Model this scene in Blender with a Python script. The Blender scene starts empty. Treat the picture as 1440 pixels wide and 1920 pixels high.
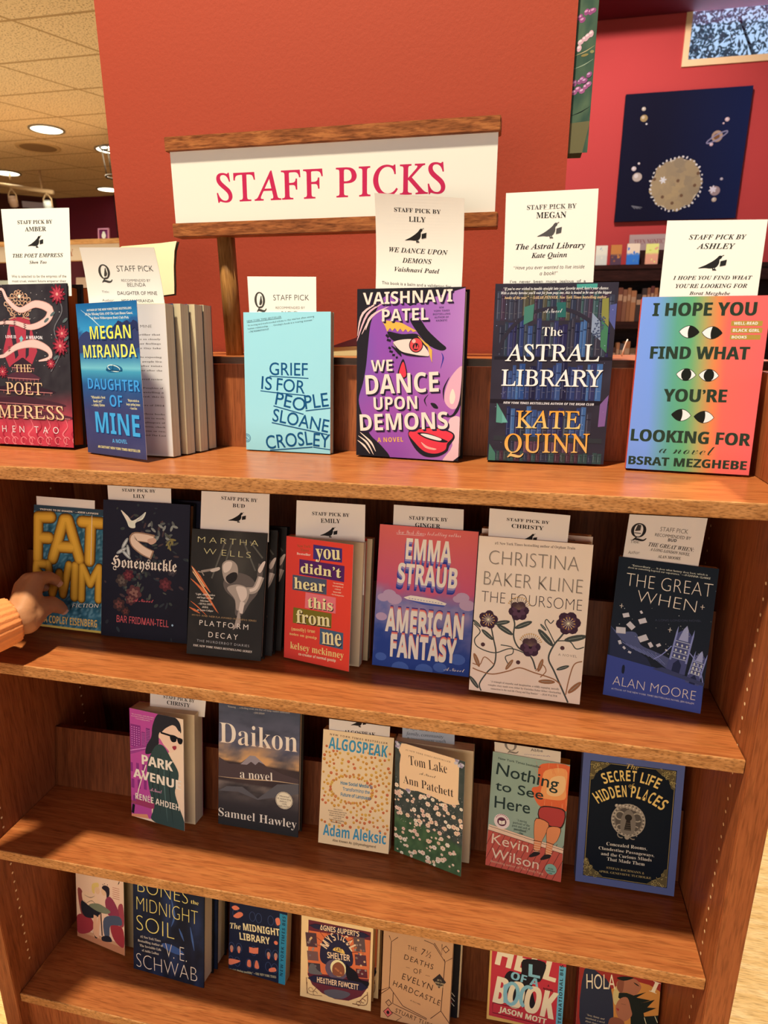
import bpy, bmesh, math, random
from mathutils import Vector, Matrix, noise
R = math.radians
sc = bpy.context.scene
# ------------------------------------------------------------------ camera
cam = bpy.data.cameras.new('camera')
camo = bpy.data.objects.new('camera', cam)
sc.collection.objects.link(camo)
sc.camera = camo
cam.sensor_fit = 'VERTICAL'
cam.sensor_height = 36.0
cam.lens = 1193.9 * 36.0 / 1920.0
camo.location = (0.2720, -0.7168, 1.2754)
camo.matrix_world = Matrix.Translation((0.2720, -0.7168, 1.2754)) @ Matrix.Rotation(0.20897, 4, 'Z') @ Matrix.Rotation(math.pi / 2 - 0.27748, 4, 'X')
cam.clip_start = 0.02
cam.dof.use_dof = True
cam.dof.focus_distance = 0.98
cam.dof.aperture_fstop = 8.0
# ------------------------------------------------------------------ world and light
sc.view_settings.view_transform = 'Standard'
sc.view_settings.look = 'None'
sc.view_settings.gamma = 1.0
sc.view_settings.use_curve_mapping = False
sc.view_settings.exposure = 0.0
w = bpy.data.worlds.new('world')
sc.world = w
w.use_nodes = True
nt = w.node_tree
bg = nt.nodes['Background']
# dim room all round, bright daylight sky beyond the back wall
geo = nt.nodes.new('ShaderNodeTexCoord')
sp_ = nt.nodes.new('ShaderNodeSeparateXYZ')
nt.links.new(geo.outputs['Generated'], sp_.inputs[0])
rmp = nt.nodes.new('ShaderNodeMapRange')
rmp.inputs['From Min'].default_value = 0.55
rmp.inputs['From Max'].default_value = 0.8
nt.links.new(sp_.outputs['Y'], rmp.inputs['Value'])
mxw = nt.nodes.new('ShaderNodeMix')
mxw.data_type = 'RGBA'
nt.links.new(rmp.outputs[0], mxw.inputs['Factor'])
mxw.inputs['A'].default_value = (0.085, 0.072, 0.07, 1)
mxw.inputs['B'].default_value = (0.75, 0.90, 1.1, 1)
nt.links.new(mxw.outputs['Result'], bg.inputs['Color'])
bg.inputs['Strength'].default_value = 1.0

def lamp(name, kind, loc, energy, color, target=None, **kw):
    l = bpy.data.lights.new(name, kind)
    l.energy = energy
    l.color = color
    for k, v in kw.items():
        setattr(l, k, v)
    o = bpy.data.objects.new(name, l)
    sc.collection.objects.link(o)
    o.location = loc
    if target is not None:
        o.rotation_euler = (Vector(target) - Vector(loc)).to_track_quat('-Z', 'Y').to_euler()
    return o
WARM = (1.0, 0.80, 0.53)
lamp('ceiling_spot_key', 'SPOT', (-0.50, -0.63, 4.1), 880, (1.0, 0.90, 0.61), (0.05, 0.05, 1.0), spot_size=R(56), spot_blend=0.5, shadow_soft_size=0.09)
lamp('front_fill', 'AREA', (-0.7, -2.6, 0.95), 45, (1.0, 0.78, 0.57), (0.1, 0.2, 0.95), shape='RECTANGLE', size=3.2, size_y=1.1)  # added broad fill from behind the camera, not a modelled window
lamp('side_fill', 'AREA', (3.4, -1.2, 1.9), 13, (0.86, 0.86, 1.0), (0.3, 0.2, 1.1), shape='RECTANGLE', size=1.2, size_y=1.2)  # added weak cool fill that lifts the right-facing page edges
lamp('room_lamp_left', 'AREA', (-2.9, 3.4, 2.40), 48, (1.0, 0.84, 0.60), (-2.9, 3.4, 0.0), shape='DISK', size=1.6)
lamp('uplight_left', 'POINT', (-2.4, 2.2, 0.9), 48, (1.0, 0.84, 0.58), shadow_soft_size=0.4)
lamp('wall_washer_right', 'SPOT', (0.4, 2.6, 3.9), 400, (1.0, 0.66, 0.56), (1.0, 5.2, 1.9), spot_size=R(75), spot_blend=0.8, shadow_soft_size=0.15)
lamp('window_daylight', 'AREA', (2.0, 4.9, 3.6), 120, (0.62, 0.72, 1.0), (1.8, 3.0, 0.6), shape='RECTANGLE', size=1.6, size_y=0.9)
lamp('ceiling_spot_right', 'SPOT', (1.5, 0.9, 3.4), 520, WARM, (1.3, 0.5, 0.0), spot_size=R(60), spot_blend=0.6, shadow_soft_size=0.1)

# ------------------------------------------------------------------ materials
def lin(c):
    return c / 12.92 if c <= 0.04045 else ((c + 0.055) / 1.055) ** 2.4
def hx(s):
    s = s.lstrip('#')
    return tuple(lin(int(s[i:i + 2], 16) / 255) for i in (0, 2, 4))
MATS = {}
def pmat(name, col, rough=0.6, spec=0.3, metal=0.0, emit=None, es=0.0, bump=None):
    if name in MATS:
        return MATS[name]
    m = bpy.data.materials.new(name)
    m.use_nodes = True
    nt = m.node_tree
    b = nt.nodes['Principled BSDF']
    if isinstance(col, str):
        col = hx(col)
    b.inputs['Base Color'].default_value = (*col, 1)
    b.inputs['Roughness'].default_value = rough
    b.inputs['Specular IOR Level'].default_value = spec
    b.inputs['Metallic'].default_value = metal
    if emit:
        b.inputs['Emission Color'].default_value = (*(hx(emit) if isinstance(emit, str) else emit), 1)
        b.inputs['Emission Strength'].default_value = es
    if bump:
        sc_, st = bump
        n = nt.nodes.new('ShaderNodeTexNoise')
        n.inputs['Scale'].default_value = sc_
        n.inputs['Detail'].default_value = 4
        tc = nt.nodes.new('ShaderNodeTexCoord')
        nt.links.new(tc.outputs['Object'], n.inputs['Vector'])
        bp = nt.nodes.new('ShaderNodeBump')
        bp.inputs['Strength'].default_value = st
        bp.inputs['Distance'].default_value = 0.002
        nt.links.new(n.outputs['Fac'], bp.inputs['Height'])
        nt.links.new(bp.outputs['Normal'], b.inputs['Normal'])
    MATS[name] = m
    return m

def attr_mat(name, rough, spec):
    m = pmat(name, (0.5, 0.5, 0.5), rough, spec)
    nt = m.node_tree
    a = nt.nodes.new('ShaderNodeAttribute')
    a.attribute_name = 'Col'
    nt.links.new(a.outputs['Color'], nt.nodes['Principled BSDF'].inputs['Base Color'])
    return m
PRINT = attr_mat('printed_cover', 0.5, 0.05)
CARDM = attr_mat('printed_card', 0.8, 0.1)

def wood(name, c1, c2, c3, stretch=(1, 14, 14), scale=6.0, rough=0.42, fleck=0.0, spec=0.16, fscale=0):
    if name in MATS:
        return MATS[name]
    m = pmat(name, c1, rough, spec)
    nt = m.node_tree
    b = nt.nodes['Principled BSDF']
    tc = nt.nodes.new('ShaderNodeTexCoord')
    mp = nt.nodes.new('ShaderNodeMapping')
    mp.inputs['Scale'].default_value = stretch
    nt.links.new(tc.outputs['Object'], mp.inputs['Vector'])
    n1 = nt.nodes.new('ShaderNodeTexNoise')
    n1.inputs['Scale'].default_value = scale
    n1.inputs['Detail'].default_value = 6
    n1.inputs['Distortion'].default_value = 1.1
    nt.links.new(mp.outputs['Vector'], n1.inputs['Vector'])
    cr = nt.nodes.new('ShaderNodeValToRGB')
    cr.color_ramp.elements[0].position = 0.32
    cr.color_ramp.elements[0].color = (*hx(c2), 1)
    cr.color_ramp.elements[1].position = 0.68
    cr.color_ramp.elements[1].color = (*hx(c3), 1)
    e = cr.color_ramp.elements.new(0.5)
    e.color = (*hx(c1), 1)
    nt.links.new(n1.outputs['Fac'], cr.inputs['Fac'])
    out = cr.outputs['Color']
    n2 = nt.nodes.new('ShaderNodeTexNoise')
    n2.inputs['Scale'].default_value = fscale or scale * 5
    n2.inputs['Detail'].default_value = 3
    nt.links.new(mp.outputs['Vector'], n2.inputs['Vector'])
    cr2 = nt.nodes.new('ShaderNodeValToRGB')
    cr2.color_ramp.elements[0].position = 0.36
    lo = 1.0 - (fleck or 0.30)
    cr2.color_ramp.elements[0].color = (lo, lo * 0.95, lo * 0.9, 1)
    cr2.color_ramp.elements[1].position = 0.52
    cr2.color_ramp.elements[1].color = (1, 1, 1, 1)
    nt.links.new(n2.outputs['Fac'], cr2.inputs['Fac'])
    mx = nt.nodes.new('ShaderNodeMix')
    mx.data_type = 'RGBA'
    mx.blend_type = 'MULTIPLY'
    mx.inputs['Factor'].default_value = 1.0
    nt.links.new(out, mx.inputs['A'])
    nt.links.new(cr2.outputs['Color'], mx.inputs['B'])
    nt.links.new(mx.outputs['Result'], b.inputs['Base Color'])
    bp = nt.nodes.new('ShaderNodeBump')
    bp.inputs['Strength'].default_value = 0.12
    bp.inputs['Distance'].default_value = 0.001
    nt.links.new(n2.outputs['Fac'], bp.inputs['Height'])
    nt.links.new(bp.outputs['Normal'], b.inputs['Normal'])
    return m
CHERRY = wood('cherry_wood', '#a35e35', '#97542e', '#ab683c', rough=0.30, spec=0.3)
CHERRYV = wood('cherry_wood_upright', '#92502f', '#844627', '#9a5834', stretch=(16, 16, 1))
CHERRYD = wood('cherry_wood_shaded', '#6b3a22', '#5a2f1a', '#784428', stretch=(16, 16, 1))  # same cherry darkened: shade inside the case is put into the colour
LIP = wood('cherry_edge_grain', '#ae794b', '#98653b', '#bd885a', stretch=(1, 5, 5), scale=22, rough=0.55, fleck=0.5, fscale=150)
WALNUT = wood('sign_wood', '#8c5230', '#6d3d22', '#a5673d', stretch=(1.5, 10, 10), scale=14, rough=0.45, fleck=0.35, fscale=60)
POSTW = wood('post_wood', '#8f6438', '#7a5028', '#a5784a', stretch=(12, 12, 1), scale=10, rough=0.35)
DARKW = wood('dark_edge_wood', '#3a221a', '#2b1712', '#4b2d20', stretch=(1, 12, 12), rough=0.3)
SHELFD = wood('dark_bookcase_wood', '#2e1a18', '#241312', '#3a2220', stretch=(1, 12, 12))
PAGES = None

# ------------------------------------------------------------------ mesh helpers
def tag(o, label=None, cat=None, group=None, kind=None):
    if label: o['label'] = label
    if cat: o['category'] = cat
    if group: o['group'] = group
    if kind: o['kind'] = kind
    return o
def empty(name, loc, rot=(0, 0, 0)):
    o = bpy.data.objects.new(name, None)
    o.empty_display_size = 0.05
    sc.collection.objects.link(o)
    o.location = loc
    o.rotation_euler = rot
    return o
class MB:
    def __init__(s):
        s.v = []; s.f = []; s.mi = []; s.sm = []
    def add(s, vs, fs, mi=0, sm=False):
        n = len(s.v)
        s.v += [tuple(p) for p in vs]
        for f in fs:
            s.f.append(tuple(i + n for i in f)); s.mi.append(mi); s.sm.append(sm)
        return s
    def box(s, a, b, mi=0, bev=0.0):
        x0, y0, z0 = a; x1, y1, z1 = b
        if bev <= 0:
            vs = [(x, y, z) for z in (z0, z1) for y in (y0, y1) for x in (x0, x1)]
            return s.add(vs, [(0, 2, 3, 1), (4, 5, 7, 6), (0, 1, 5, 4), (2, 6, 7, 3), (0, 4, 6, 2), (1, 3, 7, 5)], mi)
        bm = bmesh.new()
        bmesh.ops.create_cube(bm, size=1)
        for v in bm.verts:
            v.co = Vector(((x0 + x1) / 2 + v.co.x * (x1 - x0), (y0 + y1) / 2 + v.co.y * (y1 - y0), (z0 + z1) / 2 + v.co.z * (z1 - z0)))
        bmesh.ops.bevel(bm, geom=bm.edges[:], offset=bev, segments=2, affect='EDGES')
        bm.verts.index_update()
        s.add([v.co.copy() for v in bm.verts], [[v.index for v in f.verts] for f in bm.faces], mi)
        bm.free()
        return s
    def tube(s, pts, r, n=10, mi=0, cap=True, closed=False):
        pts = [Vector(p) for p in pts]
        m = len(pts)
        rs = r if isinstance(r, (list, tuple)) else [r] * m
        vs = []; fs = []
        up = None
        for i, p in enumerate(pts):
            if closed:
                d = pts[(i + 1) % m] - pts[i - 1]
            else:
                d = pts[min(i + 1, m - 1)] - pts[max(i - 1, 0)]
            d.normalize()
            if up is None:
                up = d.orthogonal().normalized()
            x = (up - d * up.dot(d)).normalized()
            up = x
            y = d.cross(x)
            for k in range(n):
                a = 2 * math.pi * k / n
                vs.append(p + (x * math.cos(a) + y * math.sin(a)) * rs[i])
        for i in range(m if closed else m - 1):
            for k in range(n):
                a = i * n + k; b = i * n + (k + 1) % n; j = ((i + 1) % m) * n
                fs.append((a, b, j + (k + 1) % n, j + k))
        if cap and not closed:
            fs.append(tuple(range(n))[::-1]); fs.append(tuple((m - 1) * n + k for k in range(n)))
        return s.add(vs, fs, mi, True)
    def lathe(s, prof, n=32, mi=0, c=(0, 0, 0)):
        vs = []; fs = []
        for (r, z) in prof:
            for k in range(n):
                a = 2 * math.pi * k / n
                vs.append((c[0] + r * math.cos(a), c[1] + r * math.sin(a), c[2] + z))
        for i in range(len(prof) - 1):
            for k in range(n):
                fs.append((i * n + k, i * n + (k + 1) % n, (i + 1) * n + (k + 1) % n, (i + 1) * n + k))
        return s.add(vs, fs, mi, True)
    def prism(s, poly, y0, y1, mi=0):
        # poly in x,z extruded along y
        n = len(poly)
        vs = [(x, y0, z) for x, z in poly] + [(x, y1, z) for x, z in poly]
        fs = [tuple(range(n)), tuple(range(2 * n - 1, n - 1, -1))]
        fs += [(i, i + n, (i + 1) % n + n, (i + 1) % n) for i in range(n)]
        return s.add(vs, fs, mi)
    def build(s, name, mats, parent=None, loc=None, rot=None):
        me = bpy.data.meshes.new(name)
        me.from_pydata(s.v, [], s.f)
        for m in (mats if isinstance(mats, (list, tuple)) else [mats]):
            me.materials.append(m)
        me.polygons.foreach_set('material_index', s.mi)
        me.polygons.foreach_set('use_smooth', s.sm)
        bm = bmesh.new(); bm.from_mesh(me); bmesh.ops.recalc_face_normals(bm, faces=bm.faces[:]); bm.to_mesh(me); bm.free()
        me.update()
        o = bpy.data.objects.new(name, me)
        sc.collection.objects.link(o)
        if parent: o.parent = parent
        if loc: o.location = loc
        if rot: o.rotation_euler = rot
        return o

# ------------------------------------------------------------------ lettering
ALPH = {'r': (0x1D400, 0x1D41A, 0x1D7CE), 'it': (0x1D434, 0x1D44E, None), 'ri': (0x1D468, 0x1D482, 0x1D7CE),
        'sc': (0x1D4D0, 0x1D4EA, 0x1D7CE), 'fr': (0x1D56C, 0x1D586, 0x1D7CE), 'sb': (0x1D5D4, 0x1D5EE, 0x1D7EC),
        'sn': (0x1D5A0, 0x1D5BA, 0x1D7E2), 'si': (0x1D63C, 0x1D656, 0x1D7EC), 'sx': (0x1D608, 0x1D622, 0x1D7E2), 'mo': (0x1D670, 0x1D68A, 0x1D7F6)}
def remap(t, f):
    if f not in ALPH:
        return t
    U, L, D = ALPH[f]
    r = ''
    for c in t:
        if 'A' <= c <= 'Z': r += chr(U + ord(c) - 65)
        elif f == 'it' and c == 'h': r += '\u210e'
        elif 'a' <= c <= 'z': r += chr(L + ord(c) - 97)
        elif D and '0' <= c <= '9': r += chr(D + ord(c) - 48)
        else: r += c
    return r
GC = {}
SLANT = 0.26
CH1 = {}
def one(c, b, res):
    """outline mesh and advance of a single character"""
    k = (c, b, res)
    if k not in CH1:
        got = []
        for body in (c, c + c):
            cu = bpy.data.curves.new('lettering', 'FONT')
            cu.body = body
            cu.offset = b
            cu.resolution_u = res
            o = bpy.data.objects.new('lettering', cu)
            me = bpy.data.meshes.new_from_object(o)
            got.append(([(v.co.x, v.co.y) for v in me.vertices], [tuple(p.vertices) for p in me.polygons]))
            bpy.data.objects.remove(o); bpy.data.curves.remove(cu); bpy.data.meshes.remove(me)
        adv = max(p[0] for p in got[1][0]) - max(p[0] for p in got[0][0]) if got[0][0] else 0.27
        CH1[k] = (got[0][0], got[0][1], adv)
    return CH1[k]
def glyphs(t, f, b, trk, res):
    up = f == 'u'
    f = 'it' if up else f
    if f in ('r', 'ri', 'sc', 'fr', 'it') and not up: b = max(b, -.009)
    k = (t, f, b, trk, res, up)
    if k in GC:
        return GC[k]
    vs = []; fs = []; x = 0.0
    for ch in remap(t, f):
        v, fc, adv = one(ch, b, res) if ch != ' ' else ([], [], 0.28)
        n = len(vs)
        vs += [(p[0] + x - (p[1] * SLANT if up else 0), p[1]) for p in v]
        fs += [tuple(q + n for q in g) for g in fc]
        x += adv * trk
    GC[k] = (vs, fs)
    return GC[k]
ASC = set('ABCDEFGHIJKLMNOPQRSTUVWXYZbdfhklt0123456789?!@#&')
def rgb(c):
    if isinstance(c, str):
        s = c.lstrip('#')
        return tuple(int(s[i:i + 2], 16) / 255 for i in (0, 2, 4))
    return c
def mix(a, b, t):
    t = max(0.0, min(1.0, t))
    a = rgb(a); b = rgb(b)
    return tuple(x + (y - x) * t for x, y in zip(a, b))
def nz(u, v, s=1.0, k=0.0):
    return noise.fractal(Vector((u * s, v * s, k)), 0.9, 2.1, 4) * 0.5
def smooth(pts, closed, n=5):
    m = len(pts); out = []
    for i in range(m if closed else m - 1):
        g = lambda j: pts[j % m] if closed else pts[max(0, min(m - 1, j))]
        p0, p1, p2, p3 = g(i - 1), g(i), g(i + 1), g(i + 2)
        for k in range(n):
            t = k / n
            out.append(tuple(0.5 * (2 * p1[d] + (p2[d] - p0[d]) * t + (2 * p0[d] - 5 * p1[d] + 4 * p2[d] - p3[d]) * t * t + (3 * p1[d] - p0[d] - 3 * p2[d] + p3[d]) * t ** 3) for d in (0, 1)))
    if not closed: out.append(pts[-1])
    return out
class Art:
    STEP = 3e-5
    def __init__(s, w, h, white='#fdf5d0', k=0.80):
        s.w = w; s.h = h
        s.wl = tuple(lin(x) for x in rgb(white)); s.k = k
        s.v = []; s.f = []; s.c = []; s.ly = []
    def L(s, c):
        c = rgb(c)
        return tuple(max(0.004, min(0.88, lin(max(0, min(1, x))) / y * s.k - 0.004)) for x, y in zip(c, s.wl))
    def put(s, pts, faces, cols):
        cols = cols if isinstance(cols, list) else [cols] * len(pts)
        if any(not (-1e-6 <= p[0] <= 1 + 1e-6 and -1e-6 <= p[1] <= 1 + 1e-6) for p in pts):
            P2 = []; F2 = []; C2 = []
            for f in faces:
                q = [(pts[i][0], pts[i][1], cols[i]) for i in f]
                for ax, lim, sg in ((0, 0.0, 1), (0, 1.0, -1), (1, 0.0, 1), (1, 1.0, -1)):
                    r_ = []
                    for i in range(len(q)):
                        a, b = q[i - 1], q[i]
                        ia, ib = sg * (a[ax] - lim) >= 0, sg * (b[ax] - lim) >= 0
                        if ia != ib:
                            t = (lim - a[ax]) / (b[ax] - a[ax])
                            m = [a[0] + (b[0] - a[0]) * t, a[1] + (b[1] - a[1]) * t]
                            m[ax] = lim
                            r_.append((m[0], m[1], a[2]))
                        if ib: r_.append(b)
                    q = r_
                    if not q: break
                if len(q) >= 3:
                    F2.append(tuple(range(len(P2), len(P2) + len(q))))
                    P2 += [(a, b) for a, b, _ in q]; C2 += [c for _, _, c in q]
            if not F2: return s
            pts, faces, cols = P2, F2, C2
        xs = [p[0] for p in pts]; ys = [p[1] for p in pts]
        bb = (min(xs), min(ys), max(xs), max(ys))
        l = 1
        for b, k in s.ly:
            if k >= l and b[0] < bb[2] and bb[0] < b[2] and b[1] < bb[3] and bb[1] < b[3]:
                l = k + 1
        s.ly.append((bb, l))
        n = len(s.v)
        s.v += [(p[0] * s.w, p[1] * s.h, l * s.STEP) for p in pts]
        s.f += [tuple(i + n for i in f) for f in faces]
        s.c += cols
        return s
    def fill(s, c):
        return s.poly(c, [(0, 0), (1, 0), (1, 1), (0, 1)])
    def poly(s, c, pts):
        return s.put(list(pts), [tuple(range(len(pts)))], s.L(c))
    def rect(s, c, p, q):
        return s.poly(c, [p, (q[0], p[1]), q, (p[0], q[1])])
    def blob(s, c, pts, n=5):
        return s.poly(c, smooth(list(pts), True, n))
    def grid(s, fn, nx=24, ny=36, a=(0, 0), b=(1, 1)):
        pts = [(a[0] + (b[0] - a[0]) * i / nx, a[1] + (b[1] - a[1]) * j / ny) for j in range(ny + 1) for i in range(nx + 1)]
        fs = [(j * (nx + 1) + i, j * (nx + 1) + i + 1, (j + 1) * (nx + 1) + i + 1, (j + 1) * (nx + 1) + i) for j in range(ny) for i in range(nx)]
        return s.put(pts, fs, [s.L(fn(*p)) for p in pts])
    def line(s, c, w, pts, sm=False, taper=False):
        if sm: pts = smooth(list(pts), False)
        m = len(pts); vs = []
        ar = s.w / s.h
        P = [(p[0], p[1] / ar) for p in pts]
        for i in range(m):
            a = P[max(0, i - 1)]; b = P[min(m - 1, i + 1)]
            dx, dy = b[0] - a[0], b[1] - a[1]; l = math.hypot(dx, dy) or 1
            k = w / 2 * ((1 - abs(2 * i / (m - 1) - 1) * 0.85) if taper else 1)
            nx, ny = -dy / l * k, dx / l * k
            vs += [(P[i][0] + nx, (P[i][1] + ny) * ar), (P[i][0] - nx, (P[i][1] - ny) * ar)]
        return s.put(vs, [(2 * i, 2 * i + 1, 2 * i + 3, 2 * i + 2) for i in range(m - 1)], s.L(c))
    def ell(s, c, p, ru, rv=None, rot=0.0, n=20, a0=0.0, a1=360.0):
        rv = ru if rv is None else rv
        ar = s.w / s.h
        cr, sr = math.cos(R(rot)), math.sin(R(rot))
        pts = []
        full = abs(a1 - a0) >= 359.9
        for k in range(n if full else n + 1):
            a = R(a0 + (a1 - a0) * k / n)
            x, y = ru * math.cos(a), rv * math.sin(a)
            pts.append((p[0] + x * cr - y * sr, p[1] + (x * sr + y * cr) * ar))
        return s.poly(c, pts)
    def ring(s, c, p, ru, w, rv=None, rot=0.0, a0=0.0, a1=360.0, n=28):
        rv = ru if rv is None else rv
        ar = s.w / s.h
        cr, sr = math.cos(R(rot)), math.sin(R(rot))
        pts = []
        for k in range(n + 1):
            a = R(a0 + (a1 - a0) * k / n)
            x, y = ru * math.cos(a), rv * math.sin(a)
            pts.append((p[0] + x * cr - y * sr, p[1] + (x * sr + y * cr) * ar))
        return s.line(c, w, pts)
    def flower(s, c, p, r, n=5, cc=None, rot=0.0, fat=0.5):
        ar = s.w / s.h
        for k in range(n):
            a = rot + 360 * k / n
            s.ell(c, (p[0] + r * 0.55 * math.cos(R(a)), p[1] + r * 0.55 * math.sin(R(a)) * ar), r * 0.55, r * fat * 0.6, a, 10)
        if cc: s.ell(cc, p, r * 0.25, n=8)
        return s
    def frame(s, bl, br, top, perp=True):
        e = ((br[0] - bl[0]) * s.w, (br[1] - bl[1]) * s.h)
        l = math.hypot(*e); d = (e[0] / l, e[1] / l); n = (-d[1], d[0])
        t = ((top[0] - bl[0]) * s.w, (top[1] - bl[1]) * s.h)
        H = t[0] * n[0] + t[1] * n[1]
        def M(x, y):
            return ((bl[0] * s.w + d[0] * l * x + n[0] * H * y) / s.w, (bl[1] * s.h + d[1] * l * x + n[1] * H * y) / s.h)
        M.l = l; M.H = H
        return M
    def T(s, t, bl, br, top, c, f='s', b=0.0, trk=1.0, sh=None, out=None, skew=0.0, c2=None):
        M = s.frame(bl, br, top)
        fat = b if f == 'sb' and b > 0 else 0
        if f == 'sb': b = min(b, 0.0)
        res = 4 if M.H > 0.006 else (2 if M.H > 0.0028 else 1)
        if M.H < 0.002: b = min(b, 0.02)
        vs, fs = glyphs(t, f, b, trk, res)
        if not vs: return s
        x0 = min(p[0] for p in vs); x1 = max(p[0] for p in vs)
        hh = (0.69 if any(ch in ASC for ch in t) else 0.46)
        Q = [M((p[0] - x0) / (x1 - x0) + skew * p[1] / hh * M.H / M.l, p[1] / hh) for p in vs]
        if sh:
            dx, dy, cs, n = sh
            for k in range(n, 0, -1):
                cc = cs[min(len(cs) - 1, (k - 1) * len(cs) // n)] if isinstance(cs, list) else cs
                s.put([(p[0] + dx * k / n, p[1] + dy * k / n) for p in Q], fs, s.L(cc))
        if out:
            co, bo = out
            s.T(t, bl, br, top, co, f, b + bo, trk, skew=skew)
        if c2:
            ys = [p[1] for p in vs]; y0 = min(ys); y1 = max(ys)
            cols = [s.L(mix(c2, c, (p[1] - y0) / (y1 - y0))) for p in vs]
            return s.put(Q, fs, cols)
        if fat:
            e = fat * M.H / s.w
            s.put([(p[0] - e, p[1]) for p in Q], fs, s.L(c)); s.put([(p[0] + e, p[1]) for p in Q], fs, s.L(c))
        return s.put(Q, fs, s.L(c))
    def arc(s, t, p0, pm, p1, ht, c, f='s', b=0.0, wf=0.9):
        # letters along the circle-like parabola p0 - pm - p1; ht in u units
        n = len(t); ar = s.w / s.h
        q = (2 * pm[0] - (p0[0] + p1[0]) / 2, 2 * pm[1] - (p0[1] + p1[1]) / 2)
        wd = [0.45 if ch in 'I.,1' else (0.5 if ch == ' ' else (1.35 if ch in 'MW' else 1.0)) for ch in t]
        tot = sum(wd); acc = 0.0
        for ch, wv in zip(t, wd):
            ta, tb = acc / tot + 0.08 / tot * wv, (acc + wv * wf) / tot
            acc += wv
            if ch == ' ': continue
            B = lambda z: tuple((1 - z) ** 2 * p0[d] + 2 * z * (1 - z) * q[d] + z * z * p1[d] for d in (0, 1))
            a, e = B(ta), B(tb)
            dx, dy = (e[0] - a[0]), (e[1] - a[1]) / ar
            l = math.hypot(dx, dy) or 1
            s.T(ch, a, e, (a[0] - dy / l * ht, a[1] + dx / l * ht * ar), c, f, b)
        return s
    def quail(s, bl, br, top, c='#2c2a26', bk=None):
        M = s.frame(bl, br, top)
        s.poly(c, [M(*p) for p in smooth([(0, .12), (.25, .33), (.48, .58), (.62, .78), (.70, .95), (.77, .98), (.82, .9), (.79, .78), (.74, .7), (.74, .5), (.70, .3), (.62, .16), (.45, .1), (.25, .13)], True, 3)])
        s.poly(c, [M(.77, .93), (M(.86, 1.02)), M(.9, 1.0), M(.8, .92)])
        s.poly(bk or c, [M(.78, .60), M(1.0, .70), M(.98, .32), M(.77, .24)])
        s.line(c, 0.012, [M(.52, .12), M(.56, .02), M(.66, .0)])
        s.line(c, 0.012, [M(.60, .14), M(.60, .04), M(.52, .0)])
        return s
    def qlogo(s, bl, br, top, c='#34322d'):
        M = s.frame(bl, br, top)
        s.T('Q', M(0, .2), M(1, .2), M(0, 1), c, 'u', 0.012)
        s.poly(c, [M(*p) for p in smooth([(.40, .36), (.45, .55), (.55, .8), (.62, .82), (.62, .7), (.66, .5), (.55, .36)], True, 3)])
        s.poly(c, [M(.36, .26), M(.68, .3), M(.66, .22), M(.4, .18)])
        return s
    def lines(s, txt, bl, br, top, dy, c, f='s', b=0.0, align='c', full=None):
        # several lines of small print; bl/br/top give the first line at the width of its longest line
        n = max(len(t) for t in txt)
        for i, t in enumerate(txt):
            if t:
                k = len(t) / n; o = (1 - k) / 2 if align == 'c' else 0
                sx = lambda p: (p[0] + dy[0] * i, p[1] + dy[1] * i)
                A, B2 = sx(bl), sx(br)
                a = (A[0] + (B2[0] - A[0]) * o, A[1] + (B2[1] - A[1]) * o)
                e = (A[0] + (B2[0] - A[0]) * (o + k), A[1] + (B2[1] - A[1]) * (o + k))
                hgt = (top[0] - bl[0], top[1] - bl[1])
                s.T(t, a, e, (a[0] + hgt[0], a[1] + hgt[1]), c, f, b)
        return s

def art_mesh(name, a, ct, mat, parent, loc=(0, 0, 0), rot=(0, 0, 0), base='#ffffff', bend=None, quad=None):
    """a printed sheet or board: the box of thickness ct whose front carries the artwork a"""
    w, h = a.w, a.h
    bc = a.L(base)
    n = 48 if bend else 1
    V = []; F = []; C = []
    for j in range(n + 1):
        z = h * j / n
        V += [(0, 0, z), (w, 0, z), (w, ct, z), (0, ct, z)]
        C += [bc] * 4
    for j in range(n):
        o = 4 * j; p = o + 4
        F += [(o, o + 1, p + 1, p), (o + 1, o + 2, p + 2, p + 1), (o + 2, o + 3, p + 3, p + 2), (o + 3, o, p, p + 3)]
    F += [(3, 2, 1, 0), (4 * n, 4 * n + 1, 4 * n + 2, 4 * n + 3)]
    m = len(V)
    V += [(x, -l, z) for x, z, l in a.v]
    F += [tuple(i + m for i in f) for f in a.f]
    C += a.c
    if quad:      # unit square -> measured corners of a hand cut card (tl, tr, br, bl) in metres
        tl, tr, br, bl = quad
        V = [((bl[0] * (1 - x / w) + br[0] * x / w) * (1 - z / h) + (tl[0] * (1 - x / w) + tr[0] * x / w) * z / h, y,
              (bl[1] * (1 - x / w) + br[1] * x / w) * (1 - z / h) + (tl[1] * (1 - x / w) + tr[1] * x / w) * z / h) for x, y, z in V]
    if bend:
        k, z0, hx_ = bend
        V = [(x, y + k * max(0.0, (z - z0)) ** 2 + hx_ * (x / w - 0.5) * max(0.0, z - z0), z) for x, y, z in V]
    me = bpy.data.meshes.new(name)
    me.from_pydata(V, [], F)
    at = me.color_attributes.new('Col', 'FLOAT_COLOR', 'POINT')
    at.data.foreach_set('color', [x for c in C for x in (*c, 1.0)])
    me.materials.append(mat)
    o = bpy.data.objects.new(name, me)
    sc.collection.objects.link(o)
    o.parent = parent
    o.location = loc
    o.rotation_euler = rot
    return o

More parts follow.
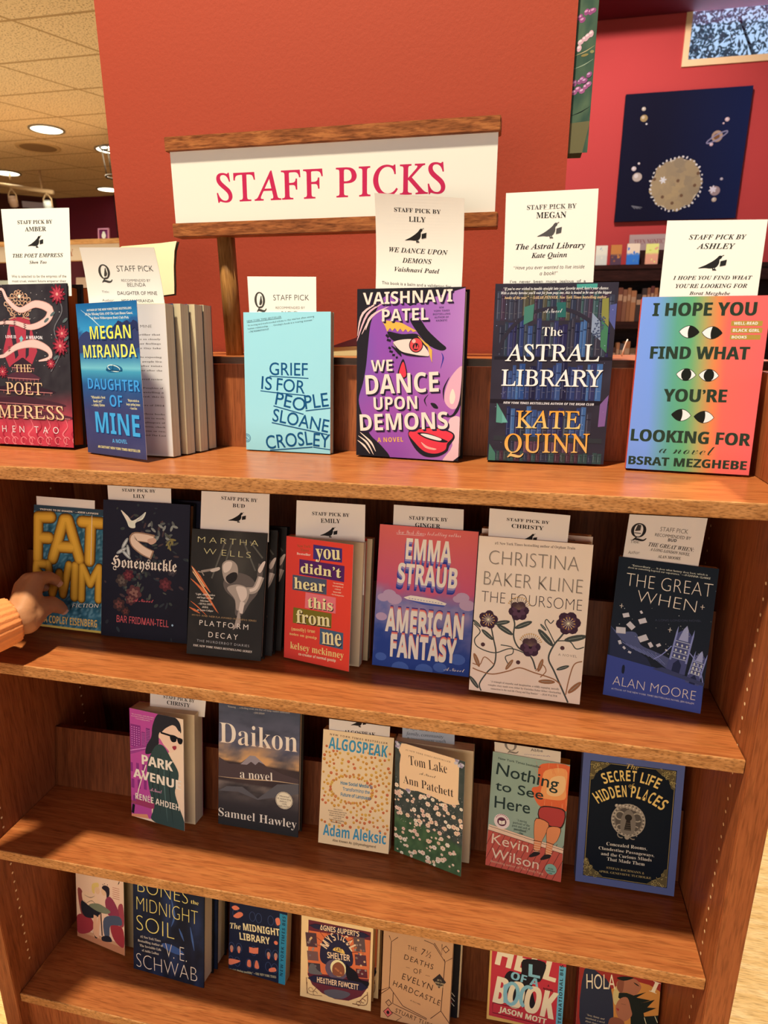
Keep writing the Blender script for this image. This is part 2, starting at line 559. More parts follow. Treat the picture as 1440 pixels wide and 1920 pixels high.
def page_mat(name, c):
    if name in MATS: return MATS[name]
    m = pmat(name, c, 0.85, 0.1)
    nt = m.node_tree
    tc = nt.nodes.new('ShaderNodeTexCoord')
    mp = nt.nodes.new('ShaderNodeMapping'); mp.inputs['Scale'].default_value = (3, 900, 3)
    nt.links.new(tc.outputs['Object'], mp.inputs['Vector'])
    n = nt.nodes.new('ShaderNodeTexNoise'); n.inputs['Scale'].default_value = 1.0; n.inputs['Detail'].default_value = 2
    nt.links.new(mp.outputs['Vector'], n.inputs['Vector'])
    cr = nt.nodes.new('ShaderNodeValToRGB')
    c = hx(c)
    cr.color_ramp.elements[0].position = 0.3; cr.color_ramp.elements[0].color = (c[0] * .78, c[1] * .76, c[2] * .72, 1)
    cr.color_ramp.elements[1].position = 0.7; cr.color_ramp.elements[1].color = (*c, 1)
    nt.links.new(n.outputs['Fac'], cr.inputs['Fac'])
    nt.links.new(cr.outputs['Color'], nt.nodes['Principled BSDF'].inputs['Base Color'])
    return m
PAGES = page_mat('page_edges', '#d3c6ae')

WOODZ = 1.10
def book(pos, wh, t, label, a, cover='#222222', hard=False, yaw_block=None, page=None, group=None, sheet=None):
    """one closed or slightly open book standing on a shelf; returns its root"""
    x, y, z, yaw, lean, roll = pos
    w, h = wh
    root = empty('book', (x, y, z + 0.0007), (-R(lean), R(roll), R(yaw if yaw_block is None else yaw_block)))
    tag(root, label, 'book', group)
    ct = 0.0024 if hard else 0.0006
    ins = 0.0035 if hard else 0.0004
    cm = pmat('cover_' + cover.lstrip('#'), cover, 0.5, 0.1)
    art_mesh('front_cover', a, ct, PRINT, root, (0, 0, 0), (0, 0, 0 if yaw_block is None else R(yaw - yaw_block)), cover if hard else '#f0e8d8')
    wb = w if yaw_block is None else sheet
    g = 0.0014 if yaw_block is None else 0.0006
    MB().box((ct if not hard else 0.006, ct + g, ins), (wb - ins, t - ct, h - ins)).build('page_block', page or PAGES, root)
    b = MB().box((0, t - ct, 0), (wb, t, h)).box((0, ct + 0.0002, 0), (ct if not hard else 0.004, t - ct, h))
    b.build('back_cover', cm, root)
    return root
def copy_book(root, dy, label, dx=0.0, dz=0.0):
    r = root.copy(); sc.collection.objects.link(r)
    r.location = (root.location.x + dx, root.location.y + dy, root.location.z + dz)
    r['label'] = label
    for ch in root.children:
        c = ch.copy(); sc.collection.objects.link(c); c.parent = r
    return r
def card(pos, quad, bl_v, label, a, bend=None, y=0.0010, group='staff pick cards', name='staff_pick_card'):
    x, yy, z, yaw, lean = pos
    root = empty(name, (x, yy, z), (-R(lean), 0, R(yaw)))
    root.empty_display_size = 0.01
    o = art_mesh(name, a, 0.0003, CARDM, None, base='#fdf5d0' if not hasattr(a, 'paper') else a.paper, bend=bend, quad=quad)
    o.location = Vector((x, yy, z)) + Matrix.Rotation(R(yaw), 3, 'Z') @ Matrix.Rotation(-R(lean), 3, 'X') @ Vector((0, y, 0))
    o.rotation_euler = root.rotation_euler
    bpy.data.objects.remove(root)
    tag(o, label, 'card', group)
    return o
# ------------------------------------------------------------------ artwork of the covers
K = '#2d2a2b'
def art_empress():
    a = Art(*(0.1560, 0.2400))
    def f(u, v):
        d = mix('#46423f', '#302b2c', nz(u, v, 9) + 0.5)
        return mix(mix('#e0525a', '#b3363f', nz(u, v, 7, 3) + .5), d, (v - 0.10 - 0.08 * abs(u - 0.5)) / 0.22)
    a.grid(f, 30, 44)
    rnd = random.Random(3)
    for _ in range(70):
        a.ell('#d8cdbd', (rnd.random(), 0.45 + 0.55 * rnd.random()), rnd.uniform(.002, .005), n=5)
    # flared red robe and its dark panels
    a.poly('#b04048', [(0.213, 0.590),(0.332, 0.802),(0.545, 0.801),(0.625, 0.593),(0.541, 0.496),(0.278, 0.494)])
    a.poly('#3b3436', [(0.310, 0.745),(0.366, 0.745),(0.399, 0.567),(0.359, 0.543)])
    a.poly('#3b3436', [(0.508, 0.745),(0.557, 0.744),(0.520, 0.568),(0.481, 0.544)])
    # gilded crest: tiers of small scrolls
    for (y, n_, hw, r_) in ((585, 3, 16, .02), (605, 5, 42, .022), (628, 7, 64, .02), (655, 9, 86, .018), (690, 7, 66, .016), (720, 5, 52, .014)):
        M = a.frame((0.271, 0.840), (0.604, 0.838), (0.284, 0.953))
        for k in range(n_):
            x = .5 + (k / (n_ - 1) - .5) * 2 * hw / 180; yy = (700 - y) / 120 + .05 * math.sin(math.pi * k / (n_ - 1))
            a.ring('#d9ae83' if (k + n_) % 2 else '#a87a5a', M(x, yy), r_, .009, a0=40 * k, a1=40 * k + 300, n=9)
    a.ell('#f0dcb8', (0.448, 0.927), 0.018, n=8)
    for sx in (-1, 1):
        M = a.frame((0.432, 0.783), (0.598, 0.782), (0.445, 0.896))
        a.line('#c79b74', 0.010, [M(sx * .1, .9), M(sx * .55, .55), M(sx * .3, .2), M(sx * .75, .05)], True)
        a.line('#b88a66', 0.008, [M(sx * .9, .8), M(sx * .6, .35), M(sx * .2, .1)], True)
    # pagoda roofs
    for (y, hw, c) in ((1060, 75, '#3d2d30'), (1130, 105, '#57343a'), (1215, 190, '#3a2a2e'), (1300, 250, '#4d3034'), (1380, 300, '#5e343a')):
        M = a.frame((0.163, 0.493), (0.724, 0.484), (0.182, 0.648))
        cx = 0.50; yy = (1060 - y) / 165
        a.blob(c, [M(cx - hw / 300, yy), M(cx - hw / 330, yy + .12), M(cx - .08, yy + .32), M(cx, yy + .42), M(cx + .08, yy + .32), M(cx + hw / 330, yy + .12), M(cx + hw / 300, yy), M(cx, yy - .1)], 3)
        for k in range(9):
            a.line('#9c5a52', 0.006, [M(cx - hw / 330 + hw / 165 * k / 8, yy + .02), M(cx - hw / 330 + hw / 165 * k / 8, yy - .12)])
        a.line('#b8756a', 0.008, [M(cx - hw / 310, yy), M(cx + hw / 310, yy)])
    a.poly('#7fbcb2', [(0.414, 0.668),(0.446, 0.689),(0.470, 0.667),(0.456, 0.665),(0.450, 0.635),(0.425, 0.635),(0.429, 0.665)])
    # ribbon
    rb = [(0.103, 0.936),(0.239, 0.973),(0.306, 0.906),(0.448, 0.844),(0.635, 0.880),(0.795, 0.847),(0.753, 0.782),(0.566, 0.740),(0.365, 0.768),(0.157, 0.759),(0.054, 0.697)]
    rb2 = [(0.056, 0.565),(0.209, 0.561),(0.386, 0.620),(0.593, 0.640),(0.754, 0.603),(0.767, 0.555),(0.637, 0.534)]
    for r_ in (rb, rb2):
        a.line('#c9937f', 0.085, r_, True, True)
        a.line('#e6bfa8', 0.07, r_, True, True)
    for p in ((0.253, 0.773), (0.374, 0.766), (0.493, 0.745), (0.216, 0.935), (0.212, 0.586), (0.290, 0.605)):
        for k in range(3):
            a.line('#6b4a45', 0.006, [(p[0] - .015, p[1] + .012 * (k - 1)), (p[0] + .02, p[1] + .012 * (k - 1) + .006)])
        a.line('#6b4a45', 0.006, [(p[0], p[1] - .016), (p[0] + .003, p[1] + .016)])
    # red blossoms on grey stems
    a.line('#6d6a66', 0.012, [(0.777, 0.470),(0.897, 0.594),(0.837, 0.725),(0.937, 0.837),(0.892, 0.929)], True)
    for (p, r_) in (((0.892, 0.936), .085), ((0.928, 0.702), .075), ((0.904, 0.627), .085), ((0.198, 0.464), .06), ((0.782, 0.518), .05)):
        a.flower('#7d2a32', p, r_, 11, None, 0, .3); a.flower('#b8434a', p, r_ * .72, 10, '#e09a86', 20, .3)
    for p in ((0.828, 0.819), (0.753, 0.782), (0.967, 0.781), (0.840, 0.556), (0.975, 0.670)):
        a.ell('#5d6a62', p, 0.035, 0.014, 35, 10)
    for k in range(11):
        M = a.frame((-0.037, -0.023), (1.000, 0.002), (-0.026, 0.069))
        x = k / 10
        a.line('#ef7d7a' if k % 2 else '#a52f3a', 0.016, [M(x, .0), M(x + .03, .5), M(x - .01, .9), M(x + .05, 1.4), M(x + .03, 1.9)], True, True)
        a.ring('#f08a82', M(x + .03, .45), .035, .008, a0=20, a1=290)
    a.T('THE', (0.344, 0.463), (0.549, 0.465), (0.349, 0.509), '#edc48c', 'u', .004, sh=(.006, -.004, '#3a2a26', 1))
    a.T('POET', (0.223, 0.323), (0.662, 0.323), (0.232, 0.397), '#edc48c', 'u', .004, sh=(.008, -.005, '#3a2a26', 1))
    a.T('EMPRESS', (-0.029, 0.169), (0.904, 0.173), (-0.019, 0.250), '#edc48c', 'u', .004, sh=(.008, -.005, '#3a2a26', 1))
    a.T('SHEN TAO', (0.066, 0.077), (0.834, 0.083), (0.071, 0.120), '#f6e3cf', 's', -.008, 1.9)
    a.T('LOVE IS', (0.255, 0.674), (0.381, 0.673), (0.257, 0.691), '#f3e9dc', 'sb')
    a.T('A WEAPON.', (0.500, 0.669), (0.700, 0.667), (0.502, 0.688), '#f3e9dc', 'sb')
    return a
def mix2(p, q, t):
    return (p[0] + (q[0] - p[0]) * t, p[1] + (q[1] - p[1]) * t)

def art_daughter():
    a = Art(*(0.1321, 0.2100))
    def f(u, v):
        c = mix('#4a4a66', '#45486a', v / .12)
        c = mix(c, '#2f5f8c', (v - .30) / .2)
        c = mix(c, '#4fa9b8', (v - .47) / .1)
        if v > .58: c = mix('#7cc9c9', '#2f6f98', (v - .58) / .1)
        if v > .68: c = mix('#3c5680', '#35628f', (v - .68) / .1)
        if v > .84 - .06 * math.sin(u * 5): c = mix('#3f9cc2', '#276695', (v - .82) / .18)
        return mix(c, '#ffffff', .06 * nz(u, v, 6))
    a.grid(f, 20, 48)
    a.blob('#3d4668', [(-0.016, 0.758),(0.153, 0.823),(0.392, 0.762),(0.546, 0.806),(0.649, 0.862),(0.858, 0.872),(0.995, 0.845),(1.001, 0.718),(0.625, 0.689),(0.232, 0.707),(-0.021, 0.678)], 3)
    for k in range(14):
        M = a.frame((0.645, 0.835), (0.990, 0.836), (0.652, 0.880))
        a.ell('#333b5a', M(k / 13, .1 + .5 * math.sin(k * .7) ** 2), 0.035, n=9)
    a.line('#c9e4dc', 0.012, [(0.082, 0.960),(0.269, 0.899),(0.498, 0.806)], False, True)
    a.blob('#2d6d8c', [(0.435, 0.574),(0.477, 0.598),(0.577, 0.607),(0.684, 0.593),(0.705, 0.569),(0.581, 0.554),(0.470, 0.558)], 4)
    a.ring('#d8efe6', (0.566, 0.583), .10, .01, .03, -8); a.line('#1d4a64', .012, [(0.435, 0.572),(0.705, 0.567)])
    a.line('#1d4a64', .010, [(0.559, 0.605),(0.546, 0.565)])
    a.T('AUTHOR OF THE NEW YORK TIMES BESTSELLERS', (0.185, 0.949), (0.916, 0.949), (0.188, 0.962), '#e6ead0', 'sb')
    a.T('All the Missing Girls AND The Last House Guest,', (0.147, 0.924), (0.931, 0.919), (0.151, 0.940), '#eef0d6', 'r')
    a.T('A Reese Witherspoon Book Club Pick', (0.264, 0.898), (0.865, 0.893), (0.267, 0.913), '#eef0d6', 'r')
    sh = (.018, -.008, '#22406a', 2)
    a.T('MEGAN', (0.214, 0.769), (0.884, 0.772), (0.230, 0.850), '#f2ee5c', 'sb', -.008, sh=sh)
    a.T('MIRANDA', (0.070, 0.649), (0.950, 0.655), (0.087, 0.729), '#f0ee66', 'sb', -.008, sh=sh)
    a.T('DAUGHTER', (0.100, 0.443), (0.965, 0.438), (0.115, 0.513), '#4aa3ea', 'sb', -.006, sh=(.012, -.006, '#1e3a66', 1))
    a.T('OF', (0.457, 0.332), (0.667, 0.332), (0.469, 0.406), '#4aa3ea', 'sb', -.006, sh=(.012, -.006, '#1e3a66', 1))
    a.T('MINE', (0.182, 0.150), (0.922, 0.146), (0.208, 0.286), '#4db0f4', 'sb', 0, sh=(.015, -.006, '#1e3a66', 1))
    a.T('A NOVEL', (0.451, 0.089), (0.701, 0.093), (0.455, 0.114), '#5fb2ee', 'sb')
    a.T('AN INSTANT NEW YORK TIMES BESTSELLER', (0.190, 0.043), (0.905, 0.044), (0.193, 0.059), '#f2e88e', 'sb')
    a.lines(['\u201cMiranda\u2019s best', 'book yet!\u201d', '\u2014Ashley Elston'], (0.135, 0.378), (0.385, 0.382), (0.139, 0.396), (-0.005, -0.026), '#f2e9a0', 'r')
    a.lines(['\u201cMegan reminds us', 'keeps getting better.', '\u2014Laura Dave'], (0.734, 0.373), (0.959, 0.372), (0.736, 0.389), (-0.003, -0.025), '#f2e9a0', 'r')
    return a

def art_grief():
    a = Art(*(0.1355, 0.2000))
    a.fill('#a3e0e2')
    n = '#1f567a'
    for (t, p, q, r_, u0, u1) in (
        ('GRIEF', (0.297, 0.557), (0.742, 0.556), (0.300, 0.647), (0.297, 0.548), (0.751, 0.538)),
        ('IS', (0.195, 0.455), (0.319, 0.448), (0.198, 0.549), (0.186, 0.441), (0.330, 0.432)),
        ('FOR', (0.376, 0.447), (0.706, 0.429), (0.378, 0.538), (0.330, 0.432), (0.715, 0.416)),
        ('PEO', (0.356, 0.346), (0.702, 0.299), (0.367, 0.440), (0.340, 0.334), (0.693, 0.280)),
        ('PLE', (0.717, 0.318), (0.985, 0.345), (0.706, 0.416), (0.717, 0.306), (1.000, 0.332)),
        ('SLOANE', (0.322, 0.224), (0.972, 0.154), (0.340, 0.316), (0.317, 0.211), (0.969, 0.140)),
        ('CROSL', (0.254, 0.011), (0.797, 0.063), (0.249, 0.111), (0.292, 0.004), (0.797, 0.044)),
        ('EY', (0.803, 0.052), (0.994, 0.045), (0.809, 0.149), (0.803, 0.042), (1.000, 0.030))):
        a.T(t, p, q, r_, n, 's', .005)
        a.line(n, .011, [u0, u1])
    a.T('NEW YORK TIMES BESTSELLER', (0.041, 0.930), (0.445, 0.961), (0.041, 0.943), '#3a4a52', 's')
    a.line('#3a4a52', .004, [(0.041, 0.927), (0.445, 0.957)])
    a.lines(['\u201cA moving and much-needed tribute to this vital but often unsung', 'human relationship. . . . Crosley\u2019s book is a roaring success.\u201d', '\u2014THE WASHINGTON POST'], (0.044, 0.900), (0.816, 0.964), (0.044, 0.912), (0.007, -0.022), '#3a4a52', 's', 0, 'l')
    a.ring('#1f567a', (0.010, 0.087), .045, .006); a.ring('#1f567a', (0.010, 0.087), .03, .006); a.T('S', (-0.003, 0.074), (0.019, 0.075), (-0.002, 0.098), n, 'r')
    return a

def art_demons():
    a = Art(*(0.1495, 0.2280))
    def f(u, v):
        c = mix('#9656a4', '#bd86b8', (u - .4) * 1.6)
        c = mix('#6a62aa', c, (u + abs(v - .42) * .5) / .34)
        return mix('#a8559a', c, .35 + abs(v - .3) * 1.6)
    a.grid(f, 24, 30)
    pk = '#f2c9b8'; cr = '#fde3c2'
    # black hair
    a.poly(K, smooth([(-0.011, 1.014),(0.501, 1.018),(0.262, 0.953),(0.196, 0.887),(0.135, 0.805),(0.110, 0.672),(0.093, 0.554),(0.064, 0.450),(0.022, 0.345),(0.066, 0.240),(0.139, 0.136),(0.255, 0.068),(0.329, -0.011),(-0.019, -0.006)], True, 4))
    a.poly(K, [(-0.011, 1.006), (1.009, 1.018), (1.011, 0.997), (0.715, 0.945), (0.505, 0.899), (0.370, 0.954)])
    for k, (p, q, r_) in enumerate((((0.263, 0.920), (0.100, 0.854), (-0.002, 0.695)), ((0.304, 0.897), (0.149, 0.846), (0.047, 0.738)), ((0.262, 0.936), (0.059, 0.861), (0.005, 0.729)), ((0.148, 0.854), (0.115, 0.821), (0.085, 0.763)))):
        a.line(pk if k else '#f0b8b4', .022, [p, q, r_], True, True)
    for p, q, r_ in (((0.021, 0.123), (0.111, 0.081), (0.177, 0.009)), ((0.038, 0.146), (0.147, 0.087), (0.198, 0.030)), ((0.012, 0.095), (0.082, 0.062), (0.141, 0.014))):
        a.line(cr, .02, [p, q, r_], True, True)
    # cheek, nose and chin
    a.blob('#eab2b4', [(1.001, 0.561),(0.901, 0.496),(0.851, 0.402),(0.860, 0.343),(0.927, 0.309),(0.986, 0.338),(0.996, 0.448)], 4)
    a.blob(cr, [(0.922, 0.429),(0.949, 0.388),(0.936, 0.345),(0.906, 0.344),(0.898, 0.386)], 4)
    a.line(K, .03, [(1.004, 0.515),(0.998, 0.372),(0.968, 0.303),(0.916, 0.267),(0.820, 0.277)], True, True)
    a.line(K, .016, [(0.888, 0.496),(0.841, 0.427),(0.845, 0.359)], True, True)
    a.blob(K, [(0.721, 0.340),(0.762, 0.340),(0.793, 0.319),(0.788, 0.308),(0.750, 0.314)], 4)
    a.line(K, .014, [(0.699, 0.391),(0.665, 0.358),(0.688, 0.320)], True, True)
    a.line('#3f3a8c', .014, [(0.808, 0.635),(0.825, 0.603),(0.804, 0.544)], True, True)
    a.poly('#f4c6bb', smooth([(1.013, 0.244),(0.917, 0.258),(0.894, 0.197),(0.941, 0.093),(0.851, -0.008),(1.010, -0.006)], True, 4))
    a.poly(K, [(0.941, -0.006), (1.003, 0.029), (1.006, -0.011)])
    # lips
    a.blob(K, [(0.521, 0.167),(0.701, 0.199),(0.825, 0.195),(0.936, 0.172),(0.959, 0.138),(0.914, 0.092),(0.889, 0.052),(0.794, 0.019),(0.668, 0.021),(0.567, 0.080)], 5)
    a.blob('#e8434c', [(0.524, 0.160),(0.701, 0.190),(0.826, 0.186),(0.930, 0.165),(0.938, 0.139),(0.892, 0.105),(0.874, 0.064),(0.786, 0.039),(0.680, 0.048),(0.587, 0.098)], 5)
    a.poly(K, smooth([(0.605, 0.159),(0.703, 0.160),(0.843, 0.132),(0.899, 0.114),(0.830, 0.109),(0.691, 0.127)], True, 4))
    a.poly('#f8e8d0', smooth([(0.636, 0.153),(0.703, 0.154),(0.829, 0.132),(0.816, 0.119),(0.704, 0.133)], True, 4))
    a.blob('#f6b49a', [(0.643, 0.105),(0.707, 0.080),(0.791, 0.068),(0.764, 0.060),(0.686, 0.071)], 4)
    # brow, shadowed lid and eye
    a.poly(K, smooth([(0.508, 0.826),(0.595, 0.827),(0.672, 0.764),(0.782, 0.700),(0.851, 0.662),(0.798, 0.647),(0.676, 0.682),(0.565, 0.762)], True, 4))
    a.poly('#ecb94e', [(0.235, 0.823), (0.428, 0.805), (0.572, 0.758), (0.538, 0.752),(0.518, 0.765),(0.491, 0.751),(0.470, 0.769),(0.444, 0.752),(0.419, 0.772),(0.392, 0.753),(0.368, 0.775),(0.342, 0.759),(0.321, 0.775),(0.294, 0.754),(0.273, 0.786)])
    a.poly(K, smooth([(0.297, 0.754),(0.431, 0.740),(0.566, 0.742),(0.621, 0.714),(0.663, 0.674),(0.678, 0.649),(0.602, 0.689),(0.472, 0.711),(0.357, 0.701)], True, 4))
    for p, q in (((0.309, 0.721), (0.284, 0.737)), ((0.330, 0.701), (0.293, 0.708)), ((0.331, 0.655), (0.310, 0.663)), ((0.352, 0.635), (0.318, 0.641)), ((0.373, 0.618), (0.346, 0.618)), ((0.401, 0.606), (0.381, 0.602))):
        a.line(K, .02, [q, p])
    a.poly('#f6d9bd', smooth([(0.351, 0.689),(0.459, 0.710),(0.581, 0.705),(0.657, 0.665),(0.693, 0.616),(0.571, 0.618),(0.434, 0.636)], True, 4))
    a.line(K, .022, [(0.351, 0.689),(0.434, 0.635),(0.571, 0.616),(0.696, 0.612)], True, True)
    a.line(K, .03, [(0.337, 0.672),(0.407, 0.636),(0.435, 0.611)], True, True)
    a.ell(K, (0.571, 0.678), .066, .068); a.ell('#e2504c', (0.571, 0.678), .058, .06); a.ell(K, (0.569, 0.668), .03, .032)
    a.poly('#e2504c', [(0.549, 0.655), (0.561, 0.688), (0.572, 0.660), (0.589, 0.682), (0.596, 0.656)]); a.ell('#f6b8a0', (0.549, 0.700), .018, n=10)
    a.line('#ecb94e', .02, [(0.586, 0.730),(0.649, 0.690),(0.697, 0.658),(0.724, 0.580)], True, True)
    a.poly('#ecb94e', [(0.676, 0.680), (0.721, 0.650), (0.722, 0.580), (0.695, 0.629)])
    # tear
    a.blob(K, [(0.452, 0.597),(0.493, 0.520),(0.488, 0.490),(0.447, 0.478),(0.405, 0.493),(0.408, 0.531)], 5)
    a.blob('#e8434c', [(0.453, 0.580),(0.482, 0.518),(0.477, 0.494),(0.446, 0.487),(0.417, 0.498),(0.419, 0.529)], 5)
    sh = (.016, -.011, '#33283a', 2)
    for t, p, q, r_ in (('VAISHNAVI', (0.059, 0.909), (0.889, 0.921), (0.058, 0.975)), ('PATEL', (0.244, 0.812), (0.679, 0.821), (0.242, 0.878)), ('WE', (0.144, 0.519), (0.353, 0.525), (0.143, 0.584)), ('DANCE', (0.096, 0.380), (0.796, 0.411), (0.094, 0.492)), ('UPON', (0.176, 0.288), (0.599, 0.304), (0.175, 0.362)), ('DEMONS', (0.042, 0.155), (0.894, 0.193), (0.041, 0.253))):
        a.T(t, p, q, r_, cr, 'sb', .002, sh=sh)
    a.T('A NOVEL', (0.214, 0.089), (0.470, 0.101), (0.214, 0.116), '#ecb94e', 'sb', 0, 1.1)
    a.lines(['NEW', 'YORK TIMES', 'BESTSELLING', 'AUTHOR OF', 'KAIKEYI'], (0.716, 0.882), (0.873, 0.885), (0.715, 0.892), (0.001, -0.018), '#4d3d5c', 'sb')
    return a

def art_astral():
    a = Art(*(0.1540, 0.2320))
    a.grid(lambda u, v: mix('#332f33', '#413c42', nz(u, v, 7) + .5), 10, 14)
    rnd = random.Random(11)
    def shelf(v0, v1, u0, u1, cols, lo=.75):
        u = u0
        while u < u1:
            wd = rnd.uniform(.022, .055)
            top = v0 + (v1 - v0) * rnd.uniform(lo, 1)
            c = mix(rnd.choice(cols), '#26242c', .38)
            a.rect(c, (u, v0), (u + wd * .9, top))
            a.rect(mix(c, '#ffffff', .18), (u + wd * .15, v0 + .01), (u + wd * .3, top - .01))
            a.rect(mix(c, '#16131c', .5), (u + wd * .1, v0 + (top - v0) * .72), (u + wd * .8, v0 + (top - v0) * .75))
            a.rect(mix(c, '#d8d0b0', .25), (u + wd * .1, v0 + (top - v0) * .25), (u + wd * .8, v0 + (top - v0) * .27))
            u += wd
    blue = ['#3d4f84', '#2f3b66', '#4d6fa8', '#38345c', '#5a8fc8', '#2b2b47', '#454a78']
    dark = ['#4a464c', '#3d3f48', '#4f5a5e', '#5b4450', '#3f4f56', '#354046']
    shelf(.80, .98, .02, .98, ['#4f7568', '#5b4350', '#3f4856', '#50555e', '#6f6a46', '#4a464c'])
    shelf(.60, .82, .05, .95, blue + dark)
    shelf(.36, .585, .10, .90, blue + ['#5a93d0', '#3b66a8'], .7)
    shelf(.145, .325, .15, .85, blue + dark, .8)
    shelf(.045, .16, .20, .80, ['#7d4f5c', '#5a4a52', '#8b5a66', '#454a58'], .7)
    shelf(.0, .065, .02, .96, ['#4f6e60', '#56604f', '#6b4448', '#4a4f5c'], .8)
    a.rect('#2b2629', (0, .335), (1, .36)); a.rect('#3b3d3c', (.05, .12), (.97, .147)); a.rect('#2c282b', (.02, .585), (1, .602))
    # round window edge in the shelves
    a.ring('#38343a', (.5, .56), .46, .03, .46, a0=12, a1=168)
    a.poly('#4c7f68', [(0.252, 0.873), (0.333, 0.889), (0.328, 0.801), (0.253, 0.776)])
    a.poly('#33685c', [(0.516, 0.896), (0.591, 0.898), (0.597, 0.817), (0.531, 0.817)])
    a.poly('#8c8a44', [(0.880, 0.913), (0.931, 0.919), (0.947, 0.765), (0.884, 0.807)]); a.poly('#4a7d56', [(0.885, 0.803), (0.945, 0.761), (0.946, 0.624), (0.895, 0.657)])
    a.poly('#8f9ca6', [(0.809, 0.840), (0.876, 0.794), (0.891, 0.691), (0.811, 0.737)])
    for k in range(46):
        M = a.frame((0.818, 0.708), (0.887, 0.699), (0.804, 0.832))
        a.ell('#4b5566', M(rnd.random(), rnd.random()), .008, n=5)
    a.poly('#5a5f8c', [(0.945, 0.880), (0.998, 0.888), (0.998, 0.749), (0.949, 0.798)]); a.poly('#84618c', [(0.931, 0.341), (0.994, 0.394), (0.984, 0.219), (0.928, 0.214)])
    a.poly('#5f9a80', [(0.062, 0.338), (0.121, 0.276), (0.118, 0.221), (0.063, 0.225)]); a.poly('#6fae96', [(0.113, 0.285), (0.165, 0.226), (0.115, 0.223)])
    a.poly('#4f7f66', [(0.014, 0.099), (0.069, 0.044), (0.072, -0.003), (0.009, 0.000)]); a.poly('#4fa08a', [(0.668, 0.992), (0.833, 0.994), (0.832, 0.970), (0.670, 0.972)])
    for k in range(40):
        a.ell('#b9bedc', (rnd.random(), rnd.random()), rnd.uniform(.0015, .004), n=5)
    sh = (.006, -.004, '#1c1820', 1)
    a.T('\u201cIf you\u2019ve ever wished to tumble straight into your favorite novel, here\u2019s your chance.', (0.070, 0.965), (0.925, 0.963), (0.069, 0.980), '#f4efe2', 'ri')
    a.T('With a cheeky heroine you\u2019ll root for from page one, this is bound to be one of the biggest', (0.051, 0.943), (0.948, 0.941), (0.050, 0.957), '#f4efe2', 'ri')
    a.T('books of the year.\u201d \u2014SARAH PENNER, New York Times bestselling author', (0.083, 0.917), (0.912, 0.916), (0.082, 0.932), '#ecc88e', 'ri')
    a.T('A Novel', (0.414, 0.841), (0.565, 0.842), (0.412, 0.866), '#f0ead8', 'sc', -.01)
    a.T('The', (0.412, 0.716), (0.578, 0.716), (0.407, 0.765), '#f7eed2', 'r', -.009, sh=sh)
    a.T('ASTRAL', (0.113, 0.577), (0.892, 0.580), (0.106, 0.667), '#f9f2d8', 'u', .008, sh=sh)
    a.T('LIBRARY', (0.091, 0.437), (0.934, 0.440), (0.085, 0.527), '#f9f2d8', 'u', .008, sh=sh)
    a.T('NEW YORK TIMES BESTSELLING AUTHOR OF THE BRIAR CLUB', (0.118, 0.334), (0.881, 0.334), (0.117, 0.346), '#f0ead8', 'si')
    a.T('KATE', (0.236, 0.196), (0.782, 0.201), (0.228, 0.294), '#f5a83c', 'u', .008, sh=sh, c2='#e9cf7c')
    a.T('QUINN', (0.149, 0.050), (0.872, 0.066), (0.141, 0.157), '#f5a83c', 'u', .008, sh=sh, c2='#f0c878')
    return a

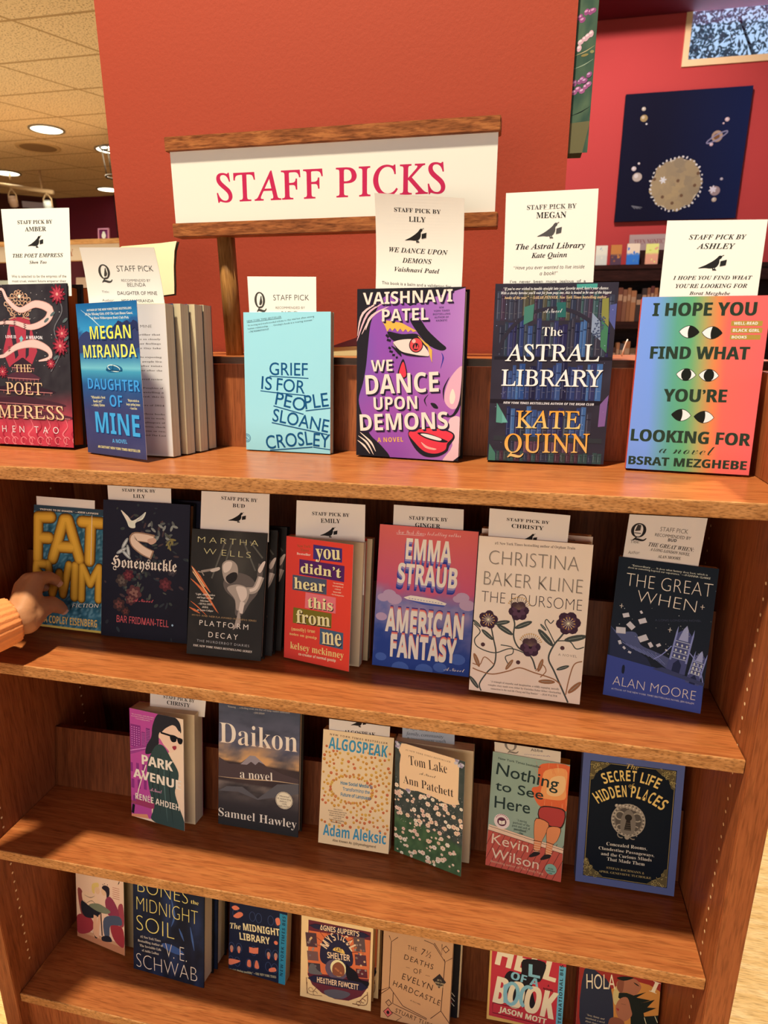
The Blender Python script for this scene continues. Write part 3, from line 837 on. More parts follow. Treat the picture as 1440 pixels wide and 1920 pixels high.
def art_ihope():
    a = Art(*(0.1433, 0.2140))
    st = [(0, '#7d9fe0'), (.12, '#7b9fd8'), (.30, '#62a886'), (.42, '#6aae72'), (.52, '#b0a860'), (.62, '#e8894e'), (.70, '#f3705c'), (1, '#f06a62')]
    def f(u, v):
        u = u + .06 * (v - .5) * (1 if u < .9 else 0) - .02
        for (x0, c0), (x1, c1) in zip(st, st[1:]):
            if u <= x1: return mix(c0, c1, (u - x0) / (x1 - x0))
        return rgb(st[-1][1])
    a.grid(f, 40, 12)
    n = '#33402f'
    for t, p, q, r_ in (('I HOPE YOU', (0.098, 0.893), (0.897, 0.893), (0.088, 0.963)), ('FIND WHAT', (0.112, 0.651), (0.885, 0.652), (0.103, 0.719)), ('YOU\u2019RE', (0.256, 0.406), (0.753, 0.411), (0.246, 0.476)), ('LOOKING FOR', (0.020, 0.168), (0.977, 0.168), (0.011, 0.236)), ('BSRAT MEZGHEBE', (0.019, 0.026), (0.973, 0.030), (0.013, 0.074))):
        a.T(t, p, q, r_, n, 'sb', .035)
    a.T('a novel', (0.265, 0.102), (0.710, 0.103), (0.257, 0.162), n, 'sc', -.02)
    def eye(c, look):
        M = a.frame(c, (c[0] + .163, c[1] - .004), (c[0], c[1] + .038))
        up = [M(x, .95 * math.sin(math.pi * x) ** .8) for x in [i / 10 for i in range(11)]]
        dn = [M(x, -.95 * math.sin(math.pi * x) ** .8) for x in [i / 10 for i in range(10, -1, -1)]]
        a.poly('#23251f', [(p[0], p[1]) for p in up + dn[1:-1]])
        g = lambda p: (M(.5, 0)[0] + (p[0] - M(.5, 0)[0]) * .94, M(.5, 0)[1] + (p[1] - M(.5, 0)[1]) * .9)
        a.poly('#f6efe2', [g(p) for p in up + dn[1:-1]])
        x0, x1 = {'r': (.50, .99), 'c': (.28, .74), 'l': (.01, .50)}[look]
        xs = [x0 + (x1 - x0) * i / 10 for i in range(11)]
        if look == 'c':
            ring_ = [M(.51 + .25 * math.cos(R(k * 18)), .92 * math.sin(R(k * 18))) for k in range(20)]
            a.poly('#26261f', ring_)
        else:
            hh = lambda x: .93 * math.sin(math.pi * min(.999, max(.001, x))) ** .8
            pts = [M(x, hh(x)) for x in xs] + [M(x, -hh(x)) for x in xs[::-1]]
            b = x0 if look == 'r' else x1
            sg = 1 if look == 'r' else -1
            cv = [M(b + sg * (-.06 + .06 * (2 * t_ / 6 - 1) ** 2) , hh(b) * (1 - 2 * t_ / 6) * (1 if look == 'l' else -1)) for t_ in range(1, 6)]
            if look == 'r': a.poly('#26261f', pts + cv)
            else: a.poly('#26261f', [M(x, hh(x)) for x in xs] + cv + [M(x, -hh(x)) for x in xs[::-1]])
    eye((0.321, 0.806), 'r'); eye((0.500, 0.801), 'r'); eye((0.334, 0.565), 'c'); eye((0.513, 0.563), 'c'); eye((0.331, 0.332), 'l'); eye((0.514, 0.325), 'l')
    for (p, q, t, b0, b1, b2) in (((0.720, 0.864), (0.956, 0.836), 'WELL-READ', (0.741, 0.843), (0.921, 0.843), (0.738, 0.858)), ((0.725, 0.826), (0.960, 0.798), 'BLACK GIRL', (0.739, 0.805), (0.940, 0.804), (0.736, 0.820)), ((0.723, 0.788), (0.954, 0.762), 'BOOKS', (0.737, 0.768), (0.850, 0.768), (0.734, 0.782))):
        a.rect('#b59440', (p[0], q[1]), (q[0], p[1]))
        a.T(t, b0, b1, b2, '#fbf3d6', 'sb', 0)
    return a

W2 = '#cdb8a1'
def art_eat():
    a = Art(*(0.1290, 0.2020), white=W2)
    def f(u, v):
        n = nz(u, v * 1.6, 8, 1)
        c = mix('#1c363f', '#3d6c7c', n + .5)
        return mix(c, '#7d9ca0', max(0, abs(math.sin(v * 50 + 9 * n)) - .85) * 4)
    a.grid(f, 36, 56)
    a.rect('#2e3a42', (0, .95), (1, 1)); a.rect('#c2a34e', (0, 0), (1, .018))
    a.T('\u201cPREPARE TO BE SHAKEN.\u201d \u2014KIESE LAYMON', (0.076, 0.961), (0.926, 0.958), (0.076, 0.974), '#d9d2c2', 'sb')
    LT_ = [([(0.065, 0.561), (0.062, 0.900), (0.255, 0.908)], 1), ([(0.074, 0.734), (0.230, 0.737)], 1),
           ([(0.288, 0.572), (0.440, 0.896), (0.501, 0.898), (0.677, 0.586)], 1), ([(0.376, 0.674), (0.570, 0.678)], 1), ([(0.698, 0.891), (0.977, 0.891)], 1), ([(0.828, 0.894), (0.818, 0.581)], 1),
           ([(0.177, 0.520), (0.059, 0.523), (0.039, 0.466), (0.140, 0.413), (0.152, 0.332), (0.037, 0.278)], .8),
           ([(0.222, 0.528), (0.292, 0.282), (0.389, 0.461), (0.449, 0.285), (0.527, 0.532)], .72), ([(0.617, 0.529), (0.613, 0.275)], .8), ([(0.714, 0.266), (0.718, 0.530), (0.837, 0.394), (0.958, 0.532), (0.959, 0.275)], .72)]
    for (c_, w_) in (('#3c2616', .165), ('#7d511b', .15), ('#aa7726', .122), ('#bd872c', .09), ('#c99232', .05)):
        for pts, k_ in LT_:
            for p, q in zip(pts, pts[1:]): a.line(c_, w_ * k_, [p, q])
            for p in pts: a.ell(c_, p, w_ * k_ / 2, n=12)
    a.line('#e8dcc0', .006, [(0.847, 0.952), (0.844, 0.554)])
    a.T('FICTION', (0.587, 0.189), (0.970, 0.210), (0.587, 0.218), '#cfcabb', 'sx')
    a.T('EMMA COPLEY EISENBERG', (-0.003, 0.035), (0.943, 0.043), (-0.003, 0.094), '#c79a4c', 'sb', .0)
    return a

def art_honey():
    a = Art(*(0.1486, 0.2200), white=W2)
    a.grid(lambda u, v: mix('#1d1b22', '#23212a', v + nz(u, v, 6) * .4), 8, 12)
    rnd = random.Random(4)
    M = a.frame((0.131, 0.158), (0.906, 0.174), (0.117, 0.840))
    for k in range(120):
        x, y = rnd.gauss(.5, .25), rnd.gauss(.55, .26)
        a.ell(rnd.choice(['#2f3234', '#3a3c36', '#453433', '#2c2b2e', '#4b4a40']), M(x, y), rnd.uniform(.015, .04), rnd.uniform(.008, .018), rnd.uniform(0, 180), 8)
    for (x, y, r_, c1, c2) in ((.15, .38, .07, '#3f322e', '#5c4c42'), (.33, .25, .085, '#54302f', '#7d5548'), (.28, .18, .06, '#4a2a2b', '#744a3f'), (.80, .36, .07, '#4a2327', '#652f32'), (.1, .12, .07, '#3d2927', '#633a33'), (.2, .05, .05, '#352524', '#5a302b'), (.25, .44, .06, '#4d2228', '#6d3233'), (.9, .5, .05, '#352e32', '#4a4040')):
        p = M(x, y); a.flower(c1, p, r_, 6, c2, rnd.random() * 90, .7); a.flower(c2, p, r_ * .6, 5, c1, 30, .6)
    for (x, y, ang) in ((.2, .78, 60), (.25, .70, 100), (.15, .70, 30), (.22, .66, 140)):
        p = M(x, y); a.ell('#8d8a82', p, .07, .02, ang, 12); a.ell('#b8b3a8', p, .05, .008, ang, 8)
    for k in range(16):
        p = M(.55 + .4 * k / 15, .92 + .08 * math.sin(k)); a.ell('#7d7a70' if k % 2 else '#55544e', p, .035, .014, k * 47, 9)
    for k in range(10):
        p = M(.82 + rnd.random() * .14, .72 + rnd.random() * .16); a.ell('#77683c' if k % 2 else '#4d4a3c', p, .04, .012, 20 + k * 31, 8)
    # white dove
    a.blob('#c9c3b6', [(0.208, 0.932),(0.292, 0.891),(0.342, 0.860),(0.425, 0.890),(0.498, 0.929),(0.466, 0.876),(0.384, 0.847),(0.377, 0.810),(0.310, 0.812),(0.276, 0.857)], 4)
    a.blob('#e3ded2', [(0.216, 0.929),(0.292, 0.887),(0.326, 0.854),(0.284, 0.863)], 3); a.blob('#aaa59a', [(0.490, 0.924),(0.450, 0.881),(0.384, 0.852),(0.425, 0.887)], 3)
    # bare arm
    a.line('#8c6a52', .10, [(0.601, 0.734),(0.485, 0.744),(0.370, 0.743),(0.379, 0.697),(0.471, 0.651),(0.587, 0.621)], True)
    a.line('#cfae92', .078, [(0.588, 0.730),(0.486, 0.742),(0.378, 0.741),(0.379, 0.699),(0.471, 0.653),(0.570, 0.625)], True)
    a.blob('#b88f76', [(0.535, 0.736),(0.609, 0.745),(0.626, 0.720),(0.569, 0.697),(0.527, 0.715)], 4)
    a.T('Honeysuckle', (0.107, 0.516), (0.867, 0.513), (0.105, 0.596), '#dcc9b2', 'fr', .0, sh=(.008, -.005, '#3d2f30', 1))
    a.T('A Novel', (0.370, 0.273), (0.613, 0.277), (0.370, 0.298), '#b84f50', 'sc')
    a.T('BAR FRIDMAN-TELL', (0.182, 0.111), (0.790, 0.108), (0.181, 0.159), '#b24c4c', 'sn', .01)
    a.ell('#8fa0ac', (0.832, 0.124), .012, n=8)
    return a

def art_platform():
    a = Art(*(0.1198, 0.1920), white=W2)
    a.grid(lambda u, v: mix('#2b2724', '#474038', max(0, 1 - 2.2 * abs(u - .62) - 1.6 * abs(v - .72)) + .3 * nz(u, v, 6)), 20, 30)
    for p, q in (((0.557, 0.940), (0.442, 0.691)), ((0.688, 0.936), (0.872, 0.703)), ((0.782, 0.929), (0.958, 0.806)), ((0.464, 0.936), (0.295, 0.617))):
        a.line('#575046', .02, [p, q])
    for p, q, r_, wd in (((0.015, 0.703), (0.125, 0.619), (0.284, 0.505), .05), ((0.011, 0.602), (0.188, 0.511), (0.388, 0.355), .035), ((0.026, 0.670), (0.247, 0.481), (0.407, 0.345), .02), ((0.010, 0.373), (0.084, 0.354), (0.161, 0.331), .03), ((0.022, 0.424), (0.120, 0.384), (0.258, 0.314), .015)):
        a.line('#c0633a', wd, [p, q, r_], True, True)
    for p, q in (((0.025, 0.692), (0.205, 0.545)), ((0.036, 0.659), (0.306, 0.451))):
        a.line('#e6a878', .012, [p, q])
    # armoured figure reaching down
    c1, c2, c3 = '#9a8574', '#c7ad98', '#5c4f47'
    a.blob(c3, [(0.457, 0.603),(0.575, 0.676),(0.801, 0.655),(0.920, 0.551),(0.815, 0.445),(0.727, 0.352),(0.634, 0.346),(0.617, 0.457),(0.490, 0.527)], 4)
    a.blob(c1, [(0.425, 0.724),(0.475, 0.765),(0.559, 0.769),(0.627, 0.734),(0.641, 0.668),(0.598, 0.611),(0.524, 0.587),(0.456, 0.626)], 5)
    a.blob('#2a2422', [(0.487, 0.638),(0.565, 0.676),(0.631, 0.673),(0.625, 0.623),(0.552, 0.588),(0.500, 0.603)], 4)
    a.blob(c2, [(0.440, 0.725),(0.494, 0.758),(0.560, 0.753),(0.536, 0.696),(0.462, 0.670)], 4)
    a.blob(c1, [(0.507, 0.551),(0.637, 0.585),(0.769, 0.565),(0.802, 0.500),(0.742, 0.419),(0.650, 0.381),(0.616, 0.468)], 5)
    a.blob(c2, [(0.629, 0.568),(0.751, 0.564),(0.774, 0.498),(0.711, 0.451),(0.661, 0.503)], 4)
    a.line(c1, .085, [(0.771, 0.543),(0.882, 0.560),(0.949, 0.662)], True); a.line(c2, .04, [(0.808, 0.545),(0.890, 0.571),(0.945, 0.662)], True)
    a.line(c3, .07, [(0.931, 0.662),(0.942, 0.761)]); a.blob(c2, [(0.905, 0.715),(0.960, 0.773),(0.997, 0.780),(0.967, 0.719),(0.932, 0.689)], 4)
    a.line(c2, .06, [(0.721, 0.451),(0.699, 0.361)]); a.line(c1, .07, [(0.678, 0.382),(0.675, 0.293),(0.613, 0.228)], True, True)
    a.line('#8a7868', .03, [(0.150, 0.665),(0.272, 0.683),(0.385, 0.700)], True); a.blob('#b59f8c', [(0.272, 0.683),(0.384, 0.711),(0.395, 0.689),(0.302, 0.667)], 3); a.line('#8a7868', .015, [(0.103, 0.663), (0.160, 0.660), (0.190, 0.634)])
    a.T('MARTHA', (0.085, 0.895), (0.892, 0.896), (0.082, 0.942), '#c2b07a', 's', -.022, 1.3)
    a.T('WELLS', (0.170, 0.805), (0.800, 0.800), (0.167, 0.853), '#c2b07a', 's', -.022, 1.3)
    a.lines(['\u201cLight, chilly readers', 'and laugh out loud', 'hilarious.\u201d', '\u2014THE WALL STREET', 'JOURNAL', 'on System Collapse'], (0.084, 0.476), (0.352, 0.478), (0.083, 0.491), (0.002, -0.025), '#d8c4b0', 'ri')
    a.T('HUGO AND NEBULA AWARD-WINNING SERIES', (0.052, 0.308), (0.918, 0.305), (0.051, 0.322), '#9d7a52', 's')
    a.T('PLATFORM', (0.158, 0.238), (0.814, 0.236), (0.155, 0.280), '#e6dcd0', 's', -.004, 1.35)
    a.T('DECAY', (0.287, 0.149), (0.681, 0.148), (0.284, 0.192), '#e6dcd0', 's', -.004, 1.35)
    a.T('THE MURDERBOT DIARIES', (0.133, 0.104), (0.838, 0.100), (0.132, 0.123), '#a9a095', 's', -.01, 1.2)
    a.T('THE NEW YORK TIMES BESTSELLING SERIES', (0.086, 0.065), (0.878, 0.058), (0.085, 0.081), '#d8cabb', 'ri')
    return a

def art_didnt():
    a = Art(*(0.1114, 0.1880), white=W2)
    a.grid(lambda u, v: mix('#c23a30', '#cf3d2c', u), 6, 4)
    for (c, q4, t, p, q, r_) in (
        ('#3d2d62', ((0.415, 0.961), (0.840, 0.960), (0.846, 0.851), (0.417, 0.846)), 'you', (0.455, 0.857), (0.820, 0.871), (0.449, 0.930)),
        ('#4d2453', ((0.210, 0.830), (0.884, 0.828), (0.885, 0.702), (0.212, 0.707)), 'didn\u2019t', (0.233, 0.723), (0.840, 0.731), (0.227, 0.802)),
        ('#474a58', ((0.109, 0.696), (0.630, 0.701), (0.634, 0.579), (0.110, 0.574)), 'hear', (0.138, 0.588), (0.612, 0.599), (0.132, 0.680)),
        ('#cd6668', ((0.316, 0.571), (0.773, 0.570), (0.776, 0.443), (0.310, 0.444)), 'this', (0.357, 0.452), (0.734, 0.461), (0.350, 0.540)),
        ('#6e5f22', ((0.133, 0.432), (0.719, 0.437), (0.721, 0.317), (0.129, 0.303)), 'from', (0.186, 0.311), (0.703, 0.329), (0.179, 0.418)),
        ('#435566', ((0.551, 0.304), (0.900, 0.300), (0.903, 0.167), (0.551, 0.171)), 'me', (0.589, 0.182), (0.877, 0.191), (0.581, 0.274))):
        a.poly(c, list(q4))
        a.T(t, p, q, r_, '#ecc988', 'r', .004, sh=(.012, -.007, '#3a2428', 1))
    a.lines(['New York', 'Times'], (0.171, 0.922), (0.375, 0.932), (0.169, 0.944), (0.013, -0.031), '#8f4a2a', 'r')
    a.T('Bestseller', (0.166, 0.863), (0.377, 0.867), (0.165, 0.881), '#f0d8b0', 'r')
    a.lines(['\u201cAn entertaining', 'investigation of', 'a beloved', 'human habit.\u201d', '\u2014The Washington Post'], (0.703, 0.678), (0.897, 0.679), (0.702, 0.689), (-0.002, -0.023), '#f0c8a0', 'r')
    a.T('(mostly) true', (0.110, 0.238), (0.480, 0.255), (0.109, 0.267), '#ecb46a', 'r')
    a.T('notes on gossip', (0.081, 0.199), (0.506, 0.207), (0.080, 0.222), '#ecb46a', 'r')
    a.T('kelsey mckinney', (0.098, 0.087), (0.918, 0.094), (0.094, 0.144), '#ecb46a', 'r')
    a.T('co-creator of normal gossip', (0.232, 0.045), (0.802, 0.055), (0.230, 0.066), '#e8c89a', 'sb')
    return a

def art_american():
    a = Art(*(0.1432, 0.2100), white=W2)
    def f(u, v):
        c = mix('#b24c66', '#c65a4e', (v - .5) / .5)
        cl = nz(u, v * 1.4, 4.5, 7) + .5
        t = (.60 - v) / .12 + (cl - .5) * 1.2
        d = mix(mix('#5a5f8a', '#a7808c', cl * 1.2 - .2), '#2a3a72', (.42 - v) / .3 - (cl - .5) * .8)
        return mix(c, d, t)
    a.grid(f, 44, 60)
    for (p, r_) in (((0.142, 0.516), .07), ((0.077, 0.489), .06), ((0.194, 0.486), .08), ((0.885, 0.543), .07), ((0.936, 0.492), .08), ((0.839, 0.529), .05), ((0.070, 0.353), .06)):
        a.ell('#a98795', p, r_, r_ * .7, n=14)
    for (p, r_) in (((0.297, 0.005), .09), ((0.545, 0.010), .09), ((0.705, 0.041), .07), ((0.876, 0.112), .08), ((0.089, 0.068), .06)):
        a.ell('#43568c', p, r_, r_ * .7, n=14)
    a.T('New York Times bestselling author', (0.178, 0.945), (0.829, 0.952), (0.175, 0.975), '#edb3a4', 'sc', -.02)
    a.line('#edb3a4', .004, [(0.178, 0.940), (0.462, 0.943)])
    navy = ['#f0cdb8', '#8e7a98', '#4a4d88', '#2f3475']
    for t, p, q, r_ in (('EMMA', (0.286, 0.772), (0.746, 0.771), (0.275, 0.914)), ('STRAUB', (0.216, 0.602), (0.820, 0.599), (0.206, 0.738))):
        a.T(t, p, q, r_, '#f3dcc4', 'sb', .012, sh=(-.012, -.045, navy[1:], 9))
    red = ['#f3c8b4', '#e8846c', '#c25a52', '#37306a']
    for t, p, q, r_ in (('AMERICAN', (0.119, 0.252), (0.914, 0.254), (0.109, 0.399)), ('FANTASY', (0.187, 0.076), (0.859, 0.083), (0.177, 0.222))):
        a.T(t, p, q, r_, '#f3dcc4', 'sb', .012, sh=(.005, .034, red, 9))
    a.poly('#e3d3cc', [(0.289, 0.504),(0.360, 0.522),(0.423, 0.521),(0.618, 0.512),(0.731, 0.491),(0.716, 0.477),(0.507, 0.483),(0.326, 0.493)])
    for k in range(12):
        M = a.frame((0.342, 0.500), (0.700, 0.485), (0.341, 0.518))
        a.line('#6f6f86', .006, [M(k / 12, .1), M(k / 12 + .05, .1)])
    a.poly('#3d4a86', [(0.327, 0.489), (0.507, 0.479), (0.717, 0.475), (0.702, 0.465), (0.492, 0.467)])
    a.T('A Novel', (0.747, 0.024), (0.955, 0.029), (0.745, 0.050), '#e8e0e4', 'sc', -.02)
    return a

def art_foursome():
    a = Art(*(0.1479, 0.2160), white=W2)
    a.grid(lambda u, v: mix('#d0b296', '#d6bca4', nz(u, v, 3) + .5), 6, 8)
    a.T('#1 New York Times bestselling author of Orphan Train', (0.145, 0.954), (0.849, 0.963), (0.143, 0.970), '#54463e', 'r')
    for t, p, q, r_ in (('CHRISTINA', (0.102, 0.827), (0.893, 0.831), (0.094, 0.918)), ('BAKER KLINE', (0.069, 0.692), (0.939, 0.694), (0.062, 0.783))):
        a.T(t, p, q, r_, '#6a5c50', 's', -.024, sh=(.006, -.004, '#b39a82', 1))
    a.T('THE FOURSOME', (0.058, 0.582), (0.949, 0.587), (0.052, 0.655), '#332a2c', 's', -.022)
    g, br = '#41413a', '#8a5a3a'
    for c, wd, pts in ((g, .013, [(0.114, 0.004),(0.095, 0.049),(0.155, 0.127),(0.216, 0.185),(0.224, 0.268),(0.195, 0.348),(0.168, 0.418)]), (g, .014, [(0.591, 0.188),(0.541, 0.265),(0.422, 0.316),(0.373, 0.384),(0.374, 0.465),(0.340, 0.524)]),
        (g, .015, [(0.898, 0.002),(0.826, 0.097),(0.754, 0.192),(0.697, 0.269),(0.732, 0.353),(0.783, 0.408),(0.834, 0.462)]), (br, .011, [(0.021, 0.146),(0.089, 0.132),(0.207, 0.122),(0.350, 0.155),(0.448, 0.185),(0.579, 0.166),(0.751, 0.141),(0.825, 0.107)]),
        (g, .010, [(0.005, 0.436),(0.068, 0.389),(0.021, 0.333),(0.061, 0.285),(0.210, 0.262),(0.337, 0.299),(0.424, 0.296),(0.512, 0.273)]), (g, .009, [(0.745, 0.364),(0.682, 0.440),(0.642, 0.487),(0.654, 0.513),(0.691, 0.491),(0.717, 0.513)]),
        (g, .010, [(0.757, 0.385),(0.868, 0.390),(0.928, 0.349),(0.995, 0.365)]), (br, .010, [(0.872, 0.051),(0.890, 0.154),(0.923, 0.248),(0.990, 0.274)]), (br, .009, [(0.216, 0.185),(0.125, 0.228),(0.085, 0.173),(0.018, 0.177)]), (br, .009, [(0.592, 0.178),(0.645, 0.223),(0.684, 0.186),(0.638, 0.141)]), (g, .009, [(0.263, 0.318),(0.365, 0.311),(0.376, 0.271),(0.313, 0.245),(0.346, 0.196)])):
        a.line(c, wd, pts, True)
    for p, ang, c, r_ in (((0.259, 0.461), 15, g, .075), ((0.291, 0.418), -28, g, .085), ((0.453, 0.462), 28, g, .085), ((0.135, 0.374), -38, g, .07), ((0.657, 0.397), -45, g, .10), ((0.915, 0.414), 18, g, .10), ((0.043, 0.054), -50, g, .07), ((0.828, 0.219), 25, g, .06), ((0.353, 0.197), 60, br, .06), ((0.631, 0.217), 75, br, .065), ((0.053, 0.201), -65, br, .07), ((0.697, 0.118), 5, br, .075), ((0.944, 0.103), 48, br, .08), ((0.034, 0.438), -40, g, .05), ((0.630, 0.461), -45, g, .04)):
        a.ell(c, p, r_, r_ * .28, ang, 14); a.line('#8d8a78', .004, [(p[0] - .6 * r_ * math.cos(R(ang)), p[1] - .4 * r_ * math.sin(R(ang))), (p[0] + .6 * r_ * math.cos(R(ang)), p[1] + .4 * r_ * math.sin(R(ang)))])
    for p, r_, n in (((0.134, 0.472), .082, 5), ((0.402, 0.547), .085, 6), ((0.844, 0.503), .10, 6), ((0.529, 0.325), .085, 6)):
        a.flower('#3c2630', p, r_, n, None, 10, .85); a.flower('#513440', p, r_ * .7, n, '#2a1a22', 40, .6)
    for p, y in (((0.529, 0.330), 1), ((0.402, 0.554), 1), ((0.844, 0.503), 0), ((0.134, 0.472), 0)):
        for k in range(13):
            an = R(20 + 140 * k / 12) if y else R(k * 360 / 13)
            L_ = .10 if y else .055
            q = (p[0] + L_ * math.cos(an), p[1] + L_ * .66 * math.sin(an) + (.015 if y else 0))
            a.line('#d9c29c' if not y else '#6a4f42', .003, [p, q]); a.ell('#b8863c', q, .006, n=6)
    for p in ((0.101, 0.307), (0.810, 0.344), (0.431, 0.219)):
        a.ell('#4b3030', p, .02, n=9)
    a.T('A NOVEL', (0.779, 0.293), (0.941, 0.294), (0.778, 0.308), '#54463e', 's', -.01, 1.2)
    a.lines(['\u201cA triumph of empathy and imagination, a wildly engaging, morally', 'complex story made even richer by Christina Baker Kline\u2019s fascinating', 'connection to the real-life Chang and Eng Bunker.\u201d \u2014JESS WALTER'], (0.175, 0.067), (0.831, 0.075), (0.174, 0.079), (-0.001, -0.023), '#54463e', 'r')
    return a

def art_great():
    a = Art(*(0.1215, 0.1920), white='#cdb8a1')
    a.grid(lambda u, v: mix('#22242c', '#1c2026', v), 6, 8)
    rnd = random.Random(9)
    a.poly('#3b437c', [(-0.014, -0.004), (0.000, 0.293), (0.248, 0.279), (0.579, 0.253), (0.739, 0.245), (0.992, 0.194), (1.004, -0.003)])
    a.poly('#4a4d6a', smooth([(-0.003, 0.503),(0.083, 0.468),(0.262, 0.483),(0.327, 0.404),(0.468, 0.373),(0.619, 0.344),(0.676, 0.313),(0.644, 0.261),(0.461, 0.325),(0.265, 0.359),(0.133, 0.411)], True, 4))
    a.poly('#2a2d40', [(0.002, 0.493), (0.133, 0.411), (0.408, 0.318), (0.470, 0.259), (0.021, 0.291)])
    for k in range(9):
        M = a.frame((0.134, 0.402), (0.630, 0.269), (0.126, 0.459))
        a.line('#6a6d92', .006, [M(k / 12, .1 * k), M(k / 12 + .25, .05 * k - .1)])
    # bridge towers
    def tower(p, s_):
        M = a.frame(p, (p[0] + .16 * s_, p[1] - .012), (p[0], p[1] + .20 * s_))
        a.poly('#45476a', [M(-.1, -.6), M(1.1, -.6), M(1.0, .75), M(.5, 1.0), M(0, .75)])
        a.poly('#8f8fb4', [M(.2, .55), M(.8, .55), M(.65, .95), M(.5, 1.1), M(.35, .95)])
        for x in (0, 1): a.poly('#7a7ca4', [M(x - .06, -.2), M(x + .06, -.2), M(x + .05, .8), M(x, 1.02), M(x - .05, .8)])
        for yy in (-.1, .1, .3, .5): a.line('#9fa0c4', .008, [M(.05, yy), M(.95, yy)])
        for k in range(9): a.ell('#b8b4d0', M(.2 + .3 * (k % 3), -.02 + .2 * (k // 3)), .010, .016, 0, 6)
        a.poly('#262940', [M(.25, -.6), M(.75, -.6), M(.75, -.3), M(.5, -.12), M(.25, -.3)])
    tower((0.647, 0.375), 1.0); tower((0.844, 0.282), .72)
    a.line('#7a7ca4', .010, [(0.476, 0.317),(0.562, 0.365),(0.639, 0.431)], True); a.line('#7a7ca4', .010, [(0.804, 0.413),(0.876, 0.365),(0.953, 0.282),(0.992, 0.194)], True)
    a.poly('#3a3d58', [(0.472, 0.249), (0.576, 0.272), (1.002, 0.214), (0.993, 0.192)])
    for p, ang, r_ in (((0.143, 0.593), 25, .06), ((0.318, 0.570), 30, .07), ((0.205, 0.525), -35, .075), ((0.107, 0.481), 10, .09), ((0.344, 0.449), 35, .085), ((0.428, 0.414), -50, .05), ((0.113, 0.396), -60, .04), ((0.164, 0.362), -40, .03), ((0.508, 0.420), 40, .04), ((0.296, 0.631), -50, .03), ((0.226, 0.337), -10, .03), ((0.591, 0.395), -20, .02)):
        ca, sa = math.cos(R(ang)), math.sin(R(ang)); ar = a.w / a.h
        a.poly('#b9adc0', [(p[0] + (x * ca - y * sa) * r_ * .55, p[1] + (x * sa + y * ca) * r_ * .55 * ar) for x, y in ((-1, -.6), (1, -.8), (1.1, .6), (-.9, .8))])
    for k in range(34):
        a.ell('#b9b4d2', (rnd.random(), .35 + .5 * rnd.random()), rnd.uniform(.002, .005), n=5)
    for p in ((0.087, 0.654), (0.889, 0.728), (0.603, 0.539)):
        a.line('#e0d8e6', .005, [(p[0] - .02, p[1]), (p[0] + .02, p[1])]); a.line('#e0d8e6', .005, [(p[0], p[1] - .016), (p[0], p[1] + .016)])
    a.T('THE GREAT', (0.103, 0.800), (0.965, 0.801), (0.091, 0.896), '#ddd0d2', 's', -.026)
    a.T('WHEN', (0.232, 0.700), (0.827, 0.683), (0.221, 0.786), '#ddd0d2', 's', -.026)
    a.T('A LONG LONDON NOVEL', (0.444, 0.583), (0.896, 0.627), (0.442, 0.598), '#3a3b4a', 's')
    a.T('\u201cExtraordinary. . . . It does what fantasy does best, which is', (0.142, 0.943), (0.899, 0.943), (0.140, 0.956), '#c9c0ca', 's')
    a.T('show us something beyond our experience.\u201d \u2014SUSANNA CLARKE', (0.106, 0.926), (0.929, 0.922), (0.104, 0.939), '#c9c0ca', 's')
    a.T('ALAN MOORE', (0.090, 0.084), (0.933, 0.083), (0.082, 0.151), '#dccfd4', 's', -.024)
    a.T('AUTHOR OF THE NEW YORK TIMES BESTSELLING NOVEL JERUSALEM', (0.083, 0.049), (0.925, 0.054), (0.082, 0.061), '#b9aebc', 's')
    a.blob('#20222e', [(0.170, 0.182),(0.168, 0.226),(0.183, 0.240),(0.197, 0.224),(0.194, 0.180)], 3)
    return a

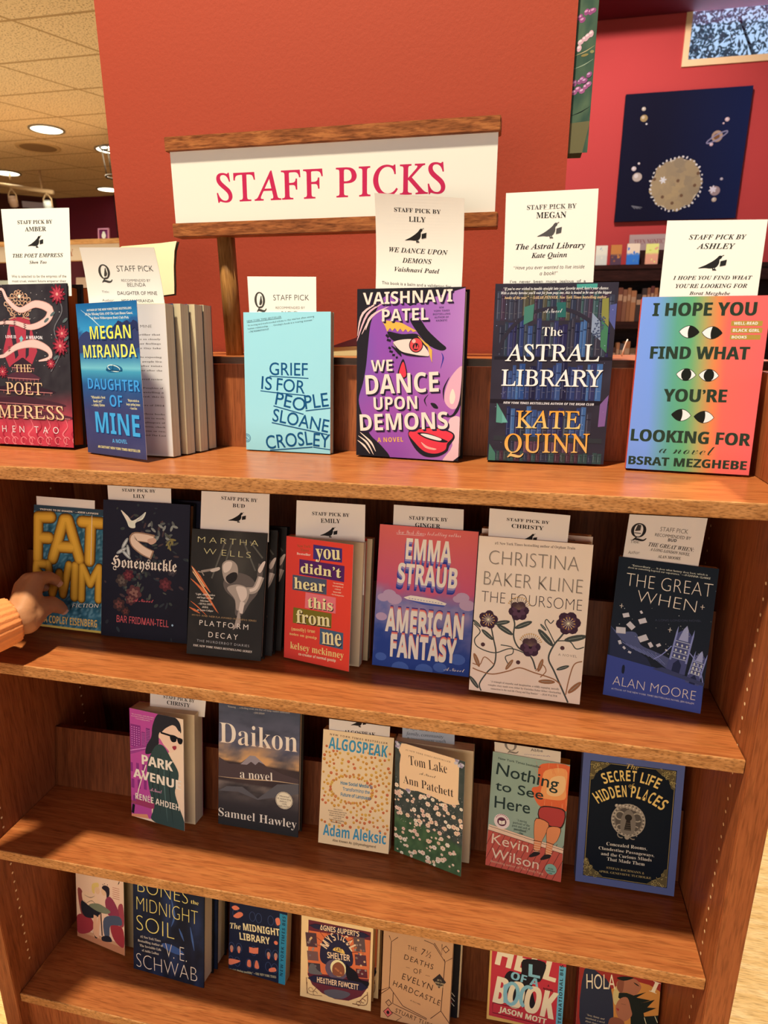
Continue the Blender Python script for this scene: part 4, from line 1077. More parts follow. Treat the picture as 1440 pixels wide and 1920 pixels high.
W3 = '#cdb8a1'
def art_park():
    a = Art(*(0.1138, 0.2000), white=W3)
    a.fill('#e0b496')
    mg = '#a8437e'
    a.poly(mg, [(0.000, 1.000), (0.580, 1.000), (0.510, 0.831), (0.412, 0.630), (0.367, 0.338), (0.401, 0.023), (-0.000, -0.001)])
    for (p, q, c) in (((0.009, 0.859), (0.207, 0.654), '#7d2f68'), ((0.221, 0.809), (0.294, 0.684), '#7d2f68'), ((0.308, 0.851), (0.384, 0.702), '#6e2c60')):
        a.rect(c, (p[0], q[1]), (q[0], p[1]))
        M = a.frame((p[0], q[1]), (q[0], q[1]), p)
        for i in range(4):
            for j in range(9): a.rect('#c274a4', M(.1 + .23 * i, .06 + .1 * j), M(.2 + .23 * i, .1 + .1 * j))
    a.poly('#8c3a72', [(0.002, 0.641), (0.332, 0.702), (0.333, 0.658), (0.002, 0.576)]); a.line('#c878a8', .012, [(0.002, 0.612),(0.333, 0.675)])
    for j in range(3):
        for i in range(3):
            M = a.frame((0.013, 0.056), (0.386, 0.074), (0.010, 0.564))
            a.rect('#7d2f68', M(.08 + .32 * i, .12 + .30 * j), M(.26 + .32 * i, .28 + .30 * j))
    a.poly('#8f3f52', [(-0.001, 0.150), (0.398, 0.144), (0.399, 0.117), (-0.001, 0.122)]); a.poly('#c9805c', [(0.005, 0.021), (0.306, 0.055), (0.334, 0.019), (-0.000, -0.004)])
    # woman: hair, face, coat
    hair = '#2b282b'
    a.blob(hair, [(0.530, 0.994),(0.704, 1.016),(0.853, 1.001),(0.941, 0.957),(0.958, 0.874),(0.859, 0.886),(0.761, 0.862),(0.623, 0.845),(0.563, 0.750),(0.438, 0.646),(0.295, 0.614),(0.319, 0.694),(0.408, 0.781),(0.436, 0.885)], 5)
    a.blob('#dcae92', [(0.561, 0.831),(0.660, 0.887),(0.807, 0.929),(0.932, 0.895),(0.956, 0.812),(0.920, 0.746),(0.831, 0.697),(0.731, 0.672),(0.641, 0.710),(0.557, 0.775)], 5)
    a.blob('#b4527e', [(0.557, 0.787),(0.640, 0.735),(0.738, 0.685),(0.668, 0.663),(0.565, 0.700)], 4)
    a.poly(hair, smooth([(0.533, 0.884),(0.755, 0.983),(0.916, 0.966),(0.933, 0.883),(0.832, 0.932),(0.685, 0.890),(0.586, 0.840)], True, 4))
    a.blob('#1c1a1c', [(0.767, 0.838),(0.874, 0.836),(0.868, 0.791),(0.802, 0.778),(0.763, 0.800)], 4); a.blob('#1c1a1c', [(0.891, 0.826),(0.985, 0.822),(0.968, 0.779),(0.909, 0.779)], 4); a.line('#1c1a1c', .03, [(0.586, 0.840),(0.767, 0.832),(0.899, 0.824)])
    a.blob('#8c2f38', [(0.796, 0.736),(0.865, 0.751),(0.871, 0.727),(0.830, 0.710)], 4)
    coat = '#33403c'
    a.blob(coat, [(0.412, 0.642),(0.513, 0.719),(0.641, 0.723),(0.771, 0.627),(0.902, 0.518),(0.882, 0.413),(0.835, 0.329),(0.904, 0.209),(0.994, 0.092),(0.999, 0.003),(0.694, -0.011),(0.388, 0.020),(0.425, 0.134),(0.340, 0.334),(0.323, 0.515)], 4)
    for pts in ([(0.592, 0.653),(0.522, 0.439),(0.559, 0.102)], [(0.773, 0.576),(0.730, 0.391),(0.797, 0.033)], [(0.441, 0.531),(0.420, 0.346),(0.478, 0.143)]):
        a.line('#232a2a', .018, pts, True, True)
    a.line('#4f625c', .02, [(0.645, 0.610),(0.640, 0.378),(0.692, 0.043)], True, True)
    a.line('#e3c3a4', .016, [(0.297, 0.511),(0.154, 0.280),(0.101, 0.138)], True); a.poly('#8f3552', [(0.100, 0.179),(0.450, 0.178),(0.439, 0.123),(0.087, 0.122)])
    a.line('#1c1a1c', .05, [(0.046, 0.116),(0.025, 0.031)])
    wt = '#f1dfd2'
    a.T('PARK', (0.225, 0.512), (0.801, 0.514), (0.224, 0.597), wt, 'sb', .03)
    a.T('AVENUE', (0.055, 0.373), (0.947, 0.365), (0.054, 0.452), wt, 'sb', .03)
    a.T('A Novel', (0.368, 0.283), (0.592, 0.286), (0.367, 0.318), '#c98a9c', 'sc')
    a.T('REN\u00c9E AHDIEH', (0.084, 0.173), (0.914, 0.171), (0.084, 0.227), wt, 'sb', 0)
    a.lines(['\u201cAn irresistible, wickedly funny', 'novel about family and secrets.\u201d', '\u2014a bestselling author'], (0.035, 0.948), (0.460, 0.954), (0.035, 0.958), (0.000, -0.018), '#e6b8cc', 's')
    return a

def art_daikon():
    a = Art(*(0.1474, 0.2260), white=W3)
    def f(u, v):
        n = nz(u * .6, v * 2.2, 5, 2)
        if v > .52:
            c = mix('#c08a58', '#5a5560', (v - .53) / .16 + n * 1.3)
            c = mix(c, '#3f4048', (v - .70) / .3 + n * .6)
            return mix(c, '#2e2a2c', max(0, n) * 1.2 * (1 - (v - .52)))
        if v > .36:
            return mix('#3b2f2e', '#7c5d48', (.5 - abs(u - .5)) * .2 + n * .3)
        c = mix('#37302f', '#8a7466', (v - .18) / .2 * (0.5 + n * 1.6))
        return mix('#2a2726', c, v / .18)
    a.grid(f, 36, 60)
    a.poly('#4a3a38', [(-0.000, 0.385), (0.002, 0.544), (0.138, 0.501), (0.262, 0.508), (0.401, 0.590), (0.463, 0.590), (0.595, 0.525), (0.804, 0.480), (1.010, 0.457), (1.012, 0.424), (0.494, 0.403)])
    a.poly('#8a7a78', [(0.280, 0.510), (0.392, 0.589), (0.462, 0.592), (0.578, 0.535), (0.507, 0.550), (0.465, 0.521), (0.411, 0.542), (0.359, 0.513)])
    a.poly('#57504f', [(0.002, 0.271), (0.106, 0.317), (0.302, 0.332), (0.499, 0.257), (0.738, 0.395), (1.003, 0.424), (1.006, 0.346), (0.499, 0.246), (0.250, 0.286)])
    a.line('#c09a74', .014, [(-0.000, 0.385),(0.318, 0.396),(0.668, 0.416),(1.008, 0.422)], True, True)
    wt = '#e6cfba'
    a.T('Daikon', (0.013, 0.660), (0.976, 0.669), (0.015, 0.824), wt, 'r', -.009, c2='#d8b89c')
    a.T('a novel', (0.274, 0.402), (0.682, 0.414), (0.272, 0.470), wt, 'r', -.009)
    a.T('Samuel Hawley', (0.002, 0.066), (0.983, 0.070), (0.001, 0.133), wt, 'r', -.009)
    a.ell('#e2c39e', (0.825, 0.276), .105); a.ring('#5a4638', (0.825, 0.276), .097, .004)
    a.lines(['\u201cHaunted.', 'A rewarding', 'debut.\u201d', '\u2014KARL', 'MARLANTES'], (0.742, 0.301), (0.910, 0.302), (0.741, 0.315), (-0.001, -0.020), '#4a3a30', 's')
    a.lines(['\u201cRiveting . . . a thrilling novel, one that will keep readers enthralled.\u201d', '\u2014JOHN GRISHAM'], (0.110, 0.946), (0.889, 0.960), (0.110, 0.960), (0.001, -0.028), '#a89888', 's')
    return a

def art_algo():
    a = Art(*(0.1207, 0.1920), white=W3)
    a.fill('#d8b488')
    rnd = random.Random(6)
    pts = []
    for k in range(900):
        u, v = rnd.uniform(.03, .97), rnd.uniform(.17, .86)
        e = ((u - .44) / .27) ** 2 + ((v - .505) / .10) ** 2
        if e < 1.05: continue
        if v < .20 + .1 * u * 0 and rnd.random() < .7: continue
        if .22 < v < .34 and u < .38: continue
        if all((u - x) ** 2 + ((v - y) * 1.5) ** 2 > .0022 for x, y in pts): pts.append((u, v))
    for k in range(34):
        t = 2 * math.pi * k / 34; pts.append((.44 + .30 * math.cos(t), .505 + .115 * math.sin(t)))
    for u, v in pts[:260]:
        r_ = rnd.uniform(.016, .023)
        a.ell(rnd.choice(['#d09440', '#c98a3c', '#c87d48', '#c4683f', '#d2a04a']), (u, v), r_, n=10)
        a.line('#6b4222', .005, [(u - r_ * .5, v - r_ * .15), (u, v - r_ * .4), (u + r_ * .5, v - r_ * .15)])
        a.ell('#5a3820', (u - r_ * .4, v + r_ * .22), .0035, n=5); a.ell('#5a3820', (u + r_ * .4, v + r_ * .22), .0035, n=5)
    a.T('NEW YORK TIMES BESTSELLER', (0.098, 0.955), (0.914, 0.938), (0.097, 0.970), '#54372a', 'sb', .0, 1.3)
    a.T('ALGOSPEAK', (0.086, 0.838), (0.919, 0.825), (0.082, 0.935), '#3f7f94', 'sb', .006, sh=(.006, -.004, '#e6cfae', 1))
    a.lines(['How Social Media Is', 'Transforming the', 'Future of Language'], (0.282, 0.539), (0.736, 0.541), (0.280, 0.566), (-0.001, -0.050), '#3b7186', 'sn', .025)
    a.T('Adam Aleksic', (0.064, 0.074), (0.959, 0.079), (0.056, 0.165), '#3f7f94', 'sb', .004)
    a.T('Also Known As @Etymologynerd', (0.205, 0.031), (0.819, 0.033), (0.203, 0.051), '#33261e', 'sb')
    a.lines(['\u201cAdam Aleksic is', 'the most popular linguist on the', 'internet and this book will', 'enlighten and delight you.\u201d', '\u2014Amanda Montell,', 'New York Times bestselling', 'author of Cultish'], (0.126, 0.309), (0.391, 0.308), (0.125, 0.322), (-0.002, -0.019), '#54372a', 'r')
    return a

def art_tom():
    a = Art(*(0.1177, 0.2040), white=W3)
    def f(u, v):
        n = nz(u, v * 1.6, 9, 4)
        c = mix('#2f3632', '#4b4a42', n + .5)
        g = mix('#34452f', '#4f6440', nz(u, v, 12, 8) + .5)
        return mix(g, c, (v - .30 + .12 * (u - .4) + n * .1) / .06)
    a.grid(f, 36, 54)
    a.poly('#d6ad84', [(0.094, 0.994), (0.320, 1.013), (0.853, 1.001), (0.922, 0.946), (0.923, 0.667), (0.944, 0.627), (0.862, 0.602), (0.746, 0.598), (0.546, 0.619), (0.345, 0.622), (0.161, 0.596), (0.070, 0.600), (0.068, 0.810), (0.086, 0.891), (0.055, 0.929)])
    rnd = random.Random(8)
    for k in range(150):
        u, v = rnd.random(), rnd.random() * .62
        r_ = rnd.uniform(.012, .036)
        a.flower(rnd.choice(['#d9b79a', '#d2ac8c', '#cfa890', '#e0c2a6']), (u, v), r_, 6, rnd.choice(['#a88a54', '#b06a5c']), rnd.random() * 60, .8)
    for k in range(160):
        a.ell('#b4a79a', (rnd.random(), .3 + rnd.random() * .4), rnd.uniform(.003, .006), n=5)
    for p in ((0.034, 0.968), (0.023, 0.994), (0.890, 0.982), (0.944, 0.967), (0.199, 0.584)):
        for k in range(6): a.ell('#8c7d8c' if k % 2 else '#b3a6a4', (p[0] + rnd.uniform(-.03, .03), p[1] + rnd.uniform(-.02, .02)), .022, n=8)
    a.T('#1 NEW YORK TIMES BESTSELLER', (0.157, 0.943), (0.803, 0.955), (0.157, 0.956), '#7d5f48', 'r', 0, 1.2)
    a.T('Tom Lake', (0.213, 0.829), (0.761, 0.856), (0.211, 0.911), '#3f3028', 'r', -.009)
    a.T('A Novel', (0.363, 0.773), (0.604, 0.784), (0.361, 0.797), '#54402f', 'sc')
    a.T('Ann Patchett', (0.129, 0.652), (0.857, 0.672), (0.134, 0.725), '#3f3028', 'r', -.009)
    return a

def art_nothing():
    a = Art(*(0.1174, 0.1900), white=W3)
    a.grid(lambda u, v: mix('#7f8a74', '#8c9682', nz(u, v, 6) + .5), 8, 10)
    a.poly('#b24f40', [(0.005, 0.316), (0.995, 0.251), (1.000, 0.000), (-0.001, -0.000)])
    M = a.frame((-0.001, -0.000), (1.000, 0.000), (0.005, 0.316))
    for k in range(14):
        a.line('#63332c', .006, [M(k / 12 - .2, 0), M(k / 12, 1)])
    a.poly('#d6ad8c', [(0.011, 0.367), (1.000, 0.291), (0.996, 0.247), (0.005, 0.316)]); a.line('#4a3a32', .006, [(0.013, 0.350),(1.002, 0.276)]); a.line('#4a3a32', .006, [(0.005, 0.316),(0.996, 0.247)])
    sk = '#c9794c'; ln = '#3a2620'
    # burning child: flames, shorts, legs, socks, shoes
    fl = [(0.652, 0.970), (1.005, 0.988), (1.002, 0.824), (1.004, 0.673), (0.993, 0.608), (0.807, 0.584), (0.671, 0.606), (0.599, 0.649), (0.540, 0.746), (0.633, 0.782), (0.605, 0.869)]
    a.blob('#c85a34', fl, 4)
    a.blob('#d98a50', [(0.696, 0.917),(0.953, 0.957),(0.970, 0.808),(0.963, 0.706),(0.759, 0.681),(0.661, 0.695),(0.670, 0.799)], 4)
    a.blob('#e0a46c', [(0.777, 0.862),(0.942, 0.893),(0.955, 0.781),(0.868, 0.720),(0.734, 0.730)], 4)
    rnd = random.Random(2)
    Mf = a.frame((0.617, 0.560), (1.031, 0.600), (0.615, 0.959))
    for k in range(26):
        x = rnd.random(); y = rnd.choice([rnd.uniform(.0, .15), rnd.uniform(.75, .95)])
        a.line(rnd.choice(['#b8452c', '#e3a066', '#c9502f']), .012, [Mf(x, y), Mf(x + rnd.uniform(-.1, .06), y + .16)], False, True)
    a.blob(ln, [(0.667, 0.605),(0.840, 0.627),(0.989, 0.607),(0.962, 0.464),(0.802, 0.453),(0.652, 0.505)], 3)
    a.blob('#a03a34', [(0.675, 0.598),(0.841, 0.617),(0.975, 0.599),(0.948, 0.473),(0.801, 0.464),(0.665, 0.514)], 3)
    for pts in ([(0.623, 0.502), (0.789, 0.484), (0.769, 0.396), (0.720, 0.310), (0.700, 0.228), (0.621, 0.227), (0.619, 0.309), (0.604, 0.400)], [(0.798, 0.453), (0.949, 0.460), (0.918, 0.351), (0.866, 0.305), (0.847, 0.209), (0.774, 0.209), (0.779, 0.305), (0.766, 0.396)]):
        a.blob(ln, pts, 3)
        cx = sum(p[0] for p in pts) / 8; cy = sum(p[1] for p in pts) / 8
        a.blob(sk, [(cx + (p[0] - cx) * .93, cy + (p[1] - cy) * .965) for p in pts], 3)
    for p, q in (((0.613, 0.309), (0.720, 0.310)), ((0.774, 0.318), (0.875, 0.309))):
        a.line(ln, .008, [p, q])
        for k in range(5): a.line('#d8a884', .008, [(p[0] + .006, p[1] - .012 - .02 * k), (q[0] - .015, q[1] - .012 - .02 * k)])
    a.blob('#2c2422', [(0.569, 0.161),(0.623, 0.206),(0.701, 0.217),(0.693, 0.193),(0.608, 0.161)], 4); a.blob('#2c2422', [(0.716, 0.161),(0.770, 0.205),(0.841, 0.215),(0.834, 0.188),(0.746, 0.157)], 4)
    k_ = '#26302c'
    a.T('Nothing', (0.061, 0.812), (0.871, 0.774), (0.068, 0.913), k_, 's', .006)
    a.T('to See', (0.064, 0.675), (0.693, 0.668), (0.065, 0.757), k_, 's', .006)
    a.T('Here', (0.069, 0.520), (0.539, 0.526), (0.073, 0.622), k_, 's', .006)
    a.T('New York Times bestseller', (0.078, 0.942), (0.637, 0.929), (0.076, 0.961), '#2f3a34', 's', .01)
    a.T('Kevin', (0.062, 0.206), (0.552, 0.193), (0.063, 0.293), '#e0b494', 's', .0)
    a.T('Wilson', (0.069, 0.080), (0.702, 0.067), (0.070, 0.166), '#e0b494', 's', .0)
    a.T('Bestselling author of The Family Fang', (0.070, 0.038), (0.769, 0.030), (0.068, 0.059), '#d09878', 's')
    a.lines(['\u201cA moving', 'portrait of the', 'push and pull of', 'parenthood.\u201d', '\u2014Time'], (0.322, 0.442), (0.561, 0.441), (0.320, 0.462), (-0.002, -0.027), '#2f3a34', 'r')
    a.ell('#d3b7b0', (0.181, 0.413), .105); a.ell('#5c2f3c', (0.181, 0.410), .062); a.poly('#d8c4bc', [(0.141, 0.419), (0.181, 0.416), (0.222, 0.427), (0.225, 0.396), (0.183, 0.384), (0.144, 0.389)]); a.line('#5c2f3c', .004, [(0.181, 0.416), (0.183, 0.384)])
    for k in range(9):
        an = R(30 + k * 15); a.ell('#8c4a58', ((0.181, 0.413)[0] + .085 * math.cos(an), (0.181, 0.413)[1] + .058 * math.sin(an)), .008, n=5)
    a.ell('#7d9c86', (0.860, 0.092), .075); a.lines(['INCLUDES', 'READING GROUP', 'GUIDE'], (0.802, 0.089), (0.913, 0.092), (0.800, 0.101), (0.002, -0.020), '#2f3a34', 'sb')
    return a

def art_secret():
    a = Art(*(0.1440, 0.2120), white=W3)
    a.fill('#4f5478')
    M = lambda x, y: (x, y)
    gold = '#b4924f'
    a.rect('#171a1f', (.075, .055), (.925, .945))
    for p, q in (((.085, .062), (.915, .062)), ((.915, .062), (.915, .938)), ((.915, .938), (.085, .938)), ((.085, .938), (.085, .062))):
        a.line('#8a7348', .006, [p, q])
    rnd = random.Random(5)
    for cx, cy, sx, sy in ((.085, .062, 1, 1), (.915, .062, -1, 1), (.085, .938, 1, -1), (.915, .938, -1, -1)):
        a.poly('#57492f', [(cx, cy), (cx + .20 * sx, cy), (cx + .14 * sx, cy + .035 * sy), (cx + .06 * sx, cy + .07 * sy), (cx + .03 * sx, cy + .13 * sy), (cx, cy + .14 * sy)])
        for k in range(34):
            x, y = rnd.random(), rnd.random()
            if x * 1.1 + y > 1.0: continue
            a.ring('#a08a52', (cx + sx * x * .19, cy + sy * y * .13), rnd.uniform(.008, .017), .004, a0=rnd.random() * 360, a1=rnd.random() * 360 + 250, n=9)
    a.T('The', (0.434, 0.917), (0.554, 0.915), (0.437, 0.955), gold, 'ri', -.01)
    a.arc('SECRET LIFE', (0.221, 0.781), (0.489, 0.829), (0.761, 0.794), .105, '#cfa95e', 'sn', .03)
    a.T('of', (0.469, 0.778), (0.525, 0.777), (0.468, 0.813), gold, 'ri', -.01)
    a.arc('HIDDEN PLACES', (0.176, 0.625), (0.495, 0.709), (0.817, 0.634), .115, '#cfa95e', 'sn', .03)
    c = (0.492, 0.528)
    a.ell('#4f453c', c, .17, .185); a.ring('#8f7f6c', c, .165, .012, .18); a.ring('#6d6052', c, .14, .02, .155)
    for k in range(26):
        an = R(k * 360 / 26); p = (c[0] + .152 * math.cos(an), c[1] + .115 * math.sin(an)); a.ell('#a08e78', p, .012, n=7)
    for k in range(8):
        p = ((0.368, 0.620)[0] + ((0.609, 0.634)[0] - (0.368, 0.620)[0]) * k / 7, (0.367, 0.629)[1] + .012 * math.sin(math.pi * k / 7) - .004 * k); a.ell('#8d7d6a', p, .02, n=10); a.ell('#b8a690', (p[0] - .004, p[1] + .004), .008, n=7)
    for sx in (-1, 1):
        a.ring('#93836e', (c[0] + sx * .085, c[1] + .03), .045, .014, a0=0, a1=320); a.ring('#93836e', (c[0] + sx * .08, c[1] - .06), .03, .012, a0=40, a1=330)
        a.ring('#7d6f5e', (c[0] + sx * .06, c[1] - .115), .035, .012, a0=0, a1=300)
    a.ell('#8d7d6a', (c[0], c[1] - .13), .025, n=10)
    a.blob('#6f6254', [(c[0] - .06, c[1] - .09), (c[0] - .07, c[1] + .02), (c[0], c[1] + .085), (c[0] + .07, c[1] + .02), (c[0] + .06, c[1] - .09)], 4)
    a.ell('#2a241f', (c[0], c[1] + .022), .036, n=14); a.poly('#2a241f', [(c[0] - .018, c[1] + .01), (c[0] + .018, c[1] + .01), (c[0] + .035, c[1] - .075), (c[0] - .035, c[1] - .075)])
    for k in range(4): a.line('#57493c', .006, [(c[0] - .03 + .003 * k, c[1] - .068 + .016 * k), (c[0] + .03 - .003 * k, c[1] - .068 + .016 * k)])
    for t, p, q, r_ in (('Concealed Rooms,', (0.293, 0.315), (0.699, 0.321), (0.291, 0.341)), ('Clandestine Passageways,', (0.217, 0.276), (0.776, 0.278), (0.214, 0.299)), ('and the Curious Minds', (0.246, 0.234), (0.753, 0.240), (0.244, 0.259)), ('That Made Them', (0.309, 0.198), (0.688, 0.199), (0.306, 0.224))):
        a.T(t, p, q, r_, '#cbbba4', 'r', -.009)
    a.T('STEFAN BACHMANN &', (0.309, 0.134), (0.690, 0.133), (0.308, 0.151), '#a08a58', 'r', -.009)
    a.T('APRIL GENEVIEVE TUCHOLKE', (0.235, 0.099), (0.763, 0.105), (0.234, 0.115), '#a08a58', 'r', -.009)
    return a

W4 = '#cdb8a1'
def art_couple():
    a = Art(*(0.1206, 0.1960), white=W4)
    a.fill('#cfa486')
    a.poly('#a86a4a', [(0.000, 0.000), (0.001, 0.063), (0.999, 0.087), (1.000, 0.000)])
    a.poly('#b5805c', [(0.001, 0.059), (0.001, 0.099), (0.999, 0.112), (0.999, 0.078)])
    a.blob('#8a2f33', [(0.013, 0.234),(0.270, 0.275),(0.371, 0.183),(0.235, 0.082),(0.011, 0.047)], 4); a.blob('#7d3a34', [(0.033, 0.520),(0.119, 0.530),(0.203, 0.408),(0.151, 0.257),(0.083, 0.294)], 4)
    a.blob('#8a2f33', [(0.721, 0.264),(0.965, 0.285),(0.983, 0.083),(0.787, 0.123)], 4); a.blob('#8c3a40', [(0.882, 0.497),(0.979, 0.536),(0.997, 0.327),(0.900, 0.305)], 4)
    ln = '#3a2a28'
    a.blob('#d0a684', [(0.136, 0.516),(0.339, 0.525),(0.472, 0.485),(0.456, 0.394),(0.236, 0.328),(0.152, 0.397)], 4)
    for pts in ([(0.170, 0.488),(0.305, 0.483),(0.406, 0.522)], [(0.152, 0.432),(0.271, 0.388),(0.439, 0.443)], [(0.186, 0.387),(0.338, 0.455),(0.456, 0.412)]): a.line(ln, .010, pts, True, True)
    a.blob('#262226', [(0.118, 0.416),(0.271, 0.388),(0.506, 0.379),(0.439, 0.295),(0.202, 0.250),(0.107, 0.308)], 4)
    a.line('#c9906c', .07, [(0.405, 0.310),(0.388, 0.187),(0.388, 0.073)], True); a.line('#c9906c', .06, [(0.506, 0.327),(0.455, 0.203),(0.438, 0.076)], True)
    a.blob('#1f1c20', [(0.331, 0.139),(0.371, 0.087),(0.438, 0.072),(0.388, 0.064)], 3)
    a.ell('#c99a74', (0.456, 0.593), .055, .07); a.blob('#c9a25c', [(0.339, 0.585),(0.356, 0.641),(0.472, 0.674),(0.489, 0.635),(0.406, 0.608),(0.399, 0.546),(0.355, 0.546)], 4)
    a.ell('#c99a74', (0.588, 0.599), .05, .065); a.blob('#2c2226', [(0.555, 0.632),(0.598, 0.670),(0.696, 0.670),(0.710, 0.596),(0.654, 0.541),(0.637, 0.606)], 4)
    a.blob('#7d3240', [(0.621, 0.517),(0.719, 0.573),(0.834, 0.512),(0.899, 0.407),(0.704, 0.363),(0.638, 0.418)], 4)
    a.blob('#454854', [(0.589, 0.320),(0.899, 0.399),(0.949, 0.316),(0.721, 0.264),(0.688, 0.143),(0.589, 0.129)], 4)
    a.blob('#262226', [(0.539, 0.108),(0.688, 0.143),(0.738, 0.094),(0.546, 0.063)], 4)
    a.blob('#6c6a52', [(0.271, 0.397),(0.472, 0.450),(0.720, 0.419),(0.638, 0.374),(0.439, 0.365)], 4); a.line(ln, .022, [(0.522, 0.366),(0.539, 0.117)])
    for k in range(6): a.line('#9c4f40', .008, [((0.774, 0.683)[0], (0.774, 0.683)[1] - .022 * k), ((0.913, 0.691)[0], (0.913, 0.691)[1] - .022 * k)])
    a.line(ln, .02, [(0.922, 0.777),(0.890, 0.732)], True, True)
    for p in ((0.611, 0.689), (0.670, 0.690), (0.709, 0.656), (0.578, 0.676)): a.ell(ln, p, .01, n=6)
    return a

def art_bones():
    a = Art(*(0.1469, 0.2300), white=W4)
    a.grid(lambda u, v: mix('#1c1c24', '#28314f', max(0, nz(u, v * .7, 5, 5) * 2.2 + .2) * (1 - abs(u - .55))), 20, 26)
    for pts in ([(0.544, 0.709),(0.588, 0.564),(0.543, 0.460)], [(0.810, 0.503),(0.866, 0.305)], [(0.655, 0.464),(0.722, 0.364)]): a.line('#3d4f78', .03, pts, True, True)
    a.ell('#33456f', (0.565, 0.268), .16, .05, -10)
    y, wt = '#cdb263', '#cdb5a0'
    for t, p, q, r_ in (('BONES', (0.068, 0.694), (0.776, 0.690), (0.075, 0.817)), ('MIDNIGHT', (0.052, 0.532), (0.915, 0.534), (0.059, 0.655)), ('SOIL', (0.049, 0.354), (0.588, 0.355), (0.061, 0.494))):
        a.T(t, p, q, r_, y, 's', -.026)
    a.T('the', (0.818, 0.707), (0.923, 0.707), (0.818, 0.740), y, 'r', -.01)
    for t, p, q, r_ in (('V. E.', (0.463, 0.183), (0.762, 0.185), (0.470, 0.311)), ('SCHWAB', (0.044, 0.024), (0.909, 0.036), (0.056, 0.153))):
        a.T(t, p, q, r_, wt, 's', -.028)
    a.lines(['#1 New York Times', 'Bestselling Author of', 'The Invisible Life', 'of Addie LaRue'], (0.067, 0.294), (0.430, 0.304), (0.067, 0.314), (-0.001, -0.040), '#b3a08c', 'r')
    return a

def art_midnight():
    a = Art(*(0.1157, 0.1780), white=W4)
    a.fill('#1f2130')
    a.poly('#2f7186', [(0.870, 0.777), (1.041, 0.776), (1.000, -0.000), (0.888, -0.013)])
    M = a.frame((0.910, -0.009), (0.952, 0.782), (0.877, -0.015))
    a.T('NEW YORK TIMES BESTSELLER', (0.954, 0.090), (0.978, 1.014), (0.905, 0.080), '#1c2c38', 'sb', 0, 1.2)
    co = '#cb6a4c'
    for p in ((0.105, 0.646), (0.401, 0.661), (0.512, 0.662), (0.720, 0.671), (0.843, 0.675), (0.048, 0.255), (0.180, 0.267), (0.440, 0.281), (0.696, 0.296), (0.820, 0.307), (0.040, 0.098), (0.154, 0.105), (0.362, 0.122), (0.494, 0.132), (0.703, 0.150), (0.813, 0.153)):
        a.ring('#3a4460', p, .05, .007, .08); 
    a.blob(co, [(0.064, 0.608),(0.147, 0.666),(0.217, 0.674),(0.233, 0.644),(0.150, 0.600)], 4); a.blob(co, [(0.032, 0.705),(0.102, 0.735),(0.174, 0.711),(0.090, 0.679)], 3)
    a.blob(co, [(0.800, 0.703),(0.862, 0.723),(0.884, 0.665),(0.831, 0.638)], 3)
    a.poly(co, [(0.359, 0.312), (0.438, 0.314), (0.521, 0.333), (0.519, 0.264), (0.441, 0.249), (0.362, 0.249)])
    for p in ((0.049, 0.243), (0.180, 0.256), (0.702, 0.285), (0.826, 0.295)): a.ell('#a9735e', p, .03, .05); a.ell(co, (p[0], p[1] - .03), .02, .03, n=9)
    a.blob(co, [(0.002, 0.110),(0.139, 0.126),(0.211, 0.121),(0.113, 0.075),(0.013, 0.047)], 4); a.blob(co, [(0.338, 0.154),(0.388, 0.163),(0.397, 0.092),(0.335, 0.090)], 3); a.blob(co, [(0.478, 0.171),(0.512, 0.177),(0.543, 0.102),(0.467, 0.096)], 3); a.blob(co, [(0.718, 0.131),(0.813, 0.162),(0.842, 0.126),(0.733, 0.098)], 3)
    a.ell(co, (0.821, 0.441), .035, n=8)
    a.T('The', (0.018, 0.463), (0.205, 0.481), (0.021, 0.528), '#d6bb88', 'ri')
    a.T('MIDNIGHT', (0.251, 0.482), (0.883, 0.527), (0.253, 0.558), '#d6bb88', 'sb', .01)
    a.T('LIBRARY', (0.193, 0.367), (0.724, 0.405), (0.195, 0.443), '#d6bb88', 'sb', .01)
    a.T('\u201cA vivid, fabulous possibility.\u201d \u2014THE NEW YORK TIMES', (0.030, -0.018), (0.846, 0.047), (0.029, 0.008), '#b9a67c', 'r')
    return a

